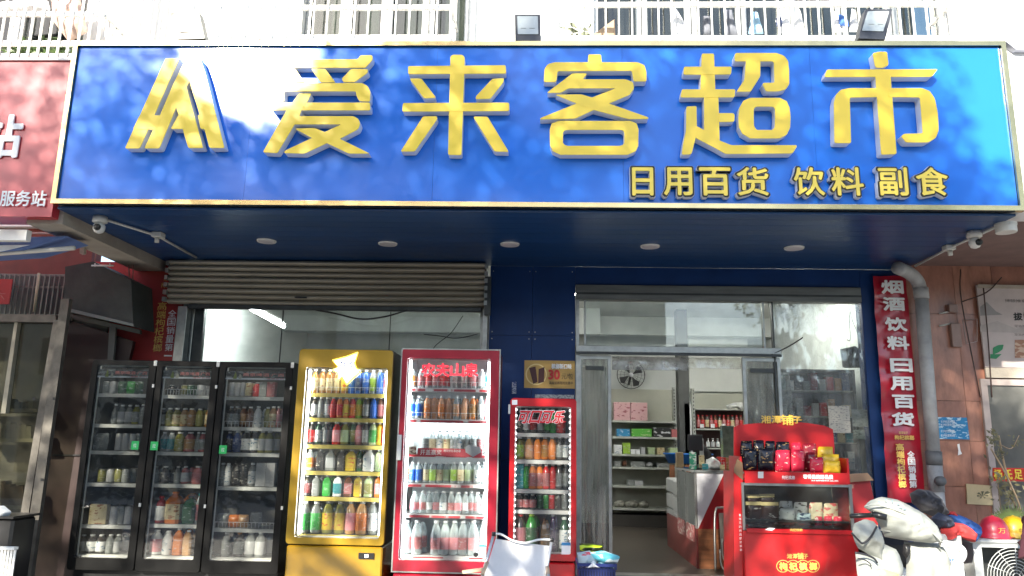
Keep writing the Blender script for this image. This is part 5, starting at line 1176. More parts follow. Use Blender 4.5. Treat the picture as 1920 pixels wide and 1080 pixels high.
# ================================================================== INSIDE THE SHOP
SHW = mat('shelf_white', (.42, .43, .38), .5, var=.15); PEG = mat('pegboard_cream', (.40, .40, .33), .6, var=.12, scale=2)
YS_ = 11.75
su = T('shelf_unit', 'pale metal shelf unit on the back wall below the wall fan', 'shelf unit', tuple(PY(1210, 955, YS_)))
x0, x1, z0, z1 = rect(1148, 742, 1271, 958, YS_)
box('back_panel', x0, x1, 12.1, 12.13, .3, z1+.12, PEG, su)
shy = [789, 819, 852, 876, 911, 953]; shzA = [PY(1210, y, YS_).z for y in shy]
for z in shzA: box('shelf', x0, x1, YS_-.05, 12.09, z-.03, z, SHW, su)
for x in (x0-.03, x1+.002): 
    box('upright', x, x+.028, 12.04, 12.095, .2, z1+.16, SHW, su)
for k in range(22): box('slot', x1+.009, x1+.021, 12.03, 12.0395, z1+.1-k*.05, z1+.125-k*.05, BLACK, su)
box('base_board', x0, x1, YS_, 12.09, .2, shzA[-1]-.10, mat('dark_base', (.04, .035, .03), .7), su)
def goods(px0, py0, px1, py1, Y, z, m, label, cat, nm='box', group='goods on the back shelves', soft=False, dep=.16):
    a, b_, c_, d_ = rect(px0, py0, px1, py1, Y); h = d_-c_
    if soft: o = pillow(nm, [(a, z+.001), (b_, z+.001), (b_+.01, z+h*.6), ((a*.3+b_*.7), z+h), (a*.8+b_*.2, z+h*.85), (a-.01, z+h*.5)], Y+.1, .08, m, n=24, rings=4, wr=.02, ws=12, seed=px0)
    else: o = box(nm, a, b_, Y, Y+dep, z+.001, z+h, m, b=.004)
    return tag(o, label, cat, group)
g = goods
PNK = printmat('pink_box_print', (.62, .36, .36), (.3, .08, .1), 14, .6)
g(1151, 754, 1182, 788, YS_, shzA[0], PNK, 'first of two big pink boxes on the top back shelf', 'box'); g(1183, 754, 1214, 788, YS_, shzA[0], PNK, 'second of two big pink boxes on the top back shelf, by the pegboard', 'box')
g(1157, 804, 1181, 818, YS_, shzA[1], printmat('blue_box_print', (.03, .22, .42), (.5, .6, .7), 20, .6), 'blue box at the end of the second back shelf', 'box')
g(1184, 803, 1222, 818, YS_, shzA[1], printmat('lime_box_print', (.10, .40, .05), (.5, .6, .3), 14, .6), 'long bright green box on the second back shelf', 'box')
g(1226, 800, 1257, 818, YS_, shzA[1], printmat('black_white_box', (.02, .02, .02), (.6, .6, .6), 11, .56), 'black box with white emblem on the second back shelf', 'box')
g(1259, 803, 1270, 818, YS_, shzA[1], bodymat('rose'), 'small rose box beside the black box on the back shelf', 'box')
g(1152, 834, 1166, 851, YS_, shzA[2], labmat('white'), 'stack of white packets at the end of the third back shelf', 'box'); g(1168, 828, 1182, 838, YS_, shzA[2]+.001+(PY(1175, 840, YS_).z-PY(1175, 851, YS_).z), labmat('lime'), 'upper lime green packet on the third back shelf', 'box'); g(1168, 840, 1182, 851, YS_, shzA[2], labmat('lime'), 'lower lime green packet on the third back shelf', 'box')
for k, (px, n) in enumerate(((1187, 'first'), (1196, 'second'))): g(px-4, 842, px+4, 851, YS_, shzA[2], WPRINT, f'{n} of two small white rolls on the third back shelf', 'roll', nm='paper_roll')
for k, (px, w, c) in enumerate(((1206, 8, 'silver'), (1222, 12, 'pale-green'), (1239, 14, 'cream'), (1265, 18, 'pale-green'))): g(px-w/2, 838, px+w/2, 851, YS_, shzA[2], labmat(c), f'{c} packet, {ORD[k]} past the two white rolls on the third back shelf', 'packet', nm='packet')
for k, (px, w, h, c) in enumerate(((1158, 12, 10, 'grey'), (1172, 8, 14, 'brown'), (1196, 26, 10, 'grey'), (1219, 12, 10, 'silver'), (1244, 22, 8, 'grey'))): g(px-w/2, 875-h, px+w/2, 875, YS_, shzA[3], labmat(c), f'{c} goods, {ORD[k]} along the fourth back shelf', 'packet', nm='packet', soft=k % 2 == 1)
g(1177, 901, 1190, 911, YS_, shzA[4], labmat('grey'), 'grey packet with lines on the fifth back shelf', 'packet', nm='packet'); g(1191, 902, 1206, 911, YS_, shzA[4], labmat('silver'), 'silver packet on the fifth back shelf next to the grey one', 'packet', nm='packet')
for k, (a, b_) in enumerate(((1153, 1172), (1173, 1198), (1200, 1218))): g(a, 938, b_, 952, YS_, shzA[5], mat('clear_bagged_goods', (.25, .24, .2), .25, var=.4, scale=20, coat=.6), f'grey plastic-wrapped bundle, {ORD[k]} on the lowest back shelf', 'bag', nm='wrapped_bundle', soft=True)
# wall fan
fcx = PY(1183, 703, 11.9); fn = T('wall_fan', 'black wall fan with round wire guard above the back shelves', 'fan', tuple(fcx))
Rf = .215
def ringtube(name, c, r, tr, m, parent, seg=28, axis=Vector((0, 1, 0))):
    P = [Vector(c)+Vector((r*math.cos(2*math.pi*k/seg), 0, r*math.sin(2*math.pi*k/seg))) for k in range(seg+1)]
    return tube(name, P, tr, m, parent, seg=5)
for r in (Rf, Rf*.75, Rf*.5): ringtube('guard_ring', fcx+Vector((0, -.05*(1-r/Rf), 0)), r, .006 if r == Rf else .0025, BLACK, fn)
for k in range(20): a = k/20*6.283; tube('guard_wire', [fcx+Vector((math.cos(a)*.04, -.05, math.sin(a)*.04)), fcx+Vector((math.cos(a)*Rf, 0, math.sin(a)*Rf))], .002, BLACK, fn, seg=4)
for k in range(4):
    a = k*1.571+.5; P = [(math.cos(a+d)*r, math.sin(a+d)*r) for d, r in ((-.12, .04), (-.25, .12), (-.3, .18), (.15, .2), (.42, .17), (.3, .1), (.15, .04))]
    prism('blade', [(fcx.x+p[0], fcx.z+p[1]) for p in P], fcx.y+.01+k*.002, fcx.y+.018+k*.002, BLACK, fn)
V, F, fm = latheVF([(.02, 0), (.032, .02), (.032, .06)], 14); V = [(fcx.x+v[0], fcx.y-.055+v[2], fcx.z+v[1]) for v in V]; mk('hub', V, F, LSIDE, fn)
tube('arm', [fcx+Vector((0, .03, 0)), fcx+Vector((0, .29, -.12))], .02, BLACK, fn)
# second shelf unit by the white boards
YB_ = 11.5
sb = T('shelf_unit', 'cream-backed shelf unit with dark red wine shelves behind the counter', 'shelf unit', tuple(PY(1350, 900, YB_)))
x0, x1, z0, z1 = rect(1304, 735, 1420, 766, YB_)
box('back_panel', x0, x1, YB_+.32, YB_+.34, 1.0, z1, PEG, sb); box('dark_back', x0, x1, YB_+.29, YB_+.318, .2, z0, mat('wine_back', (.07, .03, .028), .6, var=.3), sb)
box('upright', x0-.05, x0-.01, YB_+.0, YB_+.05, .2, z1+.05, SHW, sb)
for k in range(20): box('slot', x0-.036, x0-.024, YB_-.008, YB_-.001, z1-k*.055, z1-k*.055+.028, BLACK, sb)
shb = [PY(1350, y, YB_).z for y in (766, 804, 840, 876)]
for z in shb: box('shelf', x0, x1, YB_, YB_+.288, z-.02, z, SHW, sb)
k = 0
for px in range(1310, 1404, 8):
    bottle(px, 7, 778, 803, YB_+.08, ('dark-red', 'brown', 'dark')[k % 3], ('rose', 'cream', 'red')[(k*2) % 3], 'b', f"small {('dark-red', 'brown', 'dark')[k % 3]} wine bottle, {ORD[k]} from the slotted upright on the middle wine shelf", 'bottles on the wine shelves', 'red', shb[1]); k += 1
for k, px in enumerate(range(1328, 1378, 9)): bottle(px, 7, 822, 839, YB_+.08, 'dark', ('white', 'silver')[k % 2], 'b', f"little dark bottle, {ORD[k]} from the slotted upright on the lower wine shelf", 'bottles on the wine shelves', 'white', shb[2])
for k, (px, c) in enumerate(((1316, 'silver'), (1336, 'cream'), (1356, 'silver'))): pprism('price_card', [(px-3, 795), (px+4, 795), (px+4, 802), (px-3, 802)], YB_-.012, .008, WPRINT, sb)
tag(ppillow('plastic_bag', [(1361, 760), (1375, 755), (1392, 754), (1397, 762), (1390, 770), (1384, 764), (1364, 767)], YB_+.02, .06, WPL, wr=.03, ws=14), 'crumpled white plastic bag on top of the wine shelf unit', 'bag')
wbz = rect(1296, 655, 1408, 733, 11.7)
tag(box('white_board', wbz[0], wbz[1], 11.85, 11.87, wbz[2], wbz[3]+.3, mat('board_white', (.60, .61, .57), .6, var=.05)), 'large plain white board on the wall above the wine shelf unit', 'board')
tag(box('narrow_cabinet', PY(1283, 760, 10.9).x, PY(1296, 760, 10.9).x, 10.9, 11.1, .2, PY(1290, 757, 10.9).z, mat('pale_cabinet', (.4, .41, .4), .5)), 'narrow pale cabinet squeezed between the grey pillar and the wine shelves', 'cabinet')
# counter
ct = T('sales_counter', 'red and white shop counter with wood-grain front panel and glass display', 'counter', (2.2, 8.4, .2))
cx0 = 1.63; ctY = 8.0; topz = PY(1310, 886, 8.0).z
WOOD = mat('wood_grain_panel', (.22, .085, .035), .45, var=.4, scale=3, stretch=(1, 1, 8), coat=.2)
MARC = mat('maroon_counter', (.16, .025, .022), .4, var=.15)
zb_ = PY(1330, 992, ctY).z
box('front_wood', cx0, 2.0, ctY, ctY+.03, .2, zb_, WOOD, ct); box('side_base', cx0-.02, cx0-.001, ctY, 9.75, .2, zb_, MARC, ct)
for k in range(3): pbox_z = (zb_-.2)
xa, xb = PY(1310, 900, ctY).x, PY(1420, 900, ctY).x
prism('white_front', [(cx0, zb_), (cx0, topz), (PY(1358, 888, ctY).x, topz)], ctY, ctY+.02, mat('glossy_white_counter', (.66, .67, .70), .25, coat=.5, var=.04), ct)
prism('red_front', [(cx0+.003, zb_), (PY(1358, 888, ctY).x+.003, topz), (2.9, topz), (2.9, zb_)], ctY+.0005, ctY+.02, mat('counter_red', (.30, .015, .02), .35, var=.1), ct)
box('front_lower_red', 2.002, 2.9, ctY+.004, ctY+.03, .2, zb_-.002, MARC, ct)
box('glass_side', cx0-.018, cx0-.012, ctY+.01, 9.0, zb_, topz-.01, FRGLASSD, ct)
for y in (ctY, 8.5, 9.0): box('glass_post', cx0-.024, cx0-.008, y, y+.014, zb_, topz, ALU, ct)
box('inner_tray', cx0, 2.3, ctY+.1, 9.0, zb_+.02, zb_+.03, mat('tray_grey', (.3, .32, .33), .4), ct); box('inner_board', 2.31, 2.33, ctY+.03, 9.0, zb_, topz-.02, mat('tray_grey', (.3, .32, .33), .4), ct)
box('counter_top', cx0-.03, 2.95, ctY-.02, 9.05, topz+.001, topz+.025, mat('counter_glass_top', (.16, .18, .18), .1, var=.05, coat=1), ct)
for a, b_, c_, d_ in ((8.1, 8.5, .34, .5), (8.6, 9.0, .34, .5)): box('side_label', cx0-.024, cx0-.0205, a, b_, c_+.1, d_+.1, printmat('pinkish_side_print', (.35, .12, .12), (.55, .5, .45), 12, .55), ct)
# countertop things
zt2 = topz+.026
def on_counter(nm, px0, py0, px1, py1, Y, m, label, cat, soft=False, dep=.12):
    a, b_, c_, d_ = rect(px0, py0, px1, py1, Y)
    if soft: o = pillow(nm, [(a, zt2), (b_, zt2), (b_-.01, zt2+(d_-zt2)*.6), ((a+b_)/2, d_), (a+.01, zt2+(d_-zt2)*.7)], Y, .07, m, n=24, rings=5, wr=.03, ws=12, seed=px0)
    else: o = box(nm, a, b_, Y, Y+dep, zt2, d_, m, b=.005)
    return tag(o, label, cat, 'things on the counter')
mo = T('monitor', 'black till monitor standing on the counter', 'monitor', (PY(1285, 860, 8.5).x+.1, 8.5, zt2))
a, b_, c_, d_ = rect(1272, 816, 1299, 866, 8.4); a = max(a, cx0-.02)
x0m, x1m, z0m, z1m = rect(1290, 815, 1318, 845, 8.45); box('screen', x0m, x1m, 8.45, 8.48, z0m, z1m, BLACK, mo, b=.006); box('stand', (x0m+x1m)/2-.02, (x0m+x1m)/2+.02, 8.482, 8.50, zt2+.01, z1m-.05, BLACK, mo); box('foot', x0m+.02, x1m-.02, 8.42, 8.56, zt2, zt2+.01, BLACK, mo)
on_counter('payment_stand', 1293, 848, 1306, 889, 8.2, printmat('green_pay_print', (.05, .35, .2), (.6, .65, .6), 20, .5), 'green and white payment stand leaning on the counter edge', 'payment stand', dep=.02)
on_counter('white_cone_card', 1312, 822, 1320, 889, 8.6, mat('white_card', (.6, .6, .58), .6), 'upright white card among dark things on the counter', 'card', dep=.01)
on_counter('dark_bag', 1300, 830, 1336, 889, 8.7, BLACKMATT, 'dark bag slumped behind the payment stand on the counter', 'bag', True)
on_counter('plastic_bag', 1322, 856, 1352, 889, 8.35, mat('crumpled_white_plastic', (.6, .62, .6), .3, var=.2, coat=.4), 'crumpled white plastic bag on the counter', 'bag', True)
on_counter('dark_bag', 1348, 862, 1372, 889, 8.45, BLACKMATT, 'low dark bundle next to the crumpled white bag on the counter', 'bundle', True)
on_counter('clear_jar', 1356, 798, 1378, 889, 8.7, mat('greenish_jar', (.14, .16, .13), .2, coat=.6, var=.3, scale=18), 'tall greenish jar of goods on the counter', 'jar')
on_counter('roll_stack', 1270, 848, 1282, 889, 8.7, mat('tan_stack', (.30, .22, .12), .6, var=.3), 'tan paper stack at the near end of the counter', 'paper stack')
random.seed(77)
for k in range(16):
    px = random.uniform(1318, 1372); w = random.uniform(5, 11); h = random.uniform(7, 26); c = ('silver', 'dark', 'cream', 'red', 'teal', 'tan', 'white', 'pale-green')[k % 8]; Y = 8.05+.04*k
    a, b_, c_, d_ = rect(px-w/2, 889-h, px+w/2, 889, 8.3)
    tag(box('packet', a, b_, Y, Y+.03, zt2, zt2+(d_-c_), labmat(c), b=.003), f'{c} packet, {ORD[k]} going inwards in the clutter on the counter', 'packet', 'small packets on the counter')
# white drawer tower and blue tub
dt = T('drawer_unit', 'white plastic drawer tower beyond the glass counter', 'drawer unit', (1.83, 9.85, .2))
wp = mat('cloudy_white_plastic', (.55, .55, .54), .35, var=.08)
ya, yb2 = 9.05, 10.6; zt3 = .98
for i in range(2):
    y0, y1 = ya+i*.80, ya+i*.80+.76
    for j in range(4): box('drawer', 1.70+i*.05, 2.2, y0, y1, .2+j*(zt3-.2)/4+.004, .2+(j+1)*(zt3-.2)/4-.008, wp, dt, b=.015)
    box('frame', 1.72+i*.05, 2.2, y0-.012, y0-.001, .2, zt3+.02, wp, dt)
tb = T('blue_tub', 'round blue plastic tub on a wooden striped stand at the end of the counter', 'tub', (2.15, 11.1, .2))
V, F, fm = latheVF([(.28, .0), (.33, .12), (.35, .12), (.35, .14), (.3, .14), (.27, .03)], 24); V = [(v[0], v[1], v[2]+.95) for v in V]; mk('basin', V, F, mat('blue_tub_plastic', (.02, .16, .55), .35), tb, local=True, smooth=True)
for k in range(9): a = -2.6+k*.4; box('stand_slat', 2.15+.3*math.cos(a)-.035, 2.15+.3*math.cos(a)+.035, 11.1+.3*math.sin(a)-.012, 11.1+.3*math.sin(a)+.012, .2, 1.13, (WOOD, mat('pale_striped_wood', (.40, .33, .28), .5))[k % 2], tb)
# folded chair leaning by the counter
fcx_ = T('folded_chair', 'folded metal chair with grey back leaning against the red counter', 'folding chair', (PY(1360, 1072, 7.75).x, 7.75, .2))
P = [PY(1341, 955, 7.8), PY(1349, 1000, 7.78), PY(1352, 1068, 7.75), PY(1385, 1072, 7.75)]
tube('tube_frame', curve([PY(1342, 1072, 7.72), PY(1340, 1000, 7.78), PY(1342, 958, 7.82), PY(1352, 952, 7.83), PY(1392, 953, 7.83)], 5), .012, STEEL, fcx_)
tube('tube_frame', curve([PY(1354, 1010, 7.76), PY(1356, 1045, 7.74), PY(1368, 1056, 7.73), PY(1390, 1058, 7.73)], 5), .01, STEEL, fcx_)
tube('tube_frame', curve([PY(1350, 1030, 7.74), PY(1353, 1060, 7.72), PY(1366, 1072, 7.71), PY(1390, 1074, 7.71)], 5), .01, STEEL, fcx_)
pprism('seat_panel', [(1348, 962), (1392, 962), (1392, 1032), (1352, 1030)], 7.80, .012, mat('grey_brown_panel', (.20, .18, .16), .5, var=.2), fcx_, r=.01)
# goods cabinet behind the fixed pane
gc = T('cigarette_cabinet', 'dark crowded goods cabinet behind the fixed glass beside the entrance', 'cabinet', (3.0, 8.6, .2))
CD = mat('cabinet_dark', (.05, .05, .045), .5, var=.3)
shell('case', 2.62, 3.5, 8.5, 8.85, .2, 2.25, .03, CD, CD, gc)
cz = [.6, .9, 1.18, 1.46, 1.74, 2.02]
for z in cz: box('shelf', 2.65, 3.47, 8.51, 8.81, z-.012, z, SHW, gc)
cc_ = ['silver', 'dark', 'cream', 'red', 'grey', 'teal', 'tan', 'dark-red', 'white', 'navy']
for j, z in enumerate(cz):
    for i in range(9):
        c = cc_[(i*3+j*7) % 10]; x = 2.68+i*.087; h = random.uniform(.10, .2)
        o = box('packet', x, x+.07, 8.53, 8.62, z+.001, z+h, labmat(c)); tag(o, f'{c} packet, {ORD[i]} along the {RN6[5-j]} shelf of the dark cabinet behind the glass', 'packet', 'packets in the dark cabinet behind the glass')
tag(ppillow('plastic_cover', [(1400, 700), (1440, 690), (1480, 700), (1490, 790), (1475, 800), (1405, 795)], 7.85, .05, glassmat('crinkled_film', (.85, .86, .84), film=.25, refl=1.8, rough=.08, wav=1.5, fscale=10), wr=.05, ws=10), 'crinkled clear plastic sheet hanging behind the snack stand', 'plastic sheet')
tag(ppillow('wire_tangle', [(1575, 655), (1605, 648), (1618, 665), (1612, 690), (1580, 690)], 7.85, .06, CD, wr=.05, ws=14, n=26), 'dark bundled object hanging behind the glass near the banner', 'bundle')
for q, P in enumerate(([(1592, 575), (1598, 600), (1612, 640), (1605, 668)], [(1592, 585), (1594, 635), (1588, 637)])): tag(tube('thin_wire', curve([PY(*p, 7.6) for p in P], 5), .004, BLACK), 'thin loose wire near the ceiling behind the fixed glass, ' + ('the long curved one', 'the short hooked one')[q], 'wire')
tag(tube('thin_wire', curve([PY(1438, 668, 7.46), PY(1468, 655, 7.45), PY(1490, 643, 7.44), PY(1505, 633, 7.43)], 5), .006, BLACK), 'pair of dark wire ends sticking up above the door header', 'wire')
# two lamps seen lit, then two unseen ones that brighten the shop
lt = T('ceiling_lamp', 'bright tube lamp near the ceiling behind the shuttered window', 'lamp', tuple(PY(480, 590, 8.3)))
p0, p1 = PY(468, 577, 8.1), PY(532, 612, 9.3)
tube('glowing_tube', [p0, p1], .022, mat('tube_glow', (1, 1, 1), .4, var=0, emis=60, ecol=(.95, 1, 1)), lt); tube('fitting', [p0+Vector((0, 0, .05)), p1+Vector((0, 0, .05))], .03, WHITE, lt)
lt = T('ceiling_lamp', 'glowing ceiling lamp behind the fixed glass near the vertical banner', 'lamp', (3.0, 8.9, 3.26))
box('glowing_panel', 2.65, 3.35, 8.8, 8.9, 3.255, 3.27, mat('panel_glow', (1, 1, .95), .4, var=0, emis=42, ecol=(1, 1, .94)), lt); box('fitting', 2.63, 3.37, 8.78, 8.92, 3.272, 3.325, WHITE, lt)
lt = T('ceiling_lamp', 'unseen tube lamp on the shop ceiling above the back shelves, hidden by the transom', 'lamp', (1.2, 10.4, 3.28))  # unseen lamp kept behind the top beam, lights the back of the shop
box('glowing_panel', .2, 1.4, 9.5, 9.56, 3.255, 3.27, MATS['panel_glow'], lt); box('fitting', .18, 1.42, 9.48, 9.58, 3.272, 3.325, WHITE, lt)

lt = T('ceiling_lamp', 'added tube lamp on the ceiling over the wine shelves, out of sight above the header', 'lamp', (2.6, 10.6, 3.28))  # lamp added out of sight to brighten the white board
box('glowing_panel', 2.1, 3.2, 9.7, 9.76, 3.255, 3.27, MATS['panel_glow'], lt); box('fitting', 2.08, 3.22, 9.68, 9.78, 3.272, 3.325, WHITE, lt)

# ================================================================== THINGS IN FRONT OF THE SHOP
# red snack stand
ss = T('snack_stand', 'red snack display stand with arched header and glass-fronted middle shelf', 'display stand', (2.2, 6.85, 0))
Ys = 6.6; SR = mat('stand_red', (.44, .010, .013), .35, coat=.3, var=.07)
def P7(x, y): return (1350+x/2.455, 640+y/2.455)
def pp7(name, pts, Y, d, m, parent=None, r=0): return pprism(name, [P7(*p) for p in pts], Y, d, m, parent, r)
arch = [(65, 395), (85, 385), (190, 375), (300, 368), (400, 376), (480, 388), (520, 405), (527, 490), (527, 600), (65, 600)]
pp7('header_board', arch, Ys+.36, .02, SR, ss)
for i, s in enumerate('湘潭铺子'): a = 190+i*48; big = 1 if i == 2 else 0; ptext('header_character', s, *P7(a-6*big, 342-8*big+(i > 1)*4), *P7(a+43+10*big, 378+8*big), Ys+.345, mat('header_gold', (.80, .50, .08), .4, var=.05), ss, bold=.02, thick=.008)
x0, x1 = PY(*P7(112, 640), Ys).x, PY(*P7(585, 640), Ys).x
zl0, zl1 = PY(*P7(340, 655), Ys).z, PY(*P7(340, 602), Ys).z
box('ledge', x0, x1, Ys-.02, Ys+.0, zl0, zl1, SR, ss); box('upper_tray', x0, x1, Ys+.001, Ys+.36, zl0+.01, zl0+.025, SR, ss)
ptext('ledge_lettering', '看得见的好品质', *P7(382, 613), *P7(520, 634), Ys-.024, WPRINT, ss, bold=.03); ptext('ledge_small_print', '好槟榔好品质', *P7(420, 638), *P7(545, 645), Ys-.024, WPRINT, ss)
ptext('ledge_small_logo', '枸杞槟榔', *P7(285, 618), *P7(345, 636), Ys-.024, WPRINT, ss); pp7('ledge_badge', [(175, 600), (200, 600), (200, 630), (175, 630)], Ys-.024, .003, MATS['white_price_strip'], ss)
zm1, zm0 = PY(*P7(340, 660), Ys).z, PY(*P7(340, 868), Ys).z
ring('glass_frame', x0-.03, x1+.03, zm0-.01, zm1+.01, x0-.01, x1+.005, zm0, zm1-.012, Ys-.012, Ys+.01, STEEL, ss)
box('front_glass', x0-.008, x1+.004, Ys-.003, Ys, zm0+.001, zm1-.013, glassmat('stand_glass', film=.015, refl=.5), ss)
box('middle_tray', x0, x1, Ys+.012, Ys+.36, zm0+.06, zm0+.075, BLACK, ss); box('middle_back', x0, x1, Ys+.362, Ys+.378, zm0, zl0, mat('stand_inner_dark', (.10, .09, .08), .6, var=.3), ss)
for s in (x0-.028, x1+.012): box('side_panel', s, s+.016, Ys+.012, Ys+.38, 0, zl1+.12, SR, ss)
box('lower_front', x0-.03, x1+.045, Ys-.03, Ys+.37, .02, zm0-.012, SR, ss, b=.006)
zc_ = PY(*P7(340, 885), Ys-.03).z
box('front_lip', x0-.01, x1+.02, Ys-.05, Ys-.031, zc_, zm0+.01, SR, ss, b=.004)
pp7('side_wing', [(62, 600), (105, 640), (108, 1110), (66, 1110)], Ys+.02, .35, SR, ss)
vtext('side_lettering', '看得见的好品质好槟榔', (P7(92, 800), P7(97, 960)), 4.5, 4.5, Ys+.012, WPRINT, ss); pp7('header_wing', [(64, 590), (80, 540), (104, 560), (106, 640), (66, 605)], Ys+.01, .01, mat('side_brown', (.14, .08, .04), .5), ss)
pp7('swash_logo', [(205, 868), (225, 858), (255, 860), (240, 872)], Ys-.054, .002, WPRINT, ss, r=.003); ptext('small_logo', '枸杞槟榔', *P7(322, 862), *P7(380, 875), Ys-.054, GPRINT, ss)
for i, s in enumerate('湘潭铺子'): a = 308+i*25; big = 1 if i == 2 else 0; ptext('front_character', s, *P7(a-3*big, 978-5*big), *P7(a+22+5*big, 1000+3*big), Ys-.033, GPRINT, ss, bold=.03)
cl = []
for i in range(4):
    cxp, cyp = 290+i*46, 1035
    pts = [(cxp+31*math.cos(q/20*6.283), cyp+29*math.sin(q/20*6.283)) for q in range(20)]
    pp7('logo_cloud', pts, Ys-.0315-.0002*i, .001, GPRINT, ss)
    pp7('logo_cloud_inner', [(cxp+(a-cxp)*.88, cyp+(b_-cyp)*.88) for a, b_ in pts], Ys-.0335-.0002*i, .001, SR, ss)
for i, s in enumerate('枸杞槟榔'): ptext('front_character', s, *P7(272+i*46, 1017), *P7(310+i*46, 1054), Ys-.0362, mat('bright_gold_print', (.85, .65, .12), .4, var=0), ss, bold=.05)
# snack bags on the stand
def snack(x0_, y0_, x1_, y1_, Y, m, label, seed, lean=0, th=.035, nm='snack_bag', grp='snack bags on the red stand'):
    o = pillow(nm, px_poly([P7(x0_+3, y1_), P7(x1_-3, y1_), P7(x1_, (y0_+y1_)/2), P7(x1_-4+lean, y0_), P7(x0_+4+lean, y0_), P7(x0_, (y0_+y1_)/2)], Y), Y, th, m, n=28, rings=5, wr=.012, ws=16, seed=seed, back=.7)
    return tag(o, label, 'snack bag', grp)
DKB = printmat('dark_foil_bag', (.012, .012, .02), (.5, .3, .12), 22, .63, rough=.25); RDB = printmat('red_foil_bag', (.5, .02, .05), (.75, .6, .5), 22, .64, rough=.22); GDB = printmat('gold_foil_bag', (.65, .42, .03), (.35, .1, .02), 22, .64, rough=.22); MRB = printmat('maroon_foil_bag', (.18, .01, .02), (.6, .4, .3), 22, .64, rough=.25)
for i, (a, b_, c_, d_, Y, m, lab) in enumerate([
    (92, 458, 150, 540, .25, DKB, 'first dark foil bag in the back row of the red stand'), (150, 455, 205, 540, .25, DKB, 'second dark foil bag in the back row of the red stand'), (205, 458, 255, 545, .25, DKB, 'third dark foil bag in the back row of the red stand'), (255, 462, 322, 550, .25, DKB, 'wide dark foil bag beside the red bags in the back row'),
    (325, 466, 375, 560, .25, RDB, 'red foil bag standing in the back row beside the dark bags'), (375, 470, 445, 560, .25, MRB, 'maroon foil bag in the back row of the red stand'), (448, 485, 522, 565, .25, GDB, 'gold foil bag with dark print in the back row'),
    (104, 495, 172, 592, .1, DKB, 'front dark foil bag nearest the counter side of the stand'), (172, 492, 250, 594, .1, DKB, 'front dark foil bag with gold figures next to the red bags'),
    (252, 500, 325, 600, .1, RDB, 'front crimson foil bag beside the dark bags'), (326, 498, 390, 600, .09, RDB, 'second crimson foil bag in the front row of the stand'), (392, 510, 440, 600, .14, MRB, 'narrow maroon foil bag between the crimson bags'), (412, 533, 478, 606, .05, RDB, 'low crimson foil bag in front of the gold bags'),
    (468, 520, 550, 590, .15, GDB, 'upper gold foil bag at the banner end of the stand'), (474, 550, 556, 608, .05, GDB, 'lower gold foil bag at the banner end of the stand')]): snack(a, b_, c_, d_, Ys+Y, m, lab, i)
BRB = printmat('dark_brown_pack', (.035, .012, .012), (.55, .5, .45), 16, .62, rough=.35); GYB = printmat('grey_pack', (.42, .42, .41), (.08, .07, .07), 18, .58, rough=.35); TPB = printmat('tan_pink_pack', (.5, .42, .28), (.5, .08, .08), 14, .53, rough=.35); BWB = printmat('blue_white_pack', (.45, .55, .58), (.03, .06, .12), 16, .55, rough=.35)
zmt = zm0+.076
for i, (a, b_, c_, d_, Y, m, lab) in enumerate([
    (118, 705, 183, 835, .2, BRB, 'first dark brown pouch in the back row behind the stand glass'), (180, 702, 252, 835, .2, BRB, 'second dark brown pouch in the back row behind the stand glass'), (270, 735, 336, 835, .2, GYB, 'grey and white pouch in the back row behind the stand glass'), (337, 740, 404, 838, .2, GYB, 'grey pouch beside the tan one in the back row'),
    (408, 742, 474, 838, .2, TPB, 'tan pouch with red print behind the stand glass'), (475, 745, 545, 838, .2, TPB, 'second tan pouch, at the carton end of the glass shelf'),
    (116, 738, 192, 840, .08, BRB, 'front dark brown pouch with white brush writing, nearest the side panel'), (190, 740, 270, 842, .08, BRB, 'second front dark brown pouch with white brush writing'), (272, 768, 345, 844, .08, GYB, 'front grey and white pouch in the glass shelf'), (353, 790, 421, 846, .07, BWB, 'small blue and white pouch at the bottom of the glass shelf'),
    (434, 806, 474, 848, .06, RDB, 'first small red packet in the glass shelf'), (476, 804, 518, 848, .06, RDB, 'second small red packet in the glass shelf'), (520, 806, 562, 848, .06, RDB, 'third small red packet in the glass shelf')]):
    snack(a, b_, c_, d_, Ys+Y, m, lab, i+30, th=.025, nm='snack_pouch', grp='pouches behind the stand glass')
    if m is BRB: pp7('header_strip', [(a+1, b_+0), (c_-1, b_+0), (c_-1, b_+16), (a+1, b_+16)], Ys+Y-.03, .003, mat('cream_pack_header', (.55, .42, .2), .5), bpy.data.objects[[o.name for o in bpy.data.objects if o.name.startswith('snack_pouch')][-1]])
for i, s in enumerate('和天和天'): pass
# carton beside the stand
cb_ = T('carton_box', 'open red printed carton between the snack stand and the banner', 'carton', tuple(PY(1612, 960, 6.95)))
pp7('front', [(590, 650), (690, 640), (722, 790), (600, 800)], 6.95, .25, printmat('carton_red_print', (.42, .03, .035), (.55, .4, .3), 6, .6), cb_); pp7('open_flap', [(572, 612), (680, 606), (708, 640), (590, 650)], 6.9, .012, mat('brown_card', (.32, .20, .12), .7, var=.15), cb_)
x0q, x1q, z0q, z1q = rect(1592, 960, 1645, 1080, 6.95); pprism('lower_body', [(1594, 960), (1646, 958), (1650, 1150), (1596, 1150)], 6.96, .24, MATS['carton_red_print'], cb_)
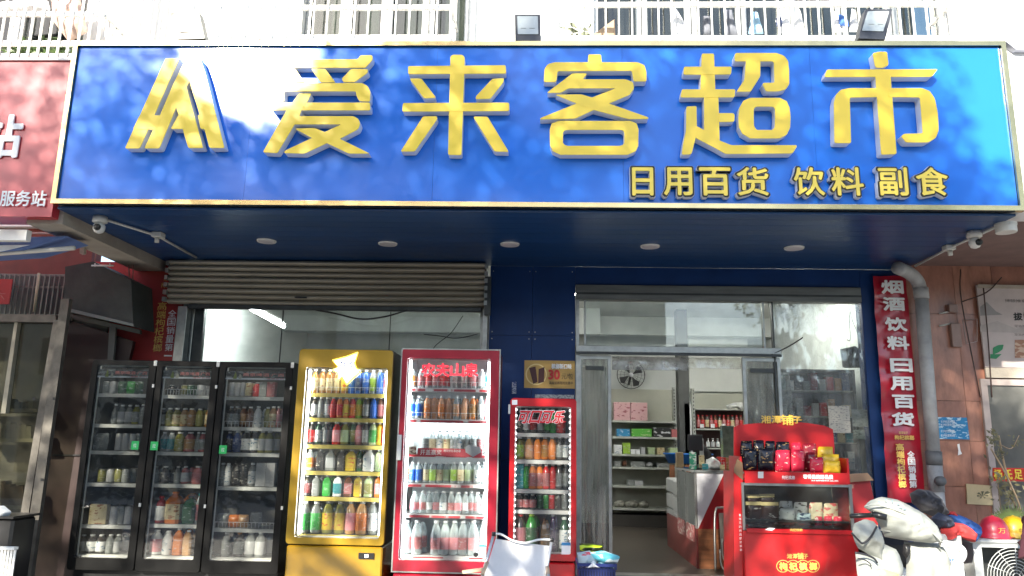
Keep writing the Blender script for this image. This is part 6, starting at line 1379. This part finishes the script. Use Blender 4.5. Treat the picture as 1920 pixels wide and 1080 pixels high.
# blue basket with snack bags
bk = T('blue_basket', 'navy plastic lattice basket full of snack bags below the scarlet fridge', 'basket', (.47, 6.25, 0))
NAV = mat('navy_plastic', (.012, .025, .14), .4, var=.15); x0, x1, z0, z1 = rect(1085, 1062, 1154, 1080, 6.1); y0, y1 = 6.1, 6.38
ring('rim', x0-.01, x1+.01, z1-.02, z1+.015, x0+.001, x1-.001, z1-.018, z1-.001, y0-.012, y0-.001, NAV, bk)
box('rim_front', x0-.01, x1+.01, y0-.014, y0, z1-.001, z1+.022, NAV, bk); box('rim_side', x0-.012, x0, y0, y1, z1, z1+.022, NAV, bk); box('rim_side', x1, x1+.012, y0, y1, z1, z1+.022, NAV, bk)
for k in range(14): x = x0+(x1-x0-.008)*k/13; box('bar', x, x+.008, y0, y0+.006, 0, z1-.002, NAV, bk)
for k in range(8): z = z1*(k+.4)/8; box('bar', x0, x1, y0+.0065, y0+.011, z, z+.014, NAV, bk)
box('shade_fill', x0+.004, x1-.004, y0+.014, y1, .02, z1-.03, mat('navy_shadow', (.008, .014, .06), .6), bk)  # dark block put in for the shade inside the lattice
for (a, lab, m, P, Y) in ((0, 'black snack bag with lime stripe on top of the blue basket', printmat('black_lime_bag', (.012, .02, .008), (.45, .6, .02), 9, .56, rough=.3, stretch=(.4, 1, 4)), [(1086, 1019), (1132, 1021), (1130, 1036), (1088, 1036)], 6.3),
    (1, 'light blue snack bag with white print lying across the basket', printmat('sky_bag', (.10, .42, .52), (.6, .7, .72), 10, .55, rough=.3), [(1106, 1036), (1130, 1032), (1163, 1043), (1158, 1055), (1132, 1056), (1112, 1048)], 6.12),
    (2, 'pale grey-blue bag with red spots at the fridge side of the basket', printmat('pale_red_bag', (.35, .45, .5), (.5, .05, .08), 9, .6, rough=.3), [(1082, 1036), (1106, 1032), (1122, 1050), (1112, 1064), (1086, 1062)], 6.14),
    (3, 'white triangular corner of a bag poking up in the basket', mat('white_foil', (.65, .66, .68), .4), [(1098, 1064), (1113, 1050), (1126, 1064)], 6.11), (4, 'blue grey bag at the doorway side of the basket', printmat('blue_grey_bag', (.08, .25, .35), (.3, .35, .4), 12, .55, rough=.3), [(1118, 1050), (1155, 1052), (1152, 1066), (1122, 1066)], 6.16)):
    tag(ppillow('snack_bag', P, Y, .04, m, n=24, rings=4, wr=.02, ws=18, seed=a, back=.8), lab, 'snack bag', 'snack bags in the blue basket')
# canvas chair
chr_ = T('canvas_chair', 'folding chair with white canvas back in front of the crimson fridge', 'folding chair', (-.12, 5.3, 0))
Yc = 5.4; CAN = mat('white_canvas', (.66, .66, .67), .8, var=.06, scale=4, bump=.2, bscale=90); CHM = mat('grey_chair_tube', (.5, .5, .5), .35, metal=.7)
A, B, C, D = PY(926, 1001, Yc), PY(1035, 1012, Yc), PY(1020, 1090, Yc-.03), PY(903, 1086, Yc-.03)
V, F = [], []; NX, NZ = 14, 10
ptl, ptr, pbr, pbl = PY(929, 1010, Yc), PY(1034, 1024, Yc), PY(1016, 1110, Yc-.05), PY(900, 1105, Yc-.05)
for j in range(NZ+1):
    for i in range(NX+1):
        u, v = i/NX, j/NZ; p = ptl.lerp(ptr, u).lerp(pbl.lerp(pbr, u), v); V.append((p.x, p.y+.035*math.sin(math.pi*u)+.004*noise.noise(Vector((u*6, v*9, 1))), p.z-.006*math.sin(math.pi*u)*(1-v)))
for j in range(NZ):
    for i in range(NX): q = j*(NX+1)+i; F.append((q, q+NX+1, q+NX+2, q+1))
mk('back_canvas', V, F, CAN, chr_, smooth=True)
seatz = .40
lx, rx = A.x-.04, B.x-.03
tube('back_post', [A, D+(D-A)*.2, (lx, 5.38, seatz)], .011, CHM, chr_); tube('back_post', [B, C+(C-B)*.2, (rx, 5.38, seatz)], .011, CHM, chr_)
tube('top_knob', [A+Vector((0, 0, -.012)), A+Vector((0, 0, .012))], .015, BLACK, chr_); tube('top_knob', [B+Vector((0, 0, -.012)), B+Vector((0, 0, .012))], .015, BLACK, chr_)
tube('top_strap', curve([A, PY(940, 1002, Yc), PY(960, 1013, Yc), PY(985, 1018, Yc), PY(1010, 1012, Yc), B], 6), .0075, WHITE, chr_)
box('seat_canvas', lx, rx, 4.95, 5.36, seatz-.01, seatz, CAN, chr_)
for x in (lx, rx):
    tube('leg', [(x, 5.38, seatz), (x, 4.95, .01)], .011, CHM, chr_); tube('leg', [(x, 4.95, seatz), (x, 5.38, .01)], .011, CHM, chr_)
    tube('arm_support', [(x, 4.97, seatz), (x, 4.97, .60)], .011, CHM, chr_)
pprism('armrest', [(866, 1071), (905, 1066), (906, 1071), (868, 1076)], 5.2, .04, mat('tan_wood', (.50, .36, .24), .5, var=.1), chr_)
V_ = Vector; tube('armrest_rail', [(lx, 4.95, .60), (lx, 5.36, .60)], .013, MATS['tan_wood'], chr_); tube('armrest_rail', [(rx, 4.95, .58), (rx, 5.36, .58)], .013, MATS['tan_wood'], chr_)

# scooter with white quilted apron
def P8(x, y): return (1580+x/2.841, 700+y/2.841)
def pl8(name, pts, Y, th, m, parent, **k): return pillow(name, px_poly([P8(*p) for p in pts], Y), Y, th, m, parent, **k)
SW = mat('white_quilted_fabric', (.31, .325, .30), .6, var=.12, scale=5, bump=.8, bscale=11); PIP = mat('black_piping', (.015, .015, .02), .5)
sc = T('motor_scooter', 'scooter draped in white quilted wind apron and hood beside the snack stand', 'scooter', (2.9, 5.7, 0))
Yq = 5.75
hood = [(112, 712), (140, 680), (205, 657), (290, 672), (350, 700), (430, 745), (500, 815), (530, 895), (470, 905), (330, 890), (225, 872), (190, 800), (150, 740)]
pl8('hood', hood, Yq-.05, .13, SW, sc, wr=.055, ws=9, n=60, rings=12, seed=3, center=px_poly([P8(340, 790)], Yq)[0])
pl8('apron_front', [(325, 895), (520, 905), (560, 960), (600, 1080), (600, 1260), (330, 1260), (340, 1000)], Yq+.02, .07, SW, sc, wr=.03, ws=6, n=50, rings=8, seed=4)
tube('piping', curve([PY(*P8(*p), Yq-.17) for p in ((118, 708), (180, 700), (300, 735), (420, 800), (500, 870), (526, 898))], 5), .006, SW, sc)
tube('piping', curve([PY(*P8(*p), Yq-.10) for p in ((200, 835), (300, 850), (420, 865), (525, 900))], 5), .005, SW, sc)
# leaf print on the hood
LP = mat('pale_blue_print', (.22, .34, .38), .6, var=.1)
for k, (cx_, cy2, an) in enumerate(((205, 690, 2.4), (235, 680, 1.9), (262, 688, 1.4), (290, 700, .9), (240, 705, 2.8), (300, 718, .4), (320, 722, .1))):
    dx_, dy_ = math.cos(an)*24, -math.sin(an)*14
    P = [(cx_, cy2), (cx_+dx_*.5-dy_*.25, cy2+dy_*.5+dx_*.2), (cx_+dx_, cy2+dy_), (cx_+dx_*.5+dy_*.25, cy2+dy_*.5-dx_*.2)]
    pprism('leaf_print', [P8(*p) for p in P], Yq-.17, .003, LP, sc)
# hand mitts
pl8('hand_mitt', [(50, 850), (60, 800), (120, 775), (170, 790), (190, 830), (210, 900), (205, 1010), (130, 960), (80, 930), (62, 890)], Yq-.14, .10, SW, sc, wr=.05, ws=10, n=44, seed=6)
tube('mitt_piping', curve([PY(*P8(*p), Yq-.262) for p in ((48, 850), (85, 890), (110, 905), (150, 870), (182, 815))], 5), .007, PIP, sc)
pl8('hand_mitt', [(68, 960), (150, 960), (200, 900), (290, 940), (318, 1020), (310, 1130), (240, 1160), (90, 1150), (75, 1050)], Yq-.12, .11, SW, sc, wr=.05, ws=9, n=44, seed=7)
tube('mitt_piping', curve([PY(*P8(*p), Yq-.258) for p in ((66, 955), (120, 965), (165, 985), (185, 1010))], 5), .007, PIP, sc); tube('mitt_piping', curve([PY(*P8(*p), Yq-.262) for p in ((80, 985), (120, 995), (148, 1015), (150, 1028))], 5), .004, PIP, sc)
tube('handlebar', [PY(*P8(38, 760), Yq-.1), PY(*P8(160, 755), Yq-.12)], .017, BLACK, sc); tube('grip', [PY(*P8(155, 748), Yq-.16), PY(*P8(235, 768), Yq-.2)], .022, BLACK, sc, seg=12)
pl8('clip_box', [(322, 908), (360, 908), (358, 960), (340, 990), (318, 960)], Yq-.08, .03, BLACK, sc, n=20, rings=4)
tube('screen_pipe', curve([PY(*P8(*p), Yq-.05) for p in ((520, 905), (600, 918), (640, 945), (635, 985), (600, 1020), (590, 1090), (590, 1250))], 6), .024, WHITE, sc, seg=10)
prism('leg_shield', [(2.62, .3), (3.0, .3), (2.95, .62), (2.7, .62)], 5.80, 5.86, WHITE, sc)
def wheel(y):
    P = [Vector((2.8, y+.2*math.cos(a/20*6.283), .22+.2*math.sin(a/20*6.283))) for a in range(21)]
    w = tube('wheel', P, .04, BLACK, sc, seg=8); tube('rim', [(2.76, y, .22), (2.84, y, .22)], .13, CHM, w, seg=16)
wheel(5.5); wheel(6.6)
box('floor_board', 2.66, 2.94, 5.85, 6.25, .26, .32, BLACK, sc, b=.02); box('seat', 2.66, 2.94, 6.25, 6.8, .5, .72, BLACK, sc, b=.05); box('rear_body', 2.68, 2.92, 6.3, 6.75, .33, .498, WHITE, sc, b=.04)
tag(ppillow('yellow_card', [P8(190, 1065), P8(215, 1038), P8(300, 1070), P8(290, 1110), P8(200, 1120)], Yq-.26, .02, mat('tan_leather', (.55, .38, .18), .5), n=20, rings=3), 'tan piece of card tucked at the foot of the white hand mitt', 'card')

# air conditioner units, jackets, helmets
ACW = mat('ac_white', (.46, .48, .48), .45, var=.06)
Ya = 6.6
ac = T('air_conditioner', 'white outdoor air conditioner unit with round fan grille under the helmets', 'air conditioner', (3.9, 6.75, 0))
ax0, ax1 = PY(*P8(700, 1000), Ya).x, 4.5; az = PY(*P8(800, 905), Ya).z
gx, gz = PY(*P8(925, 1085), Ya).x, PY(*P8(925, 1085), Ya).z
shell('casing', ax0, ax1, Ya, Ya+.32, az-.60, az, .02, ACW, DARKMETAL, ac)
box('top_lid', ax0-.03, ax1+.02, Ya-.02, Ya+.34, az+.001, az+.03, ACW, ac, b=.008)
box('front_strip', ax0, gx-.255, Ya-.004, Ya-.0005, az-.60, az, ACW, ac)
box('front_strip', gx-.254, ax1, Ya-.004, Ya-.0005, gz+.225, az, ACW, ac)
for k in range(9):
    r = .03+k*.025
    P = [Vector((gx+r*math.cos(2*math.pi*q/28), Ya-.006, gz+r*math.sin(2*math.pi*q/28))) for q in range(29)]; tube('grille_ring', P, .0035, mat('grille_pale', (.45, .47, .47), .4), ac, seg=4)
for k in range(10): a = k/10*6.283; tube('grille_spoke', [(gx+.03*math.cos(a), Ya-.002, gz+.03*math.sin(a)), (gx+.235*math.cos(a+.25), Ya-.002, gz+.235*math.sin(a+.25))], .003, MATS['grille_pale'], ac, seg=4)
box('foot', ax0+.05, ax1-.05, Ya+.03, Ya+.28, 0, az-.602, DARKMETAL, ac)
wb = T('appliance_box', 'white appliance box with blue lettering behind the scooter', 'appliance', (3.15, 6.4, 0))
bx0, bx1, bz0, bz1 = rect(1752, 1002, 1808, 1100, 6.3); box('body', bx0, bx1, 6.3, 6.62, 0, bz1, ACW, wb, b=.01)
ptext('lettering', 'Haier', 1757, 1042, 1790, 1056, 6.292, mat('blue_lettering', (.02, .12, .45), .4, var=0), wb)
JB = mat('black_jacket', (.018, .018, .024), .75, var=.4, bump=.4, bscale=25, sheen=.3); JBL = mat('blue_jacket', (.02, .08, .28), .7, var=.25, bump=.4, bscale=25); JR = mat('red_jacket', (.42, .035, .035), .75, var=.25, bump=.4, bscale=25); JN = mat('navy_jacket', (.03, .04, .07), .7, var=.3, bump=.4)
def jacket(pts, Y, th, m, label, seed):
    o = pl8('jacket', pts, Y, th, m, None, wr=.11, ws=10, n=60, rings=10, seed=seed); tag(o, label, 'jacket', 'jackets piled by the drainpipe')
jacket([(358, 640), (400, 615), (470, 625), (530, 690), (560, 745), (500, 770), (420, 740), (370, 690)], 6.5, .14, JB, 'black jacket slumped on top of the pile beside the drainpipe', 1)
jacket([(470, 770), (510, 740), (560, 760), (575, 800), (545, 825), (500, 820)], 6.35, .12, JN, 'small dark navy bundle in the middle of the jacket pile', 2)
jacket([(555, 755), (610, 750), (680, 780), (730, 815), (725, 850), (700, 900), (640, 870), (590, 820)], 6.5, .12, JBL, 'blue jacket spread behind the red one on the pile', 3)
jacket([(520, 830), (560, 790), (640, 800), (700, 850), (690, 900), (640, 880), (590, 860), (530, 890)], 6.35, .12, JR, 'faded red jacket lying over the white appliance box', 4)
jacket([(545, 738), (590, 735), (612, 760), (570, 765)], 6.55, .05, JR, 'thin bright red sleeve showing at the top of the blue jacket', 5)
jacket([(500, 740), (560, 745), (560, 900), (640, 1100), (690, 1150), (600, 1150), (520, 1000)], 6.66, .08, JB, 'black garment hanging down behind the white appliance box', 6)
hz = az+.032
def helmet(px, r, m, label, Y, brim_dir, ch_, chm):
    c = PY(*P8(px, 900), Y); t = T('safety_helmet', label, 'helmet', (c.x, Y, hz), 'helmets on the air conditioner')
    V, F, fm = latheVF([(r*1.12, 0), (r*1.14, .008), (r*1.0, .02), (r*.99, .05), (r*.9, .10), (r*.7, .14), (r*.4, .165), (.02, .172)], 26); V = [(v[0]*1.12, v[1], v[2]) for v in V]; mk('shell', V, F, m, t, smooth=True, local=True)
    P = [(math.cos(a)*r*1.2, math.sin(a)*r*1.2) for a in np.linspace(-1.2, 1.2, 14)]
    V = [(brim_dir*(p[0]+.03), p[1]*.9, .012) for p in P]+[(brim_dir*p[0]*.75, p[1]*.7, .02) for p in P]; F = [(i, i+1, i+15, i+14) for i in range(13)]; mk('brim', V, F, m, t, local=True)
    V = [(-.02+.012*s, -r*.93+.012, z) for s, z in ((-1, .03), (1, .03))]
    ch_o, F = glyphVF(ch_, -.025, .035, .045, .085, 0); mk('badge', [(v[0], v[1]-r*1.0, v[2]) for v in ch_o], F, chm, t, local=True)
    tube('ridge', [(c.x+(a)*1.0, Y-.0, hz+.172-abs(a)*.45) for a in np.linspace(-r*.6, r*.6, 7)], .008, m, t)
helmet(812, .105, mat('red_helmet', (.50, .02, .05), .35, coat=.5, var=.12), 'red safety helmet with small yellow mark on the air conditioner', 6.72, 1, '万', GPRINT)
helmet(922, .105, mat('yellow_helmet', (.75, .48, .015), .35, coat=.5, var=.12), 'yellow safety helmet with dark lettering on the air conditioner', 6.78, -1, '中建', INK)
jacket([(960, 760), (1000, 740), (1050, 900), (1010, 1000), (935, 985), (950, 900)], 6.3, .10, mat('maroon_cloth', (.07, .02, .03), .8, var=.3), 'dark maroon cloth bundle at the very end of the air conditioner', 8)
# potted branches at the tiled shop window
br = T('branching_plant', 'leggy plant with crossing branches and narrow leaves before the dusty window', 'plant', tuple(PY(1890, 1010, 7.0)))
BRK = mat('pale_branch', (.30, .22, .14), .7, var=.25)
def bl(pts, r): tube('branch', curve([PY(*P8(*p), Y) for (p, Y) in pts], 4), r, BRK, br, seg=5)
bl([((960, 830), 7.1), ((900, 640), 7.1), ((860, 480), 7.12), ((830, 330), 7.1)], .009); bl([((900, 860), 7.0), ((950, 740), 7.0), ((880, 560), 7.0), ((790, 400), 7.0)], .008)
bl([((960, 760), 7.15), ((920, 700), 7.15), ((850, 600), 7.15)], .007); bl([((840, 380), 7.1), ((900, 400), 7.1), ((940, 330), 7.1)], .004); bl([((860, 830), 7.1), ((840, 700), 7.1), ((825, 560), 7.1)], .006)
random.seed(21)
V, F = [], []
def leafs(c, n, r, ln, ht=1.0, up=.0):
    for i in range(n):
        p = Vector(c)+Vector((random.gauss(0, r), random.gauss(0, r*.5), random.gauss(0, r*ht))); a = random.uniform(0, 6.283)
        d = Vector((math.cos(a), -.4*random.random(), math.sin(a)*.7+up)).normalized(); s = d.cross(Vector((random.gauss(0, .4), 1, random.gauss(0, .4)))).normalized(); l = ln*random.uniform(.6, 1.3); w = l*.2
        b = len(V); V.extend([p, p+d*l*.45+s*w, p+d*l, p+d*l*.45-s*w]); F.append((b, b+1, b+2, b+3))
for (x, y, n, r, l) in ((800, 350, 34, .03, .045), (920, 350, 14, .035, .04), (835, 420, 20, .03, .04), (850, 560, 16, .05, .06), (870, 660, 24, .05, .06), (900, 620, 14, .05, .06)): leafs(PY(*P8(x, y), 7.08), n, r, l)
for k, f_ in enumerate([(V, F)]): tag(mk('foliage', V, F, mat('dull_olive_leaf', (.13, .12, .06), .55, var=.5, scale=9), br), kind='stuff')
V, F = [], []
for (x, y) in ((870, 730), (890, 780), (850, 760), (915, 720)):
    c = PY(*P8(x, y+60), 7.0)
    for q in range(13):
        a = -1.3+2.6*q/12; d = Vector((math.sin(a), -.1, math.cos(a))); s = Vector((math.cos(a), 0, -math.sin(a))); b = len(V); l = .15
        V.extend([c, c+d*l*.5+s*.008, c+d*l, c+d*l*.5-s*.008]); F.append((b, b+1, b+2, b+3))
tag(mk('fan_leaves', V, F, mat('fan_leaf_green', (.12, .17, .05), .5, var=.3), br), kind='stuff')
V, F = [], []
c = Vector((PY(1895, 1010, 7.0).x, 7.1, 0)); Vp, Fp, _ = latheVF([(.14, 0), (.19, .3), (.2, .32), (.17, .32)], 18); mk('pot', [(v[0]+c.x, v[1]+c.y, v[2]) for v in Vp], Fp, mat('clay_pot', (.3, .12, .07), .7), br)

# ================================================================== THE STREET BEHIND THE CAMERA (seen in reflections, and what shades the front)
rng = np.random.default_rng(5)
def in_cyl(P, a, d, r):
    q = P-np.array(a); t = q@np.array(d); return np.linalg.norm(q-np.outer(t, d), axis=1) < r
gap_o = tuple(PY(470, 92, SIGNY)); gap_d = tuple(SUN)  # axis of the gap cut through the leaves so sun glints on the sign
BARK = mat('bark', (.09, .07, .05), .9, var=.3, bump=.6)
LF1 = mat('street_tree_leaf', (.055, .10, .025), .5, var=.35, scale=1.5)
def street_tree(x, y, h, blobs, n, label, leaf=.16, gaps=(), filt=None, cl=-.1):
    t = T('street_tree', label, 'tree', (x, y, -.01), 'street trees across the pavement')
    cr0 = blobs[0]
    tube('trunk', curve([(x, y, 0), (x+.1, y, h*.3), (x-.05, y+.1, h*.55)], 5), [.2-.004*i for i in range(11)], BARK, t, seg=10)
    for b in blobs: tube('limb', curve([(x-.05, y+.1, h*.5), ((x+b[0])/2, (y+b[1])/2+.1, (h*.5+b[2])/2+.3), (b[0], b[1], b[2])], 4), [.1-.0085*i for i in range(9)], BARK, t, seg=7)
    Ps = []
    tot = sum(b[3]*b[4]*b[5] for b in blobs)
    for b in blobs:
        k = int(n*b[3]*b[4]*b[5]/tot); u = rng.normal(size=(k, 3)); u /= np.linalg.norm(u, axis=1)[:, None]; u *= (rng.random(k)**.45)[:, None]
        Ps.append(u*np.array(b[3:6])+np.array(b[:3]))
    P = np.concatenate(Ps)
    clump = np.array([noise.noise(Vector(p)*.9) for p in P]); P = P[clump > cl]
    if filt: P = filt(P)
    for (a, d, r) in gaps: P = P[~in_cyl(P, a, d, r)]
    k = len(P); d = rng.normal(size=(k, 3)); d[:, 2] -= .4; d /= np.linalg.norm(d, axis=1)[:, None]; e = rng.normal(size=(k, 3)); s = np.cross(d, e); s /= np.linalg.norm(s, axis=1)[:, None]
    L_ = (leaf*rng.uniform(.6, 1.3, k))[:, None]
    if filt: L_ = L_*np.where(P[:, 2]-(SIGNY-P[:, 1])*(S3[2]/-S3[1]) > 2.5, .5, 1.0)[:, None]
    Q = np.stack([P, P+d*L_*.5+s*L_*.28, P+d*L_, P+d*L_*.5-s*L_*.28], 1).reshape(-1, 3)-np.array([x, y, -.01])
    me = bpy.data.meshes.new('crown'); me.vertices.add(4*k); me.vertices.foreach_set('co', Q.ravel()); me.loops.add(4*k); me.loops.foreach_set('vertex_index', np.arange(4*k)); me.polygons.add(k)
    me.polygons.foreach_set('loop_start', np.arange(0, 4*k, 4)); me.polygons.foreach_set('loop_total', np.full(k, 4)); me.update(calc_edges=True); me.materials.append(LF1)
    tag(link('crown', me, t), kind='stuff')
S3 = np.array(SUN)

def crown_filter(P):
    """trims the unseen crown by its shade: screens the sign, leaves the upper wall sunlit"""
    zw = P[:, 2]-(7.4-P[:, 1])*(S3[2]/-S3[1])*1.0
    zs = P[:, 2]-(SIGNY-P[:, 1])*(S3[2]/-S3[1])
    keep = zw < 4.55+.25*np.array([noise.noise(Vector(p)*1.3) for p in P])
    xs = P[:, 0]+(SIGNY-P[:, 1])*(S3[0]/S3[1])
    nn = np.array([noise.noise(Vector(p)*1.1)*1.0+noise.noise(Vector(p)*3.5)*.5 for p in P])
    keep &= (zs < 2.6) | (xs < 2.85+(4.5-zs)*.55+nn)
    cl2 = np.array([noise.noise(Vector(p)*1.0) for p in P])
    thin = np.where(zs > 2.5, SIGN_KEEP, np.where(cl2 > -.2, .17, 0))
    thin = np.where(zs < .75, np.where(cl2 > .0, .13, 0), thin)
    return P[keep & (rng.random(len(P)) < thin)]
SIGN_KEEP = .6
cx_ = -4.2
street_tree(cx_+.4, -3.7, 8.5, [(cx_-3.4, -4, 8.2, 2.6, 1.9, 1.9), (cx_-1.2, -3.9, 8.8, 2.4, 1.9, 1.7), (cx_+1.2, -3.9, 8.9, 2.4, 1.9, 1.7), (cx_+3.4, -3.9, 8.5, 2.5, 1.9, 1.9), (cx_, -4, 7.2, 5.2, 1.6, 1.5), (cx_+4.6, -4, 7.6, 1.8, 1.5, 1.6), (cx_-5.2, -4, 7.5, 1.6, 1.5, 1.6)], 115000,
    'broad street tree across the pavement shading the shop front', leaf=.2, gaps=[(gap_o, gap_d, .56)], filt=crown_filter, cl=-1)
street_tree(7.6, -4.2, 8, [(7.2, -4.2, 5.6, 2.4, 1.8, 1.5), (8.6, -4.4, 6.6, 1.6, 1.5, 1.2), (6.2, -4.2, 7.3, 1.5, 1.3, 1.0)], 5000, 'smaller street tree farther along the pavement, by the road')
# buildings over the road
for (x0, x1, hh, c, lab) in ((-26, -8.5, 9, (.42, .38, .33), 'beige row building on the far side of the road, to the red sign end'), (-8, 5, 7.5, (.36, .36, .36), 'grey row building directly across the road'), (5.5, 24, 5.0, (.45, .42, .40), 'low pale row building across the road, to the tiled wall end')):
    b = T('row_building', lab, 'building', ((x0+x1)/2, -18, 0)); m = mat('facade_'+str(int(x0)+30), c, .8, var=.1)
    box('facade', x0, x1, -20, -14.5, -.1, hh, m, b); box('roof_edge', x0-.1, x1+.1, -20.1, -14.3, hh+.002, hh+.25, WHITE, b)
    nwn = int((x1-x0)/3)
    for k in range(nwn):
        for z in (3.6, 6.2):
            if z+1.5 > hh: continue
            w = box('window', x0+1+k*3, x0+2.6+k*3, -14.49, -14.45, z, z+1.4, DARKMETAL, b)
        box('shop_opening', x0+.6+k*3, x0+3.0+k*3, -14.485, -14.45, 0, 2.6, mat('dark_opening', (.03, .03, .03), .5), b)
